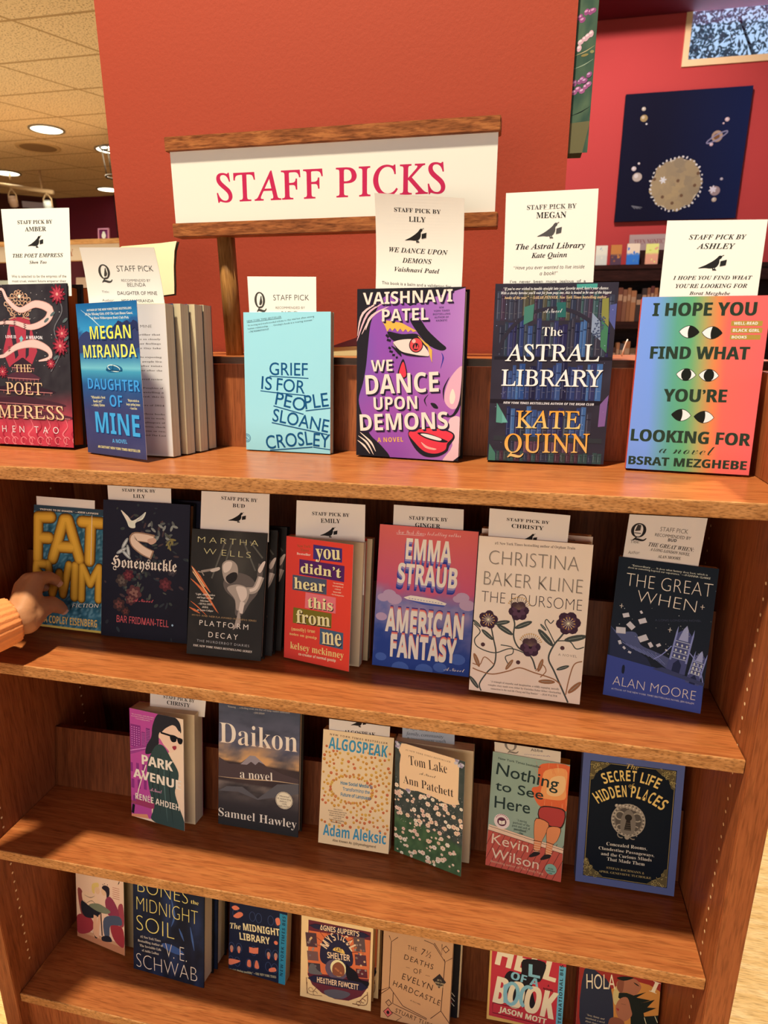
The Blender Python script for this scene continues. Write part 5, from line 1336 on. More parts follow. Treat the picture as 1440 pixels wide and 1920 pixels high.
def art_agnes():
    a = Art(*(0.1306, 0.2050), white=W4)
    a.fill('#dcae78')
    wine, nav, org = '#5f2a30', '#2a2636', '#c4623a'
    a.poly(wine, [(0.100, 0.748), (0.970, 0.742), (0.967, 0.322), (0.955, 0.224), (0.863, 0.121), (0.690, 0.053), (0.495, 0.042), (0.315, 0.071), (0.169, 0.135), (0.103, 0.223)])
    a.poly(org, [(0.109, 0.647), (0.963, 0.665), (0.963, 0.298), (0.102, 0.242)])
    M = a.frame((0.102, 0.242), (0.963, 0.298), (0.109, 0.647))
    for (x0, y0, x1, y1, c) in ((.02, .62, .20, .95, '#4b3436'), (.02, .30, .20, .52, '#6b4a44'), (.02, .0, .22, .24, '#3f3436'), (.80, .62, .98, .95, '#5a4440'), (.80, .30, .98, .55, '#4f3238'), (.80, .02, .98, .22, '#5a2a2e')):
        a.poly(c, [M(x0, y0), M(x1, y0), M(x1, y1), M(x0, y1)])
    rnd = random.Random(7)
    for k in range(36):
        x = rnd.choice([rnd.uniform(.03, .19), rnd.uniform(.81, .97)]); a.ell(rnd.choice(['#8a7466', '#a8603c', '#6d5a58', '#c79a6a']), M(x, rnd.uniform(.05, .92)), .016, n=7)
    a.blob('#5f5754', [M(.02, .0), M(.05, .2), M(.12, .22), M(.16, .1), M(.24, .02), M(.2, -.02)], 4)
    for k in range(11):
        an = R(170 - 16 * k); p = M(.5, .55)
        a.line('#7d3a30', .008, [p, (p[0] + .32 * math.cos(an), p[1] + .25 * math.sin(an))])
    a.blob(nav, [M(.26, .28), M(.24, .55), M(.33, .86), M(.5, .98), M(.68, .88), M(.76, .6), M(.74, .28), M(.5, .22)], 5)
    a.arc('MYSTICAL', (0.358, 0.498), (0.530, 0.617), (0.720, 0.524), .10, '#d8b088', 'sn', .03)
    a.ell('#d0a452', (0.535, 0.498), .085, .07, -8, 20, 0, 180); a.T('CAT', (0.487, 0.504), (0.580, 0.507), (0.489, 0.536), '#4a2f26', 'sb')
    a.T('SHELTER', (0.378, 0.425), (0.696, 0.437), (0.380, 0.477), '#d8b088', 'sn', .03)
    a.ell('#5a4854', (0.511, 0.329), .16, .15); a.ell('#e2c389', (0.534, 0.345), .11, .125); a.blob('#7d4630', [(0.457, 0.358),(0.535, 0.405),(0.616, 0.368),(0.610, 0.283),(0.469, 0.275)], 4)
    for k in range(8): a.ell('#a8623c', mix2((0.475, 0.349), (0.601, 0.294), rnd.random()), .016, n=7)
    a.blob('#1f1c20', [(0.641, 0.402),(0.694, 0.379),(0.784, 0.344),(0.839, 0.280),(0.961, 0.273),(0.929, 0.221),(0.735, 0.241),(0.655, 0.278)], 4)
    a.blob(nav, [(0.193, 0.230),(0.866, 0.254),(0.875, 0.179),(0.186, 0.162)], 2); a.T('HEATHER FAWCETT', (0.240, 0.172), (0.826, 0.182), (0.242, 0.219), '#d8b088', 'sn', .03)
    a.blob(nav, [(0.191, 0.720),(0.871, 0.726),(0.876, 0.677),(0.192, 0.676)], 2); a.T('AGNES AUBERT\u2019S', (0.263, 0.677), (0.812, 0.683), (0.265, 0.721), '#d8b088', 'sn', .03)
    a.blob('#564e52', [(0.341, 0.099),(0.492, 0.133),(0.669, 0.135),(0.706, 0.110),(0.584, 0.055),(0.405, 0.053)], 4)
    for pts in ([(0.096, 0.149),(0.117, 0.042),(0.316, 0.046)], [(0.171, 0.062),(0.224, 0.106),(0.205, 0.140)], [(0.948, 0.175),(0.936, 0.053),(0.744, 0.037)], [(0.831, 0.062),(0.898, 0.120),(0.949, 0.152)], [(0.086, 0.196),(0.103, 0.040)]): a.line('#6b3f2c', .008, pts, True)
    for p in ((0.152, 0.084), (0.891, 0.083), (0.216, 0.056), (0.831, 0.050)): a.ring('#6b3f2c', p, .03, .006, a1=300)
    return a

def art_seven():
    a = Art(*(0.1191, 0.1870), white=W4)
    a.grid(lambda u, v: mix('#b8865c', '#a87a56', v), 4, 4)
    ln = '#3a2420'
    for pts in ([(0.083, 0.853), (0.120, 0.795), (0.213, 0.852)], [(0.120, 0.795), (0.113, 0.318), (0.000, 0.249)], [(0.591, 0.875), (0.728, 0.854), (0.900, 0.703), (1.020, 0.764)], [(0.900, 0.703), (0.876, 0.204), (0.733, 0.104)], [(-0.005, 0.281), (0.118, 0.332), (0.323, 0.169), (0.679, 0.095)], [(0.176, 0.289), (0.174, 0.172), (0.287, 0.150), (0.680, 0.083)], [(0.736, 0.868), (0.851, 0.765), (0.847, 0.871)], [(0.876, 0.204), (1.007, 0.096)], [(0.901, 0.691), (0.889, 0.727)], [(0.141, 0.088), (0.312, 0.050), (0.203, -0.020)]):
        a.line(ln, .010, pts)
    for p in ((0.904, 0.827), (0.114, 0.169)): a.poly(ln, dia(a, p, .06)); a.poly('#b08058', dia(a, p, .045))
    a.poly(ln, dia(a, (0.108, 0.070), .085)); a.poly('#c25a50', dia(a, (0.108, 0.070), .072)); a.ell('#2c2020', (0.108, 0.070), .022, .03)
    a.poly('#2f2624', dia(a, (0.833, 0.501), .115)); a.lines(['OF 7\u00bd', 'WORD-LINES', 'AND MAPS'], (0.770, 0.501), (0.902, 0.499), (0.769, 0.517), (0.002, -0.029), '#a8906c', 'sb')
    k = '#2c1c18'
    for t, p, q, r_ in (('THE', (0.358, 0.752), (0.490, 0.748), (0.356, 0.795)), ('7\u00bd', (0.550, 0.728), (0.693, 0.709), (0.546, 0.794)), ('DEATHS', (0.310, 0.646), (0.732, 0.601), (0.306, 0.700)), ('OF', (0.458, 0.527), (0.574, 0.529), (0.455, 0.575)), ('EVELYN', (0.292, 0.442), (0.732, 0.389), (0.288, 0.506)), ('HARDCASTLE', (0.163, 0.358), (0.851, 0.254), (0.160, 0.416))):
        a.T(t, p, q, r_, k, 's', -.004, 1.15)
    a.T('A NOVEL', (0.427, 0.239), (0.583, 0.216), (0.426, 0.252), k, 's')
    a.T('STUART TURTON', (0.212, 0.089), (0.905, -0.011), (0.217, 0.133), k, 's', -.004, 1.1)
    a.line(k, .005, [(0.346, 0.569), (0.401, 0.567)]); a.line(k, .005, [(0.632, 0.531), (0.696, 0.528)])
    return a
def dia(a, p, r):
    ar = a.w / a.h
    return [(p[0] - r * .85, p[1]), (p[0], p[1] - r * ar), (p[0] + r * .85, p[1]), (p[0], p[1] + r * ar)]

def art_hell():
    a = Art(*(0.1268, 0.1950), white=W4)
    a.fill('#b0333a')
    a.poly('#c99a54', [(-0.031, 0.676), (0.026, 0.672), (0.029, -0.003), (-0.006, 0.002)]); a.poly('#c99a54', [(-0.005, 0.048), (0.026, 0.039), (1.078, -0.002), (1.074, -0.058), (-0.008, -0.015)])
    a.poly('#5f99ac', [(0.912, 0.638), (1.017, 0.634), (1.009, 0.044), (0.917, 0.045)])
    a.T('INTERNATIONAL BESTSELLER', (0.988, 0.013), (0.956, 0.904), (0.948, 0.008), '#262a2c', 'sb', 0, 1.15)
    wt, k, bl = '#d8bf9c', '#262022', '#7aa3ac'
    a.T('HELL', (0.079, 0.550), (0.865, 0.474), (0.070, 0.770), wt, 'sb', .03)
    a.blob(k, [(0.440, 0.639),(0.725, 0.648),(0.717, 0.525),(0.669, 0.451),(0.595, 0.455),(0.583, 0.371),(0.636, 0.185),(0.450, 0.188),(0.274, 0.275),(0.206, 0.418),(0.274, 0.509),(0.424, 0.501)], 4)
    a.T('OF A', (0.289, 0.435), (0.655, 0.401), (0.289, 0.508), bl, 'sb', .03)
    a.T('BOOK', (0.077, 0.179), (0.874, 0.115), (0.069, 0.434), wt, 'sb', .03)
    a.poly(bl, [(0.201, 0.362), (0.243, 0.381), (0.271, 0.191), (0.214, 0.190)]); a.ring(bl, (0.314, 0.291), .085, .05, .16, -4); a.ring(bl, (0.526, 0.284), .085, .05, .16, -4, 60, 250)
    a.poly(bl, [(0.517, 0.608),(0.567, 0.608),(0.571, 0.513),(0.673, 0.512),(0.675, 0.486),(0.521, 0.489)])
    a.lines(['A', 'NOVEL'], (0.723, 0.424), (0.855, 0.418), (0.721, 0.444), (-0.000, -0.037), k, 'sb')
    a.line(k, .006, [(0.073, 0.171), (0.077, 0.074), (0.797, 0.042)]); a.line(k, .006, [(0.073, 0.171), (0.452, 0.160)])
    a.T('JASON MOTT', (0.159, 0.095), (0.787, 0.057), (0.163, 0.146), wt, 'sb', .03)
    return a

def art_hola():
    a = Art(*(0.1297, 0.1950), white=W4)
    a.fill('#8c2f28')
    a.ell('#b8783a', (0.734, 0.351), .42, .42)
    a.blob('#2e2f3a', [(0.061, 0.676),(0.273, 0.646),(0.385, 0.565),(0.447, 0.372),(0.424, 0.153),(0.067, 0.111)], 4)
    a.blob('#b8a068', [(0.434, 0.504),(0.518, 0.619),(0.568, 0.465),(0.506, 0.392),(0.453, 0.399)], 3)
    sk, sk2 = '#9a5f44', '#7d4834'
    a.blob(sk, [(0.484, 0.616),(0.669, 0.656),(0.759, 0.606),(0.756, 0.553),(0.686, 0.492),(0.596, 0.522),(0.530, 0.501),(0.473, 0.548)], 4)
    a.blob(sk2, [(0.484, 0.616),(0.551, 0.636),(0.545, 0.516),(0.483, 0.536)], 4)
    k = '#22241f'
    a.blob(k, [(0.464, 0.640),(0.548, 0.662),(0.668, 0.662),(0.552, 0.623)], 4); a.line(k, .02, [(0.672, 0.620),(0.744, 0.591)], True, True)
    a.poly(k, [(0.685, 0.499), (0.834, 0.548), (0.721, 0.483), (0.893, 0.476), (0.777, 0.436), (0.943, 0.488), (0.858, 0.405), (0.968, 0.411), (0.821, 0.348), (0.870, 0.206), (0.682, 0.184), (0.652, 0.395), (0.499, 0.458), (0.503, 0.505), (0.597, 0.515)])
    a.blob(sk, [(0.474, 0.361),(0.518, 0.447),(0.610, 0.470),(0.664, 0.370),(0.679, 0.304),(0.590, 0.240),(0.517, 0.272)], 4)
    a.line(k, .02, [(0.539, 0.406), (0.600, 0.402)], False, True); a.blob('#8c3030', [(0.483, 0.356),(0.518, 0.353),(0.512, 0.332)], 3)
    a.blob(sk2, [(0.415, 0.247),(0.500, 0.270),(0.590, 0.240),(0.580, 0.172),(0.416, 0.152)], 4)
    a.poly(k, [(0.824, 0.315), (1.042, 0.353), (1.053, 0.228), (0.819, 0.200)])
    for p, q in (((0.833, 0.309), (0.862, 0.252)), ((0.959, 0.334), (1.000, 0.275))): a.line('#cbb88c', .008, [p, q])
    wt = '#d8bf9c'
    a.T('HOLA', (0.103, 0.500), (0.457, 0.530), (0.099, 0.640), wt, 's', -.004, skew=.06)
    a.T('I', (0.863, 0.562), (0.957, 0.546), (0.865, 0.671), wt, 'r', 0, skew=.04)
    a.lines(['\u201cSexy, funny, and', 'emotional, a novel', 'about chances that', 'hope for more.\u201d'], (0.117, 0.246), (0.356, 0.227), (0.116, 0.263), (-0.001, -0.031), '#a8967c', 'r')
    return a
# ------------------------------------------------------------------ cards
def card_base(cwh, paper='#faf2d2'):
    a = Art(*cwh)
    a.paper = paper
    a.STEP = 1.2e-4
    a.grid(lambda u, v: rgb(paper), 1, 48)
    return a
INK = '#2c2a26'
def card_amber():
    a = card_base((0.1215, 0.1235))
    a.T('STAFF PICK BY', (0.232, 0.826), (0.751, 0.827), (0.237, 0.868), INK, 'r', .002)
    a.T('AMBER', (0.339, 0.743), (0.655, 0.744), (0.345, 0.793), INK, 'r', .002)
    a.quail((0.362, 0.559), (0.604, 0.561), (0.375, 0.689), INK)
    a.T('THE POET EMPRESS', (0.115, 0.442), (0.890, 0.448), (0.120, 0.486), INK, 'ri', .002)
    a.T('Shen Tao', (0.368, 0.371), (0.636, 0.373), (0.372, 0.405), INK, 'ri', .002)
    a.T('Wei is selected to be the empress of the', (0.067, 0.209), (0.928, 0.213), (0.070, 0.240), '#4a463e', 's')
    a.T('most cruel, violent future emperor their', (0.069, 0.155), (0.925, 0.160), (0.072, 0.183), '#4a463e', 's')
    return a
def card_belinda():
    a = card_base((0.1175, 0.0919))
    a.qlogo((0.193, 0.515), (0.365, 0.515), (0.218, 0.760), '#4a463c')
    a.T('STAFF PICK', (0.447, 0.668), (0.928, 0.669), (0.456, 0.750), '#34322c', 's', -.012)
    a.T('RECOMMENDED BY', (0.481, 0.523), (0.863, 0.523), (0.485, 0.560), '#45423a', 's', -.01)
    a.T('BELINDA', (0.550, 0.453), (0.790, 0.453), (0.556, 0.508), '#34322c', 's', -.01)
    a.T('Title:', (0.195, 0.362), (0.295, 0.363), (0.198, 0.394), '#45423a', 's', -.01)
    a.T('DAUGHTER OF MINE', (0.404, 0.334), (0.922, 0.335), (0.409, 0.385), '#34322c', 's', .0)
    a.T('Author:', (0.187, 0.236), (0.346, 0.236), (0.191, 0.274), '#45423a', 's', -.01)
    a.T('MEGAN MIRANDA', (0.447, 0.224), (0.864, 0.226), (0.452, 0.269), '#45423a', 's', -.005)
    return a
def card_rachel():
    a = card_base((0.1060, 0.1107))
    a.qlogo((0.091, 0.563), (0.268, 0.565), (0.106, 0.800), '#4a463c')
    a.T('STAFF PICK', (0.373, 0.706), (0.897, 0.711), (0.376, 0.775), '#34322c', 's', -.012)
    a.T('RECOMMENDED BY', (0.404, 0.599), (0.836, 0.604), (0.405, 0.629), '#45423a', 's', -.01)
    a.T('RACHEL', (0.489, 0.531), (0.740, 0.535), (0.490, 0.571), '#34322c', 's', 0)
    return a
def card_lily():
    a = card_base((0.1184, 0.1738))
    a.T('STAFF PICK BY', (0.219, 0.885), (0.744, 0.885), (0.218, 0.913), INK, 'r', .002)
    a.T('LILY', (0.385, 0.822), (0.576, 0.822), (0.383, 0.857), INK, 'r', .002)
    a.quail((0.340, 0.678), (0.588, 0.682), (0.335, 0.775), INK)
    a.T('WE DANCE UPON', (0.153, 0.604), (0.829, 0.596), (0.151, 0.639), INK, 'ri', .002)
    a.T('DEMONS', (0.310, 0.530), (0.648, 0.526), (0.308, 0.565), INK, 'ri', .002)
    a.T('Vaishnavi Patel', (0.219, 0.465), (0.740, 0.457), (0.218, 0.498), INK, 'ri', .002)
    a.T('This book is a balm and a validation for', (0.073, 0.367), (0.881, 0.351), (0.072, 0.389), '#4a463e', 's')
    return a
def card_megan():
    a = card_base((0.1129, 0.1696))
    a.T('STAFF PICK BY', (0.237, 0.877), (0.776, 0.875), (0.236, 0.909), '#4f4b44', 'r')
    for p, q in (((0.412, 0.876), (0.630, 0.887)), ((0.564, 0.870), (0.730, 0.874))):
        a.line('#faf2d2', .0035, [p, q])
    a.T('MEGAN', (0.344, 0.815), (0.669, 0.812), (0.342, 0.857), INK, 'r', .002)
    a.line('#faf2d2', .003, [(0.518, 0.811), (0.633, 0.845)])
    a.quail((0.360, 0.674), (0.629, 0.675), (0.353, 0.781), '#57534c')
    a.T('The Astral Library', (0.128, 0.598), (0.891, 0.600), (0.126, 0.638), INK, 'ri', .002)
    a.T('Kate Quinn', (0.306, 0.536), (0.699, 0.538), (0.304, 0.572), INK, 'ri', .002)
    a.T('\u201cHave you ever wanted to live inside', (0.111, 0.456), (0.896, 0.457), (0.109, 0.478), '#4a463e', 'sx')
    a.T('a book?\u201d', (0.408, 0.411), (0.607, 0.414), (0.406, 0.435), '#4a463e', 'sx')
    a.T('I\u2019ve  never  been  more  jealous  of  a', (0.077, 0.357), (0.918, 0.359), (0.076, 0.377), '#4a463e', 's')
    return a
def card_ashley():
    a = card_base((0.1093, 0.1504))
    a.T('STAFF PICK BY', (0.242, 0.854), (0.816, 0.853), (0.237, 0.890), INK, 'ri', .002)
    a.T('ASHLEY', (0.333, 0.782), (0.716, 0.780), (0.326, 0.824), INK, 'ri', .002)
    a.quail((0.370, 0.618), (0.652, 0.618), (0.352, 0.731), INK)
    a.T('I HOPE YOU FIND WHAT', (0.126, 0.542), (0.925, 0.545), (0.122, 0.572), INK, 'ri', .002)
    a.T('YOU\u2019RE LOOKING FOR', (0.162, 0.477), (0.886, 0.481), (0.157, 0.509), INK, 'ri', .002)
    a.T('Bsrat Mezghebe', (0.312, 0.425), (0.726, 0.424), (0.308, 0.451), INK, 'ri', .002)
    return a
def card_blank():
    return card_base((0.1089, 0.1150))
def card_lilyb():
    a = card_base((0.1096, 0.1224))
    a.T('STAFF PICK BY', (0.231, 0.930), (0.760, 0.939), (0.234, 0.968), INK, 'r', .002)
    a.T('LILY', (0.402, 0.857), (0.595, 0.859), (0.404, 0.902), INK, 'r', .002)
    return a
def card_bud():
    a = card_base((0.1088, 0.0691))
    a.T('STAFF PICK BY', (0.297, 0.835), (0.825, 0.816), (0.296, 0.909), INK, 'r', .002)
    a.T('BUD', (0.467, 0.684), (0.647, 0.682), (0.466, 0.763), INK, 'r', .002)
    a.quail((0.406, 0.364), (0.668, 0.373), (0.402, 0.576), INK)
    return a
def card_emily():
    a = card_base((0.1049, 0.1347))
    a.T('STAFF PICK BY', (0.234, 0.849), (0.776, 0.856), (0.233, 0.887), INK, 'r', .002)
    a.T('EMILY', (0.364, 0.771), (0.648, 0.780), (0.362, 0.818), INK, 'r', .002)
    a.quail((0.358, 0.616), (0.612, 0.621), (0.355, 0.726), INK)
    return a
def card_ginger():
    a = card_base((0.1016, 0.1301))
    a.T('STAFF PICK BY', (0.230, 0.847), (0.779, 0.852), (0.229, 0.887), INK, 'r', .002)
    a.T('GINGER', (0.320, 0.768), (0.678, 0.770), (0.318, 0.815), INK, 'r', .002)
    return a
def card_christy():
    a = card_base((0.1053, 0.1345))
    a.T('STAFF PICK BY', (0.224, 0.891), (0.755, 0.894), (0.222, 0.921), INK, 'r', .002)
    a.T('CHRISTY', (0.290, 0.825), (0.692, 0.828), (0.286, 0.864), INK, 'r', .002)
    a.quail((0.399, 0.685), (0.621, 0.682), (0.389, 0.786), INK)
    return a
def card_budg():
    a = card_base((0.0940, 0.1279))
    a.T('Q', (0.053, 0.766), (0.276, 0.767), (0.023, 0.907), '#34322d', 'u', .012)
    a.poly('#4a463c', [(0.105, 0.828), (0.130, 0.898), (0.178, 0.894), (0.176, 0.836)]); a.line('#4a463c', .012, [(0.102, 0.810), (0.189, 0.806)])
    a.T('STAFF PICK', (0.431, 0.843), (0.789, 0.832), (0.420, 0.889), '#34322c', 's', -.01)
    a.T('RECOMMENDED BY', (0.376, 0.789), (0.841, 0.774), (0.369, 0.821), '#34322c', 's')
    a.T('BUD', (0.555, 0.744), (0.665, 0.742), (0.548, 0.774), INK, 'sb')
    a.T('Title:', (0.066, 0.700), (0.190, 0.701), (0.059, 0.733), '#45423a', 's')
    a.T('THE GREAT WHEN:', (0.313, 0.681), (0.903, 0.657), (0.304, 0.722), INK, 'ri', .002)
    a.T('A LONG LONDON NOVEL', (0.344, 0.636), (0.864, 0.612), (0.338, 0.666), INK, 'ri', .002)
    a.T('ALAN MOORE', (0.462, 0.568), (0.760, 0.564), (0.455, 0.598), INK, 'r', .002)
    a.T('Author:', (0.061, 0.584), (0.218, 0.588), (0.055, 0.614), '#45423a', 'sx')
    return a
def card_parkc():
    a = card_base((0.1053, 0.0350))
    a.T('STAFF PICK BY', (0.240, 0.741), (0.802, 0.696), (0.238, 0.914), INK, 'r', .002)
    a.T('CHRISTY', (0.308, 0.445), (0.727, 0.419), (0.306, 0.649), INK, 'r', .002)
    return a
def card_algoc():
    a = card_base((0.1041, 0.1215))
    a.quail((0.360, 0.936), (0.617, 0.947), (0.356, 1.062), INK)
    a.T('ALGOSPEAK', (0.255, 0.820), (0.775, 0.834), (0.254, 0.876), INK, 'r', .002)
    return a
def card_tomc():
    a = card_base((0.0835, 0.1237), '#b9c3bb')
    k = '#4f5658'
    a.T('a life to love,', (0.071, 0.946), (0.661, 0.954), (0.069, 0.992), k, 'it')
    a.T('family, community', (0.073, 0.864), (0.790, 0.883), (0.071, 0.910), k, 'it')
    a.T('& impermanent youth', (0.098, 0.795), (0.838, 0.827), (0.097, 0.834), k, 'it')
    return a
def card_abbe():
    a = card_base((0.1013, 0.1192), '#efe3bc')
    a.T('Q', (0.163, 0.912), (0.370, 0.927), (0.165, 1.059), '#8d8670', 'u', .01)
    a.T('Abbe', (0.553, 0.946), (0.736, 0.958), (0.552, 0.985), '#57534c', 's')
    a.T('recommends', (0.457, 0.887), (0.848, 0.909), (0.457, 0.910), '#8d8aa0', 'sc')
    return a

# ------------------------------------------------------------------ the setting
def wallpaint(name, c, rough=0.75):
    return pmat(name, c, rough, 0.2, bump=(180, 0.15))
RED = wallpaint('red_paint', '#983c2c')
RED2 = wallpaint('red_paint_back', '#b5484c')
MAROON = wallpaint('maroon_paint', '#6a2238')
def struct(name, mb, m, kind='structure', label=None):
    o = mb.build(name, m)
    o['kind'] = kind
    return o
FL = wood('oak_floor', '#e6c88f', '#d8b678', '#efd6a4', stretch=(1.2, 12, 10), scale=7, rough=0.4)
struct('floor', MB().box((-6.5, -3.0, -0.05), (4.5, 5.4, 0.0)), FL)
struct('wall_middle', MB().box((-0.468, 0.42, 0), (0.322, 0.95, 4.2)), RED)
# back wall with the high window
wb = MB()
wb.box((-0.2, 5.0, 0), (1.315, 5.2, 4.2)).box((1.315, 5.0, 0), (2.35, 5.2, 3.165)).box((2.35, 5.0, 0), (4.5, 5.2, 4.2)).box((1.315, 5.0, 3.95), (2.35, 5.2, 4.2))
struct('wall_back', wb, RED2)
struct('wall_rear', MB().box((-4.35, 5.2, 0), (-0.2, 5.35, 2.6)), MAROON)
wl = MB()
wl.add([(-6.4, 3.1, 0), (-4.2, 5.21, 0), (-4.2, 5.21, 2.5), (-6.4, 3.1, 2.5), (-6.5, 3.2, 0), (-4.3, 5.31, 0), (-4.3, 5.31, 2.5), (-6.5, 3.2, 2.5)],
       [(0, 1, 2, 3), (4, 7, 6, 5), (0, 4, 5, 1), (3, 2, 6, 7), (1, 5, 6, 2), (0, 3, 7, 4)])
struct('wall_left', wl, wallpaint('brown_maroon_paint', '#4a2622'))
struct('trim_1', MB().box((0.25, 4.55, 3.47), (4.5, 4.99, 4.2)), wallpaint('soffit_paint', '#5a1428'))
struct('trim_2', MB().box((-3.56, 5.15, 0), (-3.50, 5.2, 2.5)).box((-3.50, 5.15, 2.02), (-2.6, 5.2, 2.5)), wallpaint('alcove_paint', '#43222a'))
dr = struct('door_1', MB().box((-3.50, 5.17, 0), (-2.6, 5.2, 2.02)), pmat('dark_door', '#2c1c18', 0.5))
# window: casing, glass
CREAM = pmat('cream_gloss', '#efe2b8', 0.4)
wn = MB()
wn.box((1.285, 4.985, 3.172), (1.325, 5.03, 3.93)).box((1.285, 4.985, 3.13), (2.38, 5.03, 3.172)).box((2.34, 4.985, 3.172), (2.38, 5.03, 3.93)).box((1.285, 4.985, 3.93), (2.38, 5.03, 3.97))
wn.box((1.325, 5.05, 3.172), (2.34, 5.19, 3.185)).box((1.315, 5.05, 3.165), (1.328, 5.19, 3.95))
wi = struct('window_1', wn, CREAM)
gm = bpy.data.materials.new('window_glass'); gm.use_nodes = True
nt = gm.node_tree; nt.nodes.remove(nt.nodes['Principled BSDF'])
tr = nt.nodes.new('ShaderNodeBsdfTransparent'); gl = nt.nodes.new('ShaderNodeBsdfGlossy'); mxs = nt.nodes.new('ShaderNodeMixShader')
tr.inputs['Color'].default_value = (0.86, 0.93, 1.0, 1); gl.inputs['Roughness'].default_value = 0.05; mxs.inputs['Fac'].default_value = 0.05
nt.links.new(tr.outputs[0], mxs.inputs[1]); nt.links.new(gl.outputs[0], mxs.inputs[2]); nt.links.new(mxs.outputs[0], nt.nodes['Material Output'].inputs['Surface'])
MB().box((1.326, 5.10, 3.18), (2.345, 5.106, 3.94)).build('window_pane', gm, wi)
# suspended ceiling of mineral tiles
cm_ = bpy.data.materials.new('ceiling_tile'); cm_.use_nodes = True
nt = cm_.node_tree; b = nt.nodes['Principled BSDF']; b.inputs['Roughness'].default_value = 0.9
tc = nt.nodes.new('ShaderNodeTexCoord')
sep = nt.nodes.new('ShaderNodeSeparateXYZ'); nt.links.new(tc.outputs['Object'], sep.inputs[0])
def mth(op, a, b_=None, c=None):
    n = nt.nodes.new('ShaderNodeMath'); n.operation = op
    for i, x in enumerate((a, b_, c)):
        if x is None: continue
        if isinstance(x, (int, float)): n.inputs[i].default_value = x
        else: nt.links.new(x, n.inputs[i])
    return n.outputs[0]
# tile rows are laid on the room's own axes: x runs along, the cross rows drift with the angled far wall
xs = mth('SUBTRACT', sep.outputs['X'], mth('MULTIPLY', sep.outputs['Y'], 0.467))
u_ = mth('ABSOLUTE', mth('SUBTRACT', mth('FRACT', mth('MULTIPLY', mth('ADD', xs, 3.958), 1 / 0.591)), 0.5))
v_ = mth('ABSOLUTE', mth('SUBTRACT', mth('FRACT', mth('MULTIPLY', mth('SUBTRACT', sep.outputs['Y'], 3.08), 1 / 0.372)), 0.5))
ln_ = mth('MAXIMUM', mth('GREATER_THAN', u_, 0.486), mth('GREATER_THAN', v_, 0.478))
n1 = nt.nodes.new('ShaderNodeTexNoise'); n1.inputs['Scale'].default_value = 130; n1.inputs['Detail'].default_value = 2
nt.links.new(tc.outputs['Object'], n1.inputs['Vector'])
cr = nt.nodes.new('ShaderNodeValToRGB'); cr.color_ramp.elements[0].position = 0.36; cr.color_ramp.elements[0].color = (*hx('#957b55'), 1)
cr.color_ramp.elements[1].position = 0.44; cr.color_ramp.elements[1].color = (*hx('#e6d0a8'), 1)
nt.links.new(n1.outputs['Fac'], cr.inputs['Fac'])
mx = nt.nodes.new('ShaderNodeMix'); mx.data_type = 'RGBA'; nt.links.new(ln_, mx.inputs['Factor']); nt.links.new(cr.outputs[0], mx.inputs['A']); mx.inputs['B'].default_value = (*hx('#b0946a'), 1)
nt.links.new(mx.outputs['Result'], b.inputs['Base Color'])
struct('ceiling', MB().box((-6.5, 0.97, 2.5), (-0.2, 5.35, 2.56)), cm_)

# ------------------------------------------------------------------ the bookcase
bc = empty('bookcase', (0, 0.0, 0))
tag(bc, 'cherry wood display bookcase with staff picked books on a top ledge and three lower shelves', 'bookcase')
ZS = (1.1, 0.7928, 0.44296, 0.11669); TI = (0.0, -0.010367, 0.007427, 0.0); LT = 0.0187
RAW = pmat('raw_hole', '#e8c9a0', 0.8)
for sx in (-1, 1):
    m = MB().box((sx * 0.5575 if sx > 0 else -0.5905, -0.008, 0), (0.5905 if sx > 0 else -0.5575, 0.335, ZS[0] - LT - 0.0002), 0, 0.0012)
    for yy in (0.034, 0.262):
        for k in range(48):
            zz = 0.16 + 0.0195 * k
            if zz > 1.06: continue
            x = sx * 0.5574
            m.add([(x, yy + 0.0021 * math.cos(R(45 * q)), zz + 0.0021 * math.sin(R(45 * q))) for q in range(8)] + [(x + sx * .0003, yy + 0.0021 * math.cos(R(45 * q)), zz + 0.0021 * math.sin(R(45 * q))) for q in range(8)],
                  [tuple(range(8))] + [(q, (q + 1) % 8, (q + 1) % 8 + 8, q + 8) for q in range(8)], 1)
    m.build('side_panel', [CHERRYV, RAW], bc)
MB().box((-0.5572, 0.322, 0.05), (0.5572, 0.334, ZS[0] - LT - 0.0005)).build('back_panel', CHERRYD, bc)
for i in range(4):
    hw = 0.597 if i == 0 else 0.5562
    y1 = 0.34 if i == 0 else 0.321
    z = ZS[i]
    t = TI[i]
    m = MB()
    L_ = lambda x, y, zz: (x, y, zz + x * t)
    y0 = 0.0
    for (a0, a1, b0, b1, mi) in ((y0 + 0.0016, y1, z - LT, z, 0),):
        vs = [L_(x, y, zz) for zz in (b0, b1) for y in (a0, a1) for x in (-hw, hw)]
        m.add(vs, [(0, 2, 3, 1), (4, 5, 7, 6), (2, 6, 7, 3), (0, 4, 6, 2), (1, 3, 7, 5)], 0)
    # edge banding with eased corners
    e = 0.0016
    sec = [(y0 + e, z - LT), (y0 + .0004, z - LT + .0004), (y0, z - LT + e), (y0, z - e), (y0 + .0004, z - .0004), (y0 + e, z)]
    vs = [L_(x, y, zz) for x in (-hw, hw) for y, zz in sec]
    n = len(sec)
    m.add(vs, [(k, k + 1, k + 1 + n, k + n) for k in range(n - 1)] + [tuple(range(n)), tuple(range(2 * n - 1, n - 1, -1))], 1)
    m.build('shelf', [CHERRY, LIP], bc)
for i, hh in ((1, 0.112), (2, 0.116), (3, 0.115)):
    o = MB().box((-0.556, 0, 0.0005), (0.556, 0.014, hh)).build('stop_board', CHERRYD, bc, (0, 0.160, ZS[i]), (-R(11), -math.atan(TI[i]), 0))
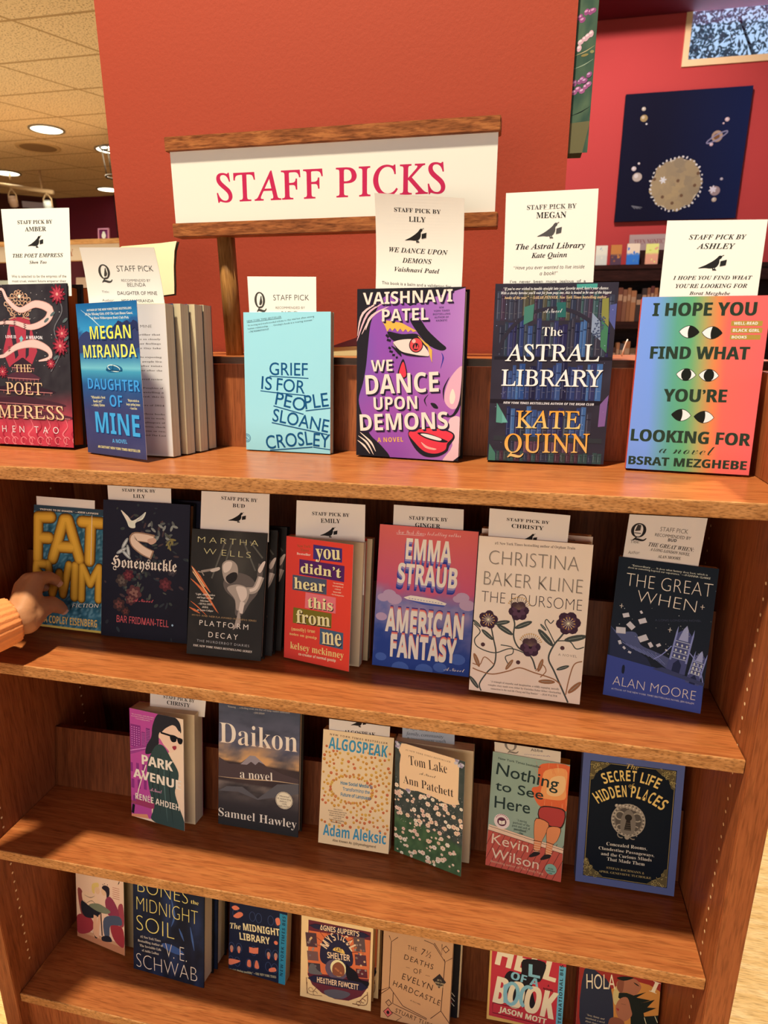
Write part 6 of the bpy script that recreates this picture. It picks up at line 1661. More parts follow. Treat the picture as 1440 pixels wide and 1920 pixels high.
MB().box((-0.564, 0, 0.0), (0.564, 0.016, 0.126)).build('riser_board', CHERRYV, bc, (0, 0.2045, ZS[0] + 0.0003), (-R(4.6), 0, 0))
for sx in (-1, 1):
    MB().box((sx * 0.565 if sx > 0 else -0.597, 0.004, ZS[0]), (0.597 if sx > 0 else -0.565, 0.415, ZS[0] + 0.126), 0, 0.001).build('end_panel', CHERRYV, bc)
MB().box((-0.597, 0.2095, ZS[0] + 0.1265), (0.597, 0.41, ZS[0] + 0.1375)).build('cap_board', CHERRY, bc)
MB().box((-0.597, 0.2065, ZS[0] + 0.1272), (0.597, 0.2095, ZS[0] + 0.1368)).build('cap_edge', DARKW, bc)
MB().box((-0.5572, 0.012, 0), (0.5572, 0.03, ZS[3] - LT - 0.0004)).build('toe_kick', CHERRYV, bc)

# ------------------------------------------------------------------ the sign
sg = empty('shelf_sign', (-0.177, 0.262, 1.2375))
tag(sg, 'framed paper sign reading STAFF PICKS between two wooden rails on a round wooden post', 'sign')
def off(o, root):
    o.location = -root.location
    return o
sy = 0.236
off(MB().box((-0.2575, sy - 0.0015, 1.5275), (0.2265, sy + 0.026, 1.5465), 0, 0.001).build('top_rail', WALNUT, sg), sg)
off(MB().box((-0.2555, sy - 0.0015, 1.4115), (0.2275, sy + 0.026, 1.4305), 0, 0.001).build('bottom_rail', WALNUT, sg), sg)
def art_sign():
    a = Art(0.476, 0.101)
    a.fill('#f1e8c6')
    a.T('STAFF PICKS', (0.147, 0.293), (0.856, 0.286), (0.157, 0.659), '#c62c4e', 'u', .010)
    return a
o = art_mesh('sign_panel', art_sign(), 0.003, CARDM, sg, base='#fbf4d2')
o.location = Vector((-0.2525, sy + 0.004, 1.4285)) - sg.location
off(MB().tube([(-0.180, 0.262, 1.2377), (-0.183, 0.262, 1.412)], 0.0135, 20).build('post', POSTW, sg), sg)

# ------------------------------------------------------------------ the books on the top ledge
GILT = page_mat('gilded_page_edges', '#a85a2c')
Y = {}
def bk(key, *a, **k):
    Y[key] = book(*a, **k)
    return Y[key]
bk('empress', (-0.5444, 0.1337, 1.1033, -3.8476, 7.0000, -0.0000), (0.1560, 0.2400), 0.027, 'black and red hardcover with a pagoda, ribbon and gold lettering, first on the top ledge', art_empress(), '#2b2626', True, page=GILT, group='books on the top ledge')
copy_book(Y['empress'], 0.0292, 'second black hardcover copy hidden behind the pagoda and ribbon book on the top ledge', 0.004)

def closed_stack(key, art, pos, wh, t, cover, label, dys, labels, yaw=None, hard=False, dx=(0.0,), group=None):
    p = list(pos)
    if yaw is not None: p[3] = yaw
    p[1] += dys[0]
    first = book(tuple(p), wh, t, labels[0], art, cover, hard, group=group)
    first.location.x += dx[0]
    for i in range(1, len(dys)):
        copy_book(first, dys[i] - dys[0], labels[i], dx[i] - dx[0])
TOP = 'books on the top ledge'
r_ = bk('daughter', (-0.3506, 0.1043, 1.1012, -19.9344, 3.5000, -0.0000), (0.1321, 0.2100), 0.02, 'blue paperback with yellow lettering, its front cover bent open before a stack of copies', art_daughter(), '#1d3a5c', yaw_block=-3.6, sheet=0.144, group=TOP)
pg = Art(0.1425, 0.208)
pg.fill('#e6dcc4')
pg.T('DAUGHTER OF MINE', (.30, .85), (.84, .85), (.30, .868), '#4a4238', 's', -.01)
for k, tx_ in enumerate(('a thriller that', 'moves so closely', 'to her feelings', 'of the tiny lake', '', 'that leads to exposing', 'how people live', 'years after twists', 'come after she', '', 'starred review', '', 'and Daughter of', 'Mine, foretelling a', 'well paced, this is', '', 'best thrillers of 2024', '', 'for the reader whose books', 'need more to work,', 'with glimpses of', 'small town, check', 'one or two,', 'Mine and The Last')):
    if tx_: pg.T(tx_, (.93 - .021 * len(tx_), .80 - .029 * k), (.93, .80 - .029 * k), (.93 - .021 * len(tx_), .811 - .029 * k), '#5a5246', 'r')
art_mesh('title_page', pg, 0.0002, CARDM, r_, (0.0008, 0.0011, 0.001), (0, 0, 0), '#e6dcc4')
closed_stack('daughter', art_daughter(), (-0.3506, 0.1043, 1.1012, -19.9344, 3.5000, -0.0000), (0.143, 0.2105), 0.0225, '#1d3a5c', None, (0.0230, 0.0464, 0.0698), ('closed blue paperback copy right behind the bent open one, its dark cover edge showing', 'third copy in the blue paperback stack, between two dark cover edges', 'rearmost paperback of the blue stack, against the wooden riser'), -3.6, dx=(0.010, 0.019, 0.021), group='copies of the blue paperback')
bk('grief', (-0.1314, 0.1763, 1.1010, -3.7198, 4.5000, -0.0000), (0.1355, 0.2000), 0.013, 'pale turquoise paperback with crooked underlined navy lettering on the top ledge', art_grief(), '#9ad4d6', group=TOP)
bk('demons', (0.0442, 0.1636, 1.1017, -6.0155, 3.0000, -0.0000), (0.1495, 0.2280), 0.032, 'purple hardcover with a comic style crying eye and red lips on the top ledge', art_demons(), '#231f24', True, group=TOP)
bk('astral', (0.2315, 0.1623, 1.1023, 0.1704, 4.0000, -0.0000), (0.1540, 0.2320), 0.026, 'dark hardcover showing blue lit library shelves with cream and orange lettering', art_astral(), '#211d22', True, group=TOP)
bk('ihope', (0.4114, 0.1449, 1.1023, -5.3534, 6.5000, -0.0000), (0.1433, 0.2140), 0.024, 'rainbow gradient book with three pairs of cartoon eyes at the right of the top ledge', art_ihope(), '#d8574f', True, group=TOP)
SEC = 'books on the shelf below the top ledge'
bk('eat', (-0.5037, 0.1111, 0.8018, -0.3570, 12.0000, 0.5940), (0.1290, 0.2020), 0.018, 'teal paperback with puffy golden letters being touched by a hand', art_eat(), '#2c4a52', group=SEC)
bk('honey', (-0.3700, 0.1045, 0.8008, 1.4899, 12.0000, 0.5940), (0.1486, 0.2200), 0.02, 'black hardcover with dove, pale arm and blackletter title', art_honey(), '#1c1c24', True, group=SEC)
copy_book(Y['honey'], 0.0222, 'second black hardcover showing at the right edge behind the dove and arm book', 0.010)
bk('platform', (-0.2065, 0.0804, 0.7989, 1.6109, 14.5000, 0.5940), (0.1198, 0.1920), 0.016, 'small dark hardcover with an armoured figure reaching down, front of its stack', art_platform(), '#1d1b1c', True, group=SEC)
copy_book(Y['platform'], 0.0182, 'middle copy in the stack of armoured figure hardcovers', 0.010)
copy_book(Y['platform'], 0.0364, 'rearmost copy in the stack of armoured figure hardcovers', 0.018)
bk('didnt', (-0.0585, 0.1058, 0.7958, -12.5623, 8.0000, 0.5940), (0.1114, 0.1880), 0.017, 'red paperback with words on coloured blocks, cover bent open', art_didnt(), '#b03528', yaw_block=-1.9, sheet=0.119, group=SEC)
closed_stack('didnt', art_didnt(), (-0.0585, 0.1058, 0.7958, -12.5623, 8.0000, 0.5940), (0.119, 0.188), 0.016, '#b03528', None, (0.0195,), ('closed red paperback right behind the bent open red one',), -1.9, dx=(0.008,), group=SEC)
bk('american', (0.0788, 0.1081, 0.7978, -1.3159, 12.0000, 0.5940), (0.1432, 0.2100), 0.028, 'pink and blue hardcover with rounded striped letters and a ship in clouds', art_american(), '#3a3f6e', True, group=SEC)
bk('foursome', (0.2248, 0.0737, 0.7952, -1.5250, 10.5000, 0.5940), (0.1479, 0.2160), 0.026, 'cream hardcover with dark flowers on winding stems', art_foursome(), '#c9b294', True, group=SEC)
copy_book(Y['foursome'], 0.0282, 'second cream hardcover peeking out behind the dark flower one', 0.002, 0.002)
bk('great', (0.4057, 0.1018, 0.7940, -9.4412, 12.5000, 0.5940), (0.1215, 0.1920), 0.026, 'dark blue paperback with a towered bridge and flying pages by the right side panel', art_great(), '#1c1e26', group=SEC)
THI = 'books on the third shelf'
bk('park', (-0.3621, 0.1108, 0.4452, -8.9890, 9.5000, -0.4255), (0.1138, 0.2000), 0.03, 'magenta paperback with a woman in sunglasses, thick pages and cover bent open', art_park(), '#8a3368', yaw_block=0.9, sheet=0.122, group=THI)
bk('daikon', (-0.2032, 0.1256, 0.4449, -1.0743, 10.0000, -0.4255), (0.1474, 0.2260), 0.02, 'grey book with a snowy mountain at dusk and large pale serif title', art_daikon(), '#3a3836', True, group=THI)
bk('algo', (-0.0181, 0.1179, 0.4480, -0.4050, 15.0000, -0.4255), (0.1207, 0.1920), 0.02, 'cream paperback covered in small round yellow faces with teal lettering', art_algo(), '#d8bd92', group=THI)
bk('tom', (0.1097, 0.1302, 0.4449, -15.8366, 3.0000, -0.4255), (0.1177, 0.2040), 0.022, 'paperback with white daisies in a dark meadow, cover swung open', art_tom(), '#2f3a30', yaw_block=-1.4, sheet=0.124, group=THI)
bk('nothing', (0.2593, 0.1283, 0.4487, -5.1706, 11.0000, -0.4255), (0.1174, 0.1900), 0.02, 'sage green paperback with a burning child in red shorts', art_nothing(), '#c9a63a', page=page_mat('yellow_page_edges', '#d2b548'), group=THI)
bk('secret', (0.3982, 0.1254, 0.4494, 0.1310, 9.0000, -0.4255), (0.1440, 0.2120), 0.022, 'blue bordered black hardcover with an ornate keyhole', art_secret(), '#4a5078', True, group=THI)
FOU = 'books on the lowest shelf'
bk('couple', (-0.5278, 0.1208, 0.1195, -9.9824, 9.0000, -0.0000), (0.1206, 0.1960), 0.018, 'tan paperback with a couple at a cafe table, leftmost on the lowest shelf', art_couple(), '#c79c7c', yaw_block=-0.5, sheet=0.126, page=page_mat('grey_page_edges', '#a0927a'), group=FOU)
bk('bones', (-0.3782, 0.0817, 0.1223, -2.9661, 9.0000, -0.0000), (0.1469, 0.2300), 0.036, 'thick dark navy hardcover with tall thin yellow lettering on the lowest shelf', art_bones(), '#17171f', True, group=FOU)
copy_book(Y['bones'], 0.0380, 'second navy hardcover behind the thick one with thin yellow lettering', 0.008)
bk('midnight', (-0.2047, 0.1199, 0.1205, -4.0857, 10.0000, -0.0000), (0.1157, 0.1780), 0.022, 'small navy paperback with orange pictures and a teal stripe down the right edge', art_midnight(), '#1f2130', group=FOU)
bk('agnes', (-0.0558, 0.0991, 0.1201, 0.0465, 9.0000, -0.0000), (0.1306, 0.2050), 0.022, 'cream framed hardcover with a shop window full of cats', art_agnes(), '#cfa878', True, group=FOU)
copy_book(Y['agnes'], 0.0238, 'second cream hardcover behind the shop window and cats book', 0.008)
bk('seven', (0.0941, 0.0924, 0.1204, -0.4846, 9.0000, -0.0000), (0.1191, 0.1870), 0.024, 'tan book with black art deco lines and a dark diamond label', art_seven(), '#b08a60', group=FOU)
def art_deco():
    a = Art(0.119, 0.187, W4)
    a.fill('#201c1c')
    for k in range(3):
        a.line('#b8a890', .012, [(.1, .2 + .05 * k), (.5, .42 + .05 * k), (.95, .12 + .05 * k)])
    a.poly('#8c3a3a', dia(a, (.86, .16), .07))
    return a
p_ = list((0.0941, 0.0924, 0.1204, -0.4846, 9.0000, -0.0000)); p_[1] += 0.0268; p_[0] += 0.012
book(tuple(p_), (0.122, 0.187), 0.022, 'black book with pale lines behind the tan art deco one', art_deco(), '#1e1a1a', group=FOU)
bk('hell', (0.2755, 0.1287, 0.1201, 1.3520, 9.0000, -0.0000), (0.1268, 0.1950), 0.022, 'red paperback with chunky cream letters over a black head and blue right stripe', art_hell(), '#b08a48', group=FOU)
bk('hola', (0.4237, 0.1260, 0.1201, 3.2775, 9.0000, -0.0000), (0.1297, 0.1950), 0.022, 'dark book with two faces before an orange sun, rightmost on the lowest shelf', art_hola(), '#7a2a24', group=FOU)

# ------------------------------------------------------------------ cards tucked into the books
card((-0.5444, 0.1337, 1.1033, -3.8476, 7.0000), ((0.0415, 0.3489), (0.1630, 0.3451), (0.1610, 0.2232), (0.0478, 0.2256)), 0, 'tall recommendation card in the black and red pagoda hardcover', card_amber(), y=0.0035)
card((-0.3506, 0.1043, 1.1012, -3.6000, 3.5000), ((0.0153, 0.2848), (0.1327, 0.2814), (0.1415, 0.1917), (0.0181, 0.1929)), 0, 'curled recommendation card with Q emblem in the bent open blue paperback', card_belinda(), bend=(-1.6, 0.215, 0.0), y=0.006)
card((-0.1314, 0.1763, 1.1010, -3.7198, 4.5000), ((0.0072, 0.2503), (0.1132, 0.2476), (0.1140, 0.1384), (0.0118, 0.1397)), 0, 'short recommendation card with Q emblem in the pale turquoise paperback', card_rachel(), y=0.0008)
card((0.0442, 0.1636, 1.1017, -6.0155, 3.0000), ((0.0271, 0.3451), (0.1449, 0.3327), (0.1432, 0.1703), (0.0248, 0.1713)), 0, 'tall recommendation card curling forward from the purple hardcover', card_lily(), bend=(-1.3, 0.24, 0.0), y=0.003)
card((0.2315, 0.1623, 1.1023, 0.1704, 4.0000), ((0.0077, 0.3429), (0.1206, 0.3438), (0.1243, 0.1717), (0.0111, 0.1733)), 0, 'tall recommendation card with worn print in the dark library shelves hardcover', card_megan(), y=0.003)
card((0.4114, 0.1449, 1.1023, -5.3534, 6.5000), ((0.0200, 0.3044), (0.1292, 0.3006), (0.1277, 0.1528), (0.0191, 0.1540)), 0, 'recommendation card in italic print in the rainbow gradient book', card_ashley(), y=0.003)
card((-0.5037, 0.1111, 0.8018, -0.3570, 12.0000), ((0.0054, 0.2168), (0.1142, 0.2153), (0.1157, 0.1014), (0.0114, 0.1019)), 0, 'blank back of a card in the teal paperback with golden letters', card_blank(), y=0.0011)
card((-0.3700, 0.1045, 0.8008, 1.4899, 12.0000), ((0.0071, 0.2435), (0.1167, 0.2428), (0.1209, 0.1199), (0.0167, 0.1215)), 0, 'recommendation card in the black dove hardcover, cut by the ledge above', card_lilyb(), y=0.003)
card((-0.2065, 0.0804, 0.7989, 1.6109, 14.5000), ((0.0133, 0.2504), (0.1221, 0.2505), (0.1237, 0.1787), (0.0137, 0.1813)), 0, 'recommendation card with bird print in the armoured figure hardcover', card_bud(), y=0.003)
card((-0.0585, 0.1058, 0.7958, -1.9000, 8.0000), ((0.0148, 0.2421), (0.1198, 0.2420), (0.1217, 0.1085), (0.0130, 0.1074)), 0, 'recommendation card with bird print in the red coloured blocks paperback', card_emily(), y=0.006)
card((0.0788, 0.1081, 0.7978, -1.3159, 12.0000), ((0.0207, 0.2400), (0.1223, 0.2393), (0.1264, 0.1117), (0.0221, 0.1099)), 0, 'recommendation card in the pink and blue ship hardcover', card_ginger(), y=0.003)
card((0.2248, 0.0737, 0.7952, -1.5250, 10.5000), ((0.0137, 0.2544), (0.1189, 0.2516), (0.1138, 0.1203), (0.0148, 0.1199)), 0, 'recommendation card in the cream dark flower hardcover', card_christy(), y=0.003)
card((0.4057, 0.1018, 0.7940, -9.4412, 12.5000), ((0.0095, 0.2505), (0.1035, 0.2549), (0.0945, 0.1240), (0.0038, 0.1227)), 0, 'lilac shaded card with Q emblem in the dark blue bridge paperback', card_budg(), y=0.0012)
card((-0.3621, 0.1108, 0.4452, 0.9000, 9.5000), ((0.0290, 0.2273), (0.1343, 0.2264), (0.1315, 0.1922), (0.0281, 0.1923)), 0, 'recommendation card in the magenta sunglasses paperback', card_parkc(), y=0.016)
card((-0.0181, 0.1179, 0.4480, -0.4050, 15.0000), ((0.0072, 0.2107), (0.1113, 0.2106), (0.1118, 0.0935), (0.0124, 0.0893)), 0, 'recommendation card in the cream yellow faces paperback', card_algoc(), y=0.0011)
card((0.1097, 0.1302, 0.4449, -1.4000, 3.0000), ((0.0073, 0.2270), (0.0907, 0.2274), (0.0928, 0.1061), (0.0073, 0.1032)), 0, 'pale blue handwritten card in the daisy meadow paperback', card_tomc(), y=0.012)
card((0.2593, 0.1283, 0.4487, -5.1706, 11.0000), ((-0.0003, 0.2059), (0.1009, 0.2094), (0.1054, 0.0939), (0.0114, 0.0873)), 0, 'recommendation card with faint Q emblem in the sage green paperback', card_abbe(), y=0.0011)
# ------------------------------------------------------------------ things around the bookcase
NP = [(-0.4000, 0.300, 1.4030), (-0.3864, 0.300, 1.4093), (-0.3163, 0.300, 1.4124), (-0.2866, 0.300, 1.4148), (-0.2918, 0.300, 1.4005), (-0.2956, 0.300, 1.3762), (-0.2975, 0.300, 1.3474), (-0.2988, 0.300, 1.3340), (-0.3348, 0.300, 1.3302), (-0.3447, 0.300, 1.2580), (-0.3711, 0.300, 1.2561)]
NQ = [(-0.3993, 0.300, 1.4014), (-0.3846, 0.300, 1.4084), (-0.3145, 0.300, 1.4107), (-0.2838, 0.300, 1.4139), (-0.2895, 0.300, 1.3996), (-0.2937, 0.300, 1.3761), (-0.2953, 0.300, 1.3473), (-0.2971, 0.300, 1.3319), (-0.3350, 0.300, 1.3285), (-0.3447, 0.300, 1.2580), (-0.3711, 0.300, 1.2561)]
nc = MB()
nc.prism([(p[0], p[2]) for p in NP], 0.300, 0.3015, 0)
nc.prism([(p[0], p[2]) for p in NQ], 0.3018, 0.3035, 1)
nb = nc.build('notice_card', [pmat('notice_paper', '#fbf4d2', 0.7), pmat('notice_back', '#2c221c', 0.7)])
st = MB().box((NP[9][0] - .012, 0.3036, 1.2375), (NP[9][0] + .004, 0.3066, NP[4][2] - .03)).build('support_strip', pmat('notice_back', '#2c221c', 0.7), nb)
tag(nb, 'plain cream card with dark backing standing on the case behind the curled card', 'card')
# closed book lying on the cap behind the purple hardcover
B0 = (-0.0209, 0.270, 1.2376); B1 = (0.0188, 0.270, 1.2379); B2 = (-0.0102, 0.270, 1.2530); B3 = (0.0081, 0.270, 1.2698)
rb = empty('book', (B0[0], 0.27, 1.2378), (0, 0, 0))
tag(rb, 'maroon book lying flat on top of the case between the turquoise and purple books', 'book')
h0 = B2[2] - 1.2378; h1 = B3[2] - 1.2378; wB = 0.14
MB().add([(0.002, .002, 0), (wB, .002, 0), (wB, .10, 0), (.002, .10, 0), (.002, .002, h0 * .8), (wB, .002, h0 * 1.35), (wB, .10, h0 * 1.35), (.002, .10, h0 * .8)], [(3, 2, 1, 0), (4, 5, 6, 7), (0, 1, 5, 4), (1, 2, 6, 5), (2, 3, 7, 6), (3, 0, 4, 7)]).build('page_block', page_mat('cream_pages', '#d8cfa8'), rb)
MB().add([(0, 0, h0 * .82), (wB + .003, 0, h0 * 1.38), (wB + .003, .103, h0 * 1.38), (0, .103, h0 * .82), (0, 0, h0 * .95), (.055, 0, h1), (.07, 0, h1 * 1.02), (wB + .003, 0, h1 * .8), (0, .103, h0 * .95), (.055, .103, h1), (.07, .103, h1 * 1.02), (wB + .003, .103, h1 * .8)],
         [(3, 2, 1, 0), (0, 1, 7, 6, 5, 4), (8, 9, 10, 11, 2, 3), (4, 5, 9, 8), (5, 6, 10, 9), (6, 7, 11, 10), (1, 2, 11, 7), (0, 4, 8, 3)]).build('front_cover', pmat('maroon_cloth', '#4a1420', 0.5), rb)
we = MB().tube([(0.4091, 0.260, 1.2404), (0.4103, 0.260, 1.2499), (0.4129, 0.260, 1.2594), (0.4146, 0.260, 1.2638)], 0.0011, 8).build('wire_stand', pmat('white_wire', '#e8d8d0', 0.35, 0.5, 0.3))
tag(we, 'thin pale bent wire rising from the case top right of the library shelves book', 'wire stand')

# canvas hanging on the side of the red pillar
cv = MB()
CA, CB, CC, CD, CE = (0.3188, 0.425, 1.7432), (0.3498, 0.425, 1.7404), (0.3514, 0.425, 1.5800), (0.3437, 0.425, 1.5402), (0.3221, 0.425, 1.5405)
cv.prism([(0.3222, CE[2]), (CD[0], CD[2]), (CC[0], CC[2]), (CC[0] + .001, 2.6), (0.3222, 2.6)], 0.425, 0.455)
co = cv.build('canvas_painting', pmat('canvas_green', '#2c3a2c', 0.6))
tag(co, 'dark green flower painting on a thick canvas at the right edge of the red pillar', 'painting')
ca = Art(CC[0] - .3222, 0.38, k=0.85)
ca.grid(lambda u, v: mix('#2f4538', '#5a6c4c', nz(u, v * 8, 2, 3) + .5), 6, 40, (0, 0), (1, 1))
CT = (CC[2] - CE[2]) / .38; CU = (CD[0] - .3222) / (CC[0] - .3222)
ca.poly('#6b6440', [(0, 0), (CU, 0), (1, CT), (1, CT + .01), (0, CT + .005)])
rnd = random.Random(12)
for v0, c1, c2 in ((.47, '#8c4a6c', '#c98aa0'), (.38, '#c9a09c', '#e6c8b8'), (.22, '#9a5a78', '#cfa0b0'), (.245, '#8a5070', '#c090a8')):
    for k in range(5):
        p = (.15 + .16 * k + rnd.uniform(-.06, .06), v0 + rnd.uniform(-.012, .012) + .006 * k)
        ca.ell(c1, p, .16, .12, rnd.uniform(0, 90), 10); ca.ell(c2, (p[0] - .03, p[1] + .003), .09, .05, 20, 8)
for v0 in (.62, .74, .345, .30, .135, .66, .82):
    ca.line(rnd.choice(['#8d9a78', '#a89a6a', '#1a221e']), .05, [(0, v0), (.5, v0 + .012), (.95, v0 + .03)], True, True)
ca.poly('#1c2430', [(.3, .55), (.95, .60), (.9, .53)]); ca.ell('#8a7a44', (.5, .345), .18, .06, 10); ca.ell('#8a8450', (.85, .355), .10, .07)
o = art_mesh('painted_edge', ca, 0.0004, CARDM, co, (0.3222, 0.4243, CE[2]), base='#2c3a2c')

# moon painting on the far wall (a plain night sky with planets)
def art_night():
    a = Art(0.87, 0.875, white='#f4d4b4', k=0.8)
    a.grid(lambda u, v: mix('#1b1a26', '#1f2748', (u - .3) * 1.1), 8, 4)
    c = (0.484, 0.285)
    a.ell('#c7b48e', c, .198, .20, n=40)
    def shade(u, v):
        n = nz(u, v, 9)
        return mix('#8f7c5c', '#b99a64', .5 + n - (v - .2) * 1.2)
    for k in range(60):
        an, rr = k * 2.4, .18 * math.sqrt(k / 60)
        p = (c[0] + rr * math.cos(an), c[1] + rr * math.sin(an)); a.ell(shade(*p), p, .045, n=9)
    for p in ((0.303, 0.332), (0.655, 0.363), (0.539, 0.194), (0.384, 0.188), (0.470, 0.136), (0.498, 0.312), (0.638, 0.270)): a.ell('#6e5138', p, .014, n=9)
    rnd = random.Random(4)
    for k in range(40):
        an = 2 * math.pi * k / 40; q = .205 + .012 * rnd.random(); a.ell('#d8cdb8', (c[0] + q * math.cos(an), c[1] + q * math.sin(an)), rnd.uniform(.006, .013), rnd.uniform(.005, .009), rnd.uniform(0, 180), 8)
    for p, r_, c_ in (((0.157, 0.881), .017, '#b9a888'), ((0.166, 0.810), .03, '#a08450'), ((0.191, 0.765), .008, '#cfc2b0'), ((0.832, 0.764), .018, '#cfae9c'), ((0.807, 0.736), .008, '#cfae9c'), ((0.807, 0.221), .042, '#9c8276'), ((0.809, 0.152), .02, '#b8a080'), ((0.848, 0.312), .012, '#a89a94'), ((0.123, 0.423), .02, '#cdb8a4'), ((0.157, 0.355), .04, '#b7a48a'), ((0.161, 0.462), .01, '#cdb8a4'), ((0.731, 0.582), .015, '#c9a498')):
        a.ell(c_, p, r_, r_ * .9, n=16); a.ell(mix(c_, '#fff4e0', .4), (p[0] - r_ * .25, p[1] + r_ * .25), r_ * .45, n=10)
    a.ell('#a98a6c', (0.769, 0.641), .044, n=18); a.ell('#7a5230', (0.766, 0.639), .024, n=12); a.ring('#8d8490', (0.770, 0.634), .088, .009, .018, 28)
    a.flower('#d8d0c0', (0.374, 0.322), .028, 6, None, 10, .4); a.flower('#d8c8bc', (0.787, 0.233), .03, 6, None, 20, .4)
    for k in range(6): a.line('#6d6a66', .005, [(0.132, 0.127), (.165 + .012 * k, .10 + .01 * (k % 2))])
    return a
pt = empty('wall_painting', (0.913, 4.96, 2.095))
tag(pt, 'square dark navy canvas of a moon and small planets on the far red wall', 'painting')
art_mesh('canvas_front', art_night(), 0.002, CARDM, pt, base='#1b1a26')
MB().box((0.001, 0.002, 0.001), (0.869, 0.038, 0.874)).build('stretcher', pmat('navy_canvas', '#14131c', 0.7), pt)

# far bookcase on the right
fb = empty('bookcase', (1.35, 4.7, 0))
tag(fb, 'dark far bookcase against the red wall below the moon painting', 'bookcase')
fx0, fx1 = -0.75, 0.95
MB().box((fx0, 0, 0), (fx0 + .03, .28, 1.735)).build('side_panel', SHELFD, fb)
MB().box((fx1 - .03, 0, 0), (fx1, .28, 1.735)).build('side_panel', SHELFD, fb)
MB().box((fx0, .265, 0), (fx1, .28, 1.735)).build('back_panel', SHELFD, fb)
MB().box((fx0 - .01, -.01, 1.725), (fx1 + .01, .285, 1.755)).box((fx0 + .03, .0, 1.64), (fx1 - .03, .02, 1.725)).build('top_board', SHELFD, fb)
for z_ in (0.12, 0.49, 0.90, 1.29):
    MB().box((fx0 + .03, 0.0, z_), (fx1 - .03, .262, z_ + .05 if z_ > 1.2 else z_ + .03)).build('shelf', SHELFD, fb)
def far_cover(c1, c2, c3, seed):
    a = Art(0.13, 0.19, white='#e8cdb8')
    r2 = random.Random(seed)
    a.grid(lambda u, v: mix(c2, c1, (v - .45) / .2 + nz(u, v, 4, seed)), 6, 8)
    for k in range(9):
        a.ell(r2.choice([c3, c1, c2]), (r2.random(), r2.random()), r2.uniform(.06, .16), r2.uniform(.04, .1), r2.uniform(0, 90), 9)
    return a
def face_out(p0, p1, lab, c1, c2, c3, seed, yaw=0):
    wd = p1[0] - p0[0]; ht = p1[2] - p0[2]
    a = far_cover(c1, c2, c3, seed); a2 = Art(wd, ht, white='#e8cdb8'); 
    a2.grid(lambda u, v: mix(c2, c1, (v - .48) / .06 + nz(u, v, 4, seed)), 6, 16)
    r2 = random.Random(seed)
    for k in range(9):
        a2.ell(r2.choice([c3, c1, c2]), (r2.uniform(.1, .9), r2.uniform(.08, .92)), r2.uniform(.06, .14), r2.uniform(.04, .1), r2.uniform(0, 90), 9)
    book((p0[0], p0[1], 1.7565, yaw, 8, 0), (wd, ht), 0.02, lab, a2, c2, group='face out books on the far bookcase')
face_out((0.7727, 4.720, 1.7394), (0.8573, 4.720, 1.8820), 'pale blue and cream book, leftmost standing on the far dark bookcase', '#d8d2b8', '#c9c8b4', '#6f9aa8', 1)
face_out((0.8822, 4.720, 1.7374), (0.9609, 4.720, 1.8832), 'dark brown book with orange blossoms on the far dark bookcase', '#b8773f', '#57404a', '#8c5a3c', 2)
face_out((0.9984, 4.720, 1.7352), (1.0899, 4.720, 1.8875), 'half cream half blue book on the far dark bookcase', '#e0c8a8', '#3a72b8', '#4f7fae', 3)
face_out((1.1323, 4.720, 1.7365), (1.2220, 4.720, 1.8842), 'yellow green and coral book on the far dark bookcase', '#d8d878', '#d89a78', '#b8c850', 4, -4)
a_ = Art(0.36, 0.115, white='#e8b8a8')
a_.fill('#a88078'); a_.T('TEEN NONFICTION', (.10, .38), (.92, .42), (.10, .68), '#8a4a48', 'r')
so = art_mesh('category_sign', a_, 0.012, CARDM, None, base='#a88078')
so.location = (1.0261, 4.860, 1.8554); so.location.z = 1.872; so.rotation_euler = (-R(6), 0, 0)
MB().box((0.02, 0.001, -0.116), (0.34, 0.010, 0.0)).build('stand', SHELFD, so)
tag(so, 'faded rose category sign standing behind the half blue book on the far bookcase', 'sign')
cols = ['#6b4438', '#7d5a48', '#4a3430', '#8a6448', '#57403f', '#3c3434', '#9a7050', '#5c3434', '#494a52', '#6f5a44']
spn = {}
rnd = random.Random(21)
for z_, x0, x1, lab in ((1.34, 0.86, 1.62, 'upper'), (0.93, 0.80, 1.62, 'lower')):
    x = x0
    while x < x1:
        t_ = rnd.uniform(.022, .045); h_ = rnd.uniform(.20, .265)
        c = rnd.choice(cols)
        o = MB().box((0, 0, 0), (t_, .17, h_), 0, 0.002).build('book', pmat('spine_' + c[1:], c, 0.5))
        MB().box((0.003, -.0006, h_ * .62), (t_ - .003, 0, h_ * .8)).build('spine_label', pmat('spine_label', '#a8917a', 0.6), o)
        o.location = (x, 4.73, z_ + (.001 if z_ > 1.2 else .0))
        o.location.z = 1.342 if lab == 'upper' else .9322
        tag(o, 'dim book standing spine out on the %s inner shelf of the far dark bookcase' % lab, 'book', '%s shelf of blurred books in the far bookcase' % lab)
        x += t_ + .002

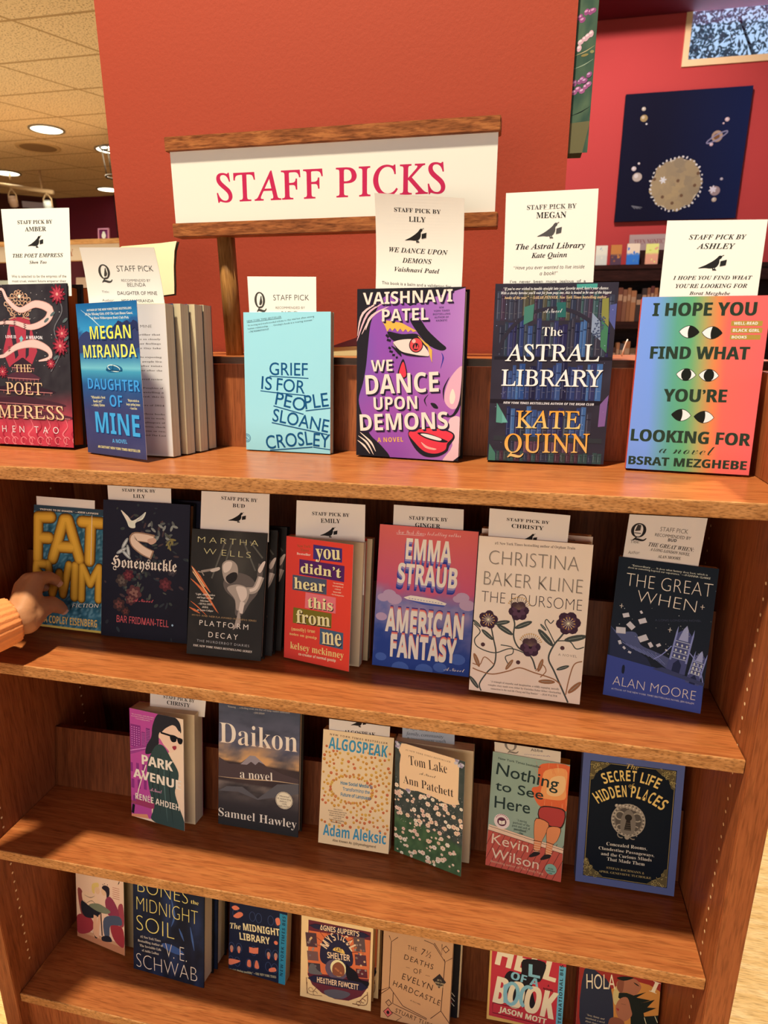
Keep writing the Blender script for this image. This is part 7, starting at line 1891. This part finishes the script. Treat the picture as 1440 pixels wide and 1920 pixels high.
# tree outside the high window
tr_ = empty('tree', (2.3, 7.4, 0))
tag(tr_, 'tree with feathery blue green leaves outside the high window', 'tree')
lm = MB(); rnd = random.Random(31)
for k in range(15000):
    p = Vector((rnd.uniform(-.95, .9), rnd.uniform(-.7, .9), rnd.uniform(2.8, 5.4)))
    if nz(p.x, p.z, 2.2, 3) < -.04 + .10 * p.x: continue
    d = Vector((rnd.gauss(0, 1), rnd.gauss(0, .5), rnd.gauss(-.2, 1))).normalized() * rnd.uniform(.035, .075)
    s_ = d.cross(Vector((0, 1, 0.2))).normalized() * .009
    lm.add([p, p + d * .5 + s_, p + d, p + d * .5 - s_], [(0, 1, 2, 3)])
lm.build('crown', pmat('leaf', '#8fc0d0', 0.5), tr_)
MB().tube([(.75, .6, 0), (.78, .6, 2.2), (.7, .6, 3.4), (.6, .5, 4.6)], [.12, .10, .07, .03], 10).tube([(.74, .6, 2.9), (.4, .4, 3.7), (.0, .3, 4.4)], [.04, .02, .012], 8).build('trunk', pmat('bark', '#3a3230', 0.9), tr_)

# ------------------------------------------------------------------ left background
LAMPW = pmat('lamp_glow', '#fff2d2', 0.5, emit=(1.0, 0.86, 0.62), es=6.0)
RIM = pmat('lamp_rim', '#8a8478', 0.4)
def can(loc, lab, r=.095):
    t = empty('ceiling_light', loc)
    tag(t, lab, 'ceiling light', 'recessed ceiling lights')
    MB().lathe([(r + .012, 0), (r + .012, -.006), (r, -.008), (r - .004, .0)], 28).build('trim_ring', RIM, t)
    MB().lathe([(r - .003, -.003), (.0001, -.004)], 28).build('diffuser', LAMPW, t)
    return t
can((-2.752, 3.272, 2.499), 'round recessed light nearest in the tiled ceiling')
can((-3.885, 4.215, 2.499), 'round recessed light at the left picture edge in the tiled ceiling')
can((-2.63, 3.78, 2.499), 'round light glowing above the wire pendant beside the red pillar', .11)
can((-3.46, 4.94, 2.499), 'small recessed light far back beside the red pillar')
sp = empty('ceiling_speaker', (-3.10, 3.62, 2.5))
tag(sp, 'round flat speaker grille in the tiled ceiling', 'speaker')
MB().lathe([(.145, 0), (.143, -.006), (.12, -.008), (.118, -.005)], 32).build('rim', pmat('speaker_rim', '#cbb083', 0.7), sp)
MB().lathe([(.118, -.005), (.0001, -.006)], 32).build('grille', pmat('speaker_grille', '#8d7455', 0.9), sp)
pd = empty('pendant_lamp', (-2.375, 3.4, 2.5))
tag(pd, 'open wire drum pendant hanging beside the red pillar', 'pendant lamp')
WIRE = pmat('dark_wire', '#3a332c', 0.4, 0.5, 0.6)
ring = lambda z, r: [(r * math.cos(2 * math.pi * k / 28), r * math.sin(2 * math.pi * k / 28), z) for k in range(28)]
m = MB().tube(ring(-.10, .085), .006, 6, closed=True).tube(ring(-.265, .068), .006, 6, closed=True)
for k in range(4):
    a0 = R(185 + 90 * k); m.tube([(.085 * math.cos(a0), .085 * math.sin(a0), -.10), (.068 * math.cos(a0), .068 * math.sin(a0), -.265)], .0035, 6)
m.build('wire_frame', WIRE, pd)
MB().tube([(0, 0, 0), (0, 0, -.10)], .004, 6).tube([(-.085, 0, -.10), (.085, 0, -.10)], .0035, 6).build('stem', WIRE, pd)
tk = empty('track_light', (-3.8, 4.2, 2.38))
tag(tk, 'pale ceiling track carrying two spot heads at the upper left', 'track light')
TW = pmat('track_white', '#c9b08a', 0.5)
TA = (-4.1458, 4.200, 2.4419); TB = (-3.4676, 4.200, 2.3360)
o = MB().tube([TA, TB], .018, 6).tube([(TA[0] + .3, 4.2, TA[2]), (TA[0] + .3, 4.2, 2.5)], .008, 6).tube([(TB[0] - .1, 4.2, TB[2]), (TB[0] - .1, 4.2, 2.5)], .008, 6).build('track_bar', TW, tk); o.location = -tk.location
for q, cc in (((-3.8502, 4.200, 2.3236), '#b89c88'), ((-3.5305, 4.200, 2.2801), '#cfe0e6')):
    x, y, z = q
    hm = pmat('spot_head_' + cc[1:], cc, 0.3, 0.5)
    h = MB().lathe([(.001, .03), (.028, .028), (.036, .0), (.032, -.045), (.022, -.05), (.001, -.046)], 16).build('spot_head', hm, tk); h.location = Vector((x, y, z - .03)) - tk.location; h.rotation_euler = (R(25), R(12), 0)
    yk = MB().tube([(-.038, 0, -.02), (-.036, 0, .04), (-.015, 0, .07), (.015, 0, .07), (.036, 0, .04), (.038, 0, -.02)], .006, 6).tube([(0, 0, .07), (0, 0, .10)], .012, 8).build('yoke', TW, tk); yk.location = Vector((x, y, z - .03)) - tk.location
nx_, ny_ = 0.692, -0.722
V_ = []
for o_ in (-0.002, 0.014):
    for (x, y) in ((-4.426, 4.998), (-4.235, 5.178)):
        for z_ in (2.393, 2.448):
            V_.append((x + nx_ * o_, y + ny_ * o_, z_))
o = MB().add(V_, [(0, 1, 3, 2), (4, 6, 7, 5), (0, 4, 5, 1), (2, 3, 7, 6), (1, 5, 7, 3), (0, 2, 6, 4)]).build('wall_panel', pmat('pale_blue_panel', '#c4c8ea', 0.4))
tag(o, 'pale blue strip panel on the angled wall behind the tall pagoda book card', 'panel')
HW = wood('tan_header_wood', '#c99a66', '#b98a58', '#d4a874', stretch=(1, 10, 10))
hb = empty('bookcase', (-2.75, 3.0, 0))
tag(hb, 'tan bookcase with a lettered header board behind the left cards', 'bookcase')
MB().box((-.62, .0, 1.69), (.62, .025, 1.785)).box((-.64, -.01, 1.785), (.64, .26, 1.81)).build('header_board', HW, hb)
MB().box((-.62, .245, 0), (.62, .26, 1.785)).build('back_panel', pmat('maroon_back', '#5a2430', 0.7), hb)
for sx in (-1, 1): MB().box((sx * .61 - .012, .0, 0), (sx * .61 + .012, .26, 1.69)).build('side_panel', HW, hb)
for z_ in (.5, .95, 1.33): MB().box((-.598, .005, z_ - .02), (.598, .245, z_)).build('shelf', HW, hb)
a_ = Art(1.2, 0.09, white='#f0c898'); a_.T('FICTION', (.03, .28), (.20, .28), (.03, .72), '#a8562c', 'r'); a_.T('HISTORY', (.545, .28), (.735, .28), (.545, .72), '#a8562c', 'r')
art_mesh('header_lettering', a_, 0.0005, attr_mat('header_print', 0.7, 0.1), hb, (-.60, -.0008, 1.692), base='#d8a874')
def side_book(p, w_, h_, c1, c2, lab, ry):
    a2 = Art(w_, h_, white='#f0d0a0'); a2.fill(c1); a2.rect(c2, (0, 0), (1, .55))
    r = book((p[0], p[1], 1.3350, 0, 10, 0), (w_, h_), .02, lab, a2, c2, group='face out books in the tan bookcase')
side_book((-2.552, 3.06, 0), .085, .27, '#d0a070', '#c8906c', 'tan book face out in the tan bookcase, next to the tall pagoda book card', 0)
side_book((-2.455, 3.09, 0), .10, .235, '#b8a070', '#5a6068', 'grey and beige book face out in the tan bookcase, next to the curled card', 0)
side_book((-3.2, 3.06, 0), .16, .26, '#e8e4ec', '#dcd8e0', 'white book face out in the tan bookcase at the left picture edge', 0)
fr = empty('picture_frame', (-2.345, 3.08, 1.8105), (-R(8), 0, 0))
tag(fr, 'small lilac picture frame standing on the tan bookcase', 'picture frame')
MB().box((0, 0, 0), (.075, .01, .008)).box((0, 0, .066), (.075, .01, .074)).box((0, 0, .008), (.008, .01, .066)).box((.067, 0, .008), (.075, .01, .066)).build('frame', pmat('lilac_frame', '#b888b8', 0.4), fr)
a_ = Art(.059, .058, white='#f0d0c0'); a_.fill('#6a2a5a'); a_.ell('#d8d0e8', (.5, .4), .25, .3); a_.ell('#d8d0e8', (.5, .7), .15)
art_mesh('picture', a_, .002, CARDM, fr, (.008, .004, .008), base='#6a2a5a')

# ------------------------------------------------------------------ the reaching person
SKIN = pmat('skin', '#b07a58', 0.55, 0.25, bump=(220, 0.2))
SKIN.node_tree.nodes['Principled BSDF'].inputs['Subsurface Weight'].default_value = 0.08
SKIN.node_tree.nodes['Principled BSDF'].inputs['Subsurface Radius'].default_value = (0.008, 0.003, 0.002)
def sphere(m, c, r, n=14):
    m.lathe([(max(1e-4, r * math.sin(math.pi * k / n)), -r * math.cos(math.pi * k / n)) for k in range(n + 1)], 18, 0, c)
def limb(m, pts, rs):
    P = []; Q = []
    for i in range(len(pts) - 1):
        for k in range(6):
            t = k / 6; P.append(Vector(pts[i]).lerp(Vector(pts[i + 1]), t)); Q.append(rs[i] + (rs[i + 1] - rs[i]) * t)
    P.append(Vector(pts[-1])); Q.append(rs[-1])
    m.tube(P, Q, 16)
    for p, r in zip(pts, rs): sphere(m, p, r)
W0 = Vector((-0.4435, 0.028, 0.8589))
KI, KM, KR, KP = Vector((-0.4498, 0.078, 0.9023)), Vector((-0.4685, 0.080, 0.8982)), Vector((-0.4767, 0.074, 0.8891)), Vector((-0.4731, 0.062, 0.8782))
hm = MB()
AX = [W0, Vector((-.478, -.045, .862)), Vector((-.545, -.15, .842)), Vector((-.66, -.30, .80)), Vector((-.78, -.46, .98))]
limb(hm, AX, [.0245, .030, .034, .042, .050])
limb(hm, [W0 + Vector((.004, 0, .010)), KI], [.018, .0125]); limb(hm, [W0 + Vector((-.003, .0, .008)), KM], [.019, .0125])
limb(hm, [W0 + Vector((-.006, .0, .0)), KR], [.018, .0120]); limb(hm, [W0 + Vector((-.006, .002, -.008)), KP], [.016, .0110])
limb(hm, [KI, KM, KR, KP], [.0122, .0122, .0118, .0105])
limb(hm, [W0.lerp(KI, .6), W0.lerp(KP, .6)], [.016, .014]); limb(hm, [W0.lerp(KI, .35) + Vector((.004, 0, -.006)), W0.lerp(KP, .4)], [.018, .016])
limb(hm, [KI, (-0.4502, 0.101, 0.8969), (-0.4485, 0.113, 0.8877), (-0.4474, 0.117, 0.8809)], [.0122, .0102, .0088, .0072])
limb(hm, [KM, (-0.4800, 0.105, 0.8910), (-0.4793, 0.116, 0.8784), (-0.4731, 0.117, 0.8702)], [.0122, .0104, .0090, .0074])
limb(hm, [KR, (-0.4949, 0.100, 0.8788), (-0.4950, 0.110, 0.8635), (-0.4889, 0.111, 0.8544)], [.0118, .0098, .0086, .0070])
limb(hm, [KP, (-0.4921, 0.086, 0.8664), (-0.4912, 0.094, 0.8537), (-0.4865, 0.096, 0.8448)], [.0105, .0088, .0078, .0064])
limb(hm, [W0 + Vector((.006, .004, -.006)), (-0.4398, 0.060, 0.8624), (-0.4352, 0.082, 0.8595), (-0.4354, 0.097, 0.8483), (-0.4342, 0.104, 0.8406)], [.019, .0185, .0132, .0108, .0082])
ps = hm.build('person', SKIN)
rm = ps.modifiers.new('remesh', 'REMESH'); rm.mode = 'VOXEL'; rm.voxel_size = .0022; rm.use_smooth_shade = True
sm_ = ps.modifiers.new('smooth', 'SMOOTH'); sm_.factor = .6; sm_.iterations = 9
m2 = bpy.data.meshes.new_from_object(ps.evaluated_get(bpy.context.evaluated_depsgraph_get()))
ps.modifiers.clear(); ps.data = m2
if not m2.materials: m2.materials.append(SKIN)
m2.polygons.foreach_set('use_smooth', [True] * len(m2.polygons))
tag(ps, 'person in an orange ribbed sleeve reaching in from the left to a golden lettered book', 'person')
NAIL = pmat('nail', '#c99a86', 0.3, 0.4)
def nail(a, b, up, r):
    a = Vector(a); b = Vector(b); d = (b - a).normalized(); u = (Vector(up) - d * Vector(up).dot(d)).normalized(); s_ = d.cross(u)
    V_ = []; n = 6
    for i in range(n + 1):
        for k in range(n + 1):
            t = -1 + 2 * k / n
            V_.append(b - d * r * .9 + d * (r * 1.5 * i / n) + s_ * (r * .72 * t) + u * (r * (1.0 - .32 * t * t) + .0003 - .0006 * (i / n)))
    MB().add(V_, [(i * (n + 1) + k, i * (n + 1) + k + 1, (i + 1) * (n + 1) + k + 1, (i + 1) * (n + 1) + k) for i in range(n) for k in range(n)], 0, True).build('fingernail', NAIL, ps)
nail((-0.4485, 0.113, 0.8877), (-0.4474, 0.117, 0.8809), (.3, -.6, .7), .0072)
nail((-0.4354, 0.097, 0.8483), (-0.4342, 0.104, 0.8406), (.2, -.8, .5), .0080)
KN = pmat('orange_knit', '#e08c58', 0.9, 0.1, bump=(420, 0.4))
axis = [W0 + Vector((-.011, -.006, .0)), W0 + Vector((-.018, -.022, -.001)), W0 + Vector((-.030, -.052, -.003)), Vector((-.508, -.085, .856)), Vector((-.545, -.15, .842)), Vector((-.66, -.30, .80)), Vector((-.72, -.38, .89)), Vector((-.78, -.46, .98))]
rad = [.0340, .0365, .0375, .0445, .050, .057, .061, .066]
P = []; Q = []; G = []
for i in range(len(axis) - 1):
    for k in range(6):
        t = k / 6; P.append(axis[i].lerp(axis[i + 1], t)); Q.append(rad[i] + (rad[i + 1] - rad[i]) * t); G.append(.0007 if i < 2 else 0.0)
P.append(axis[-1]); Q.append(rad[-1]); G.append(0.0)
n = 96
tb = MB().tube([P[0] + (P[1] - P[0]) * .5] + P, [.0265] + Q, n, cap=False)
G = [0.0] + G
tb.v = [tuple(Vector(v) + (Vector(v) - ([P[0]] + P)[i // n]).normalized() * (G[i // n] * (1 if (i % n) % 4 < 2 else -1))) for i, v in enumerate(tb.v)]
tb.build('sleeve', KN, ps)
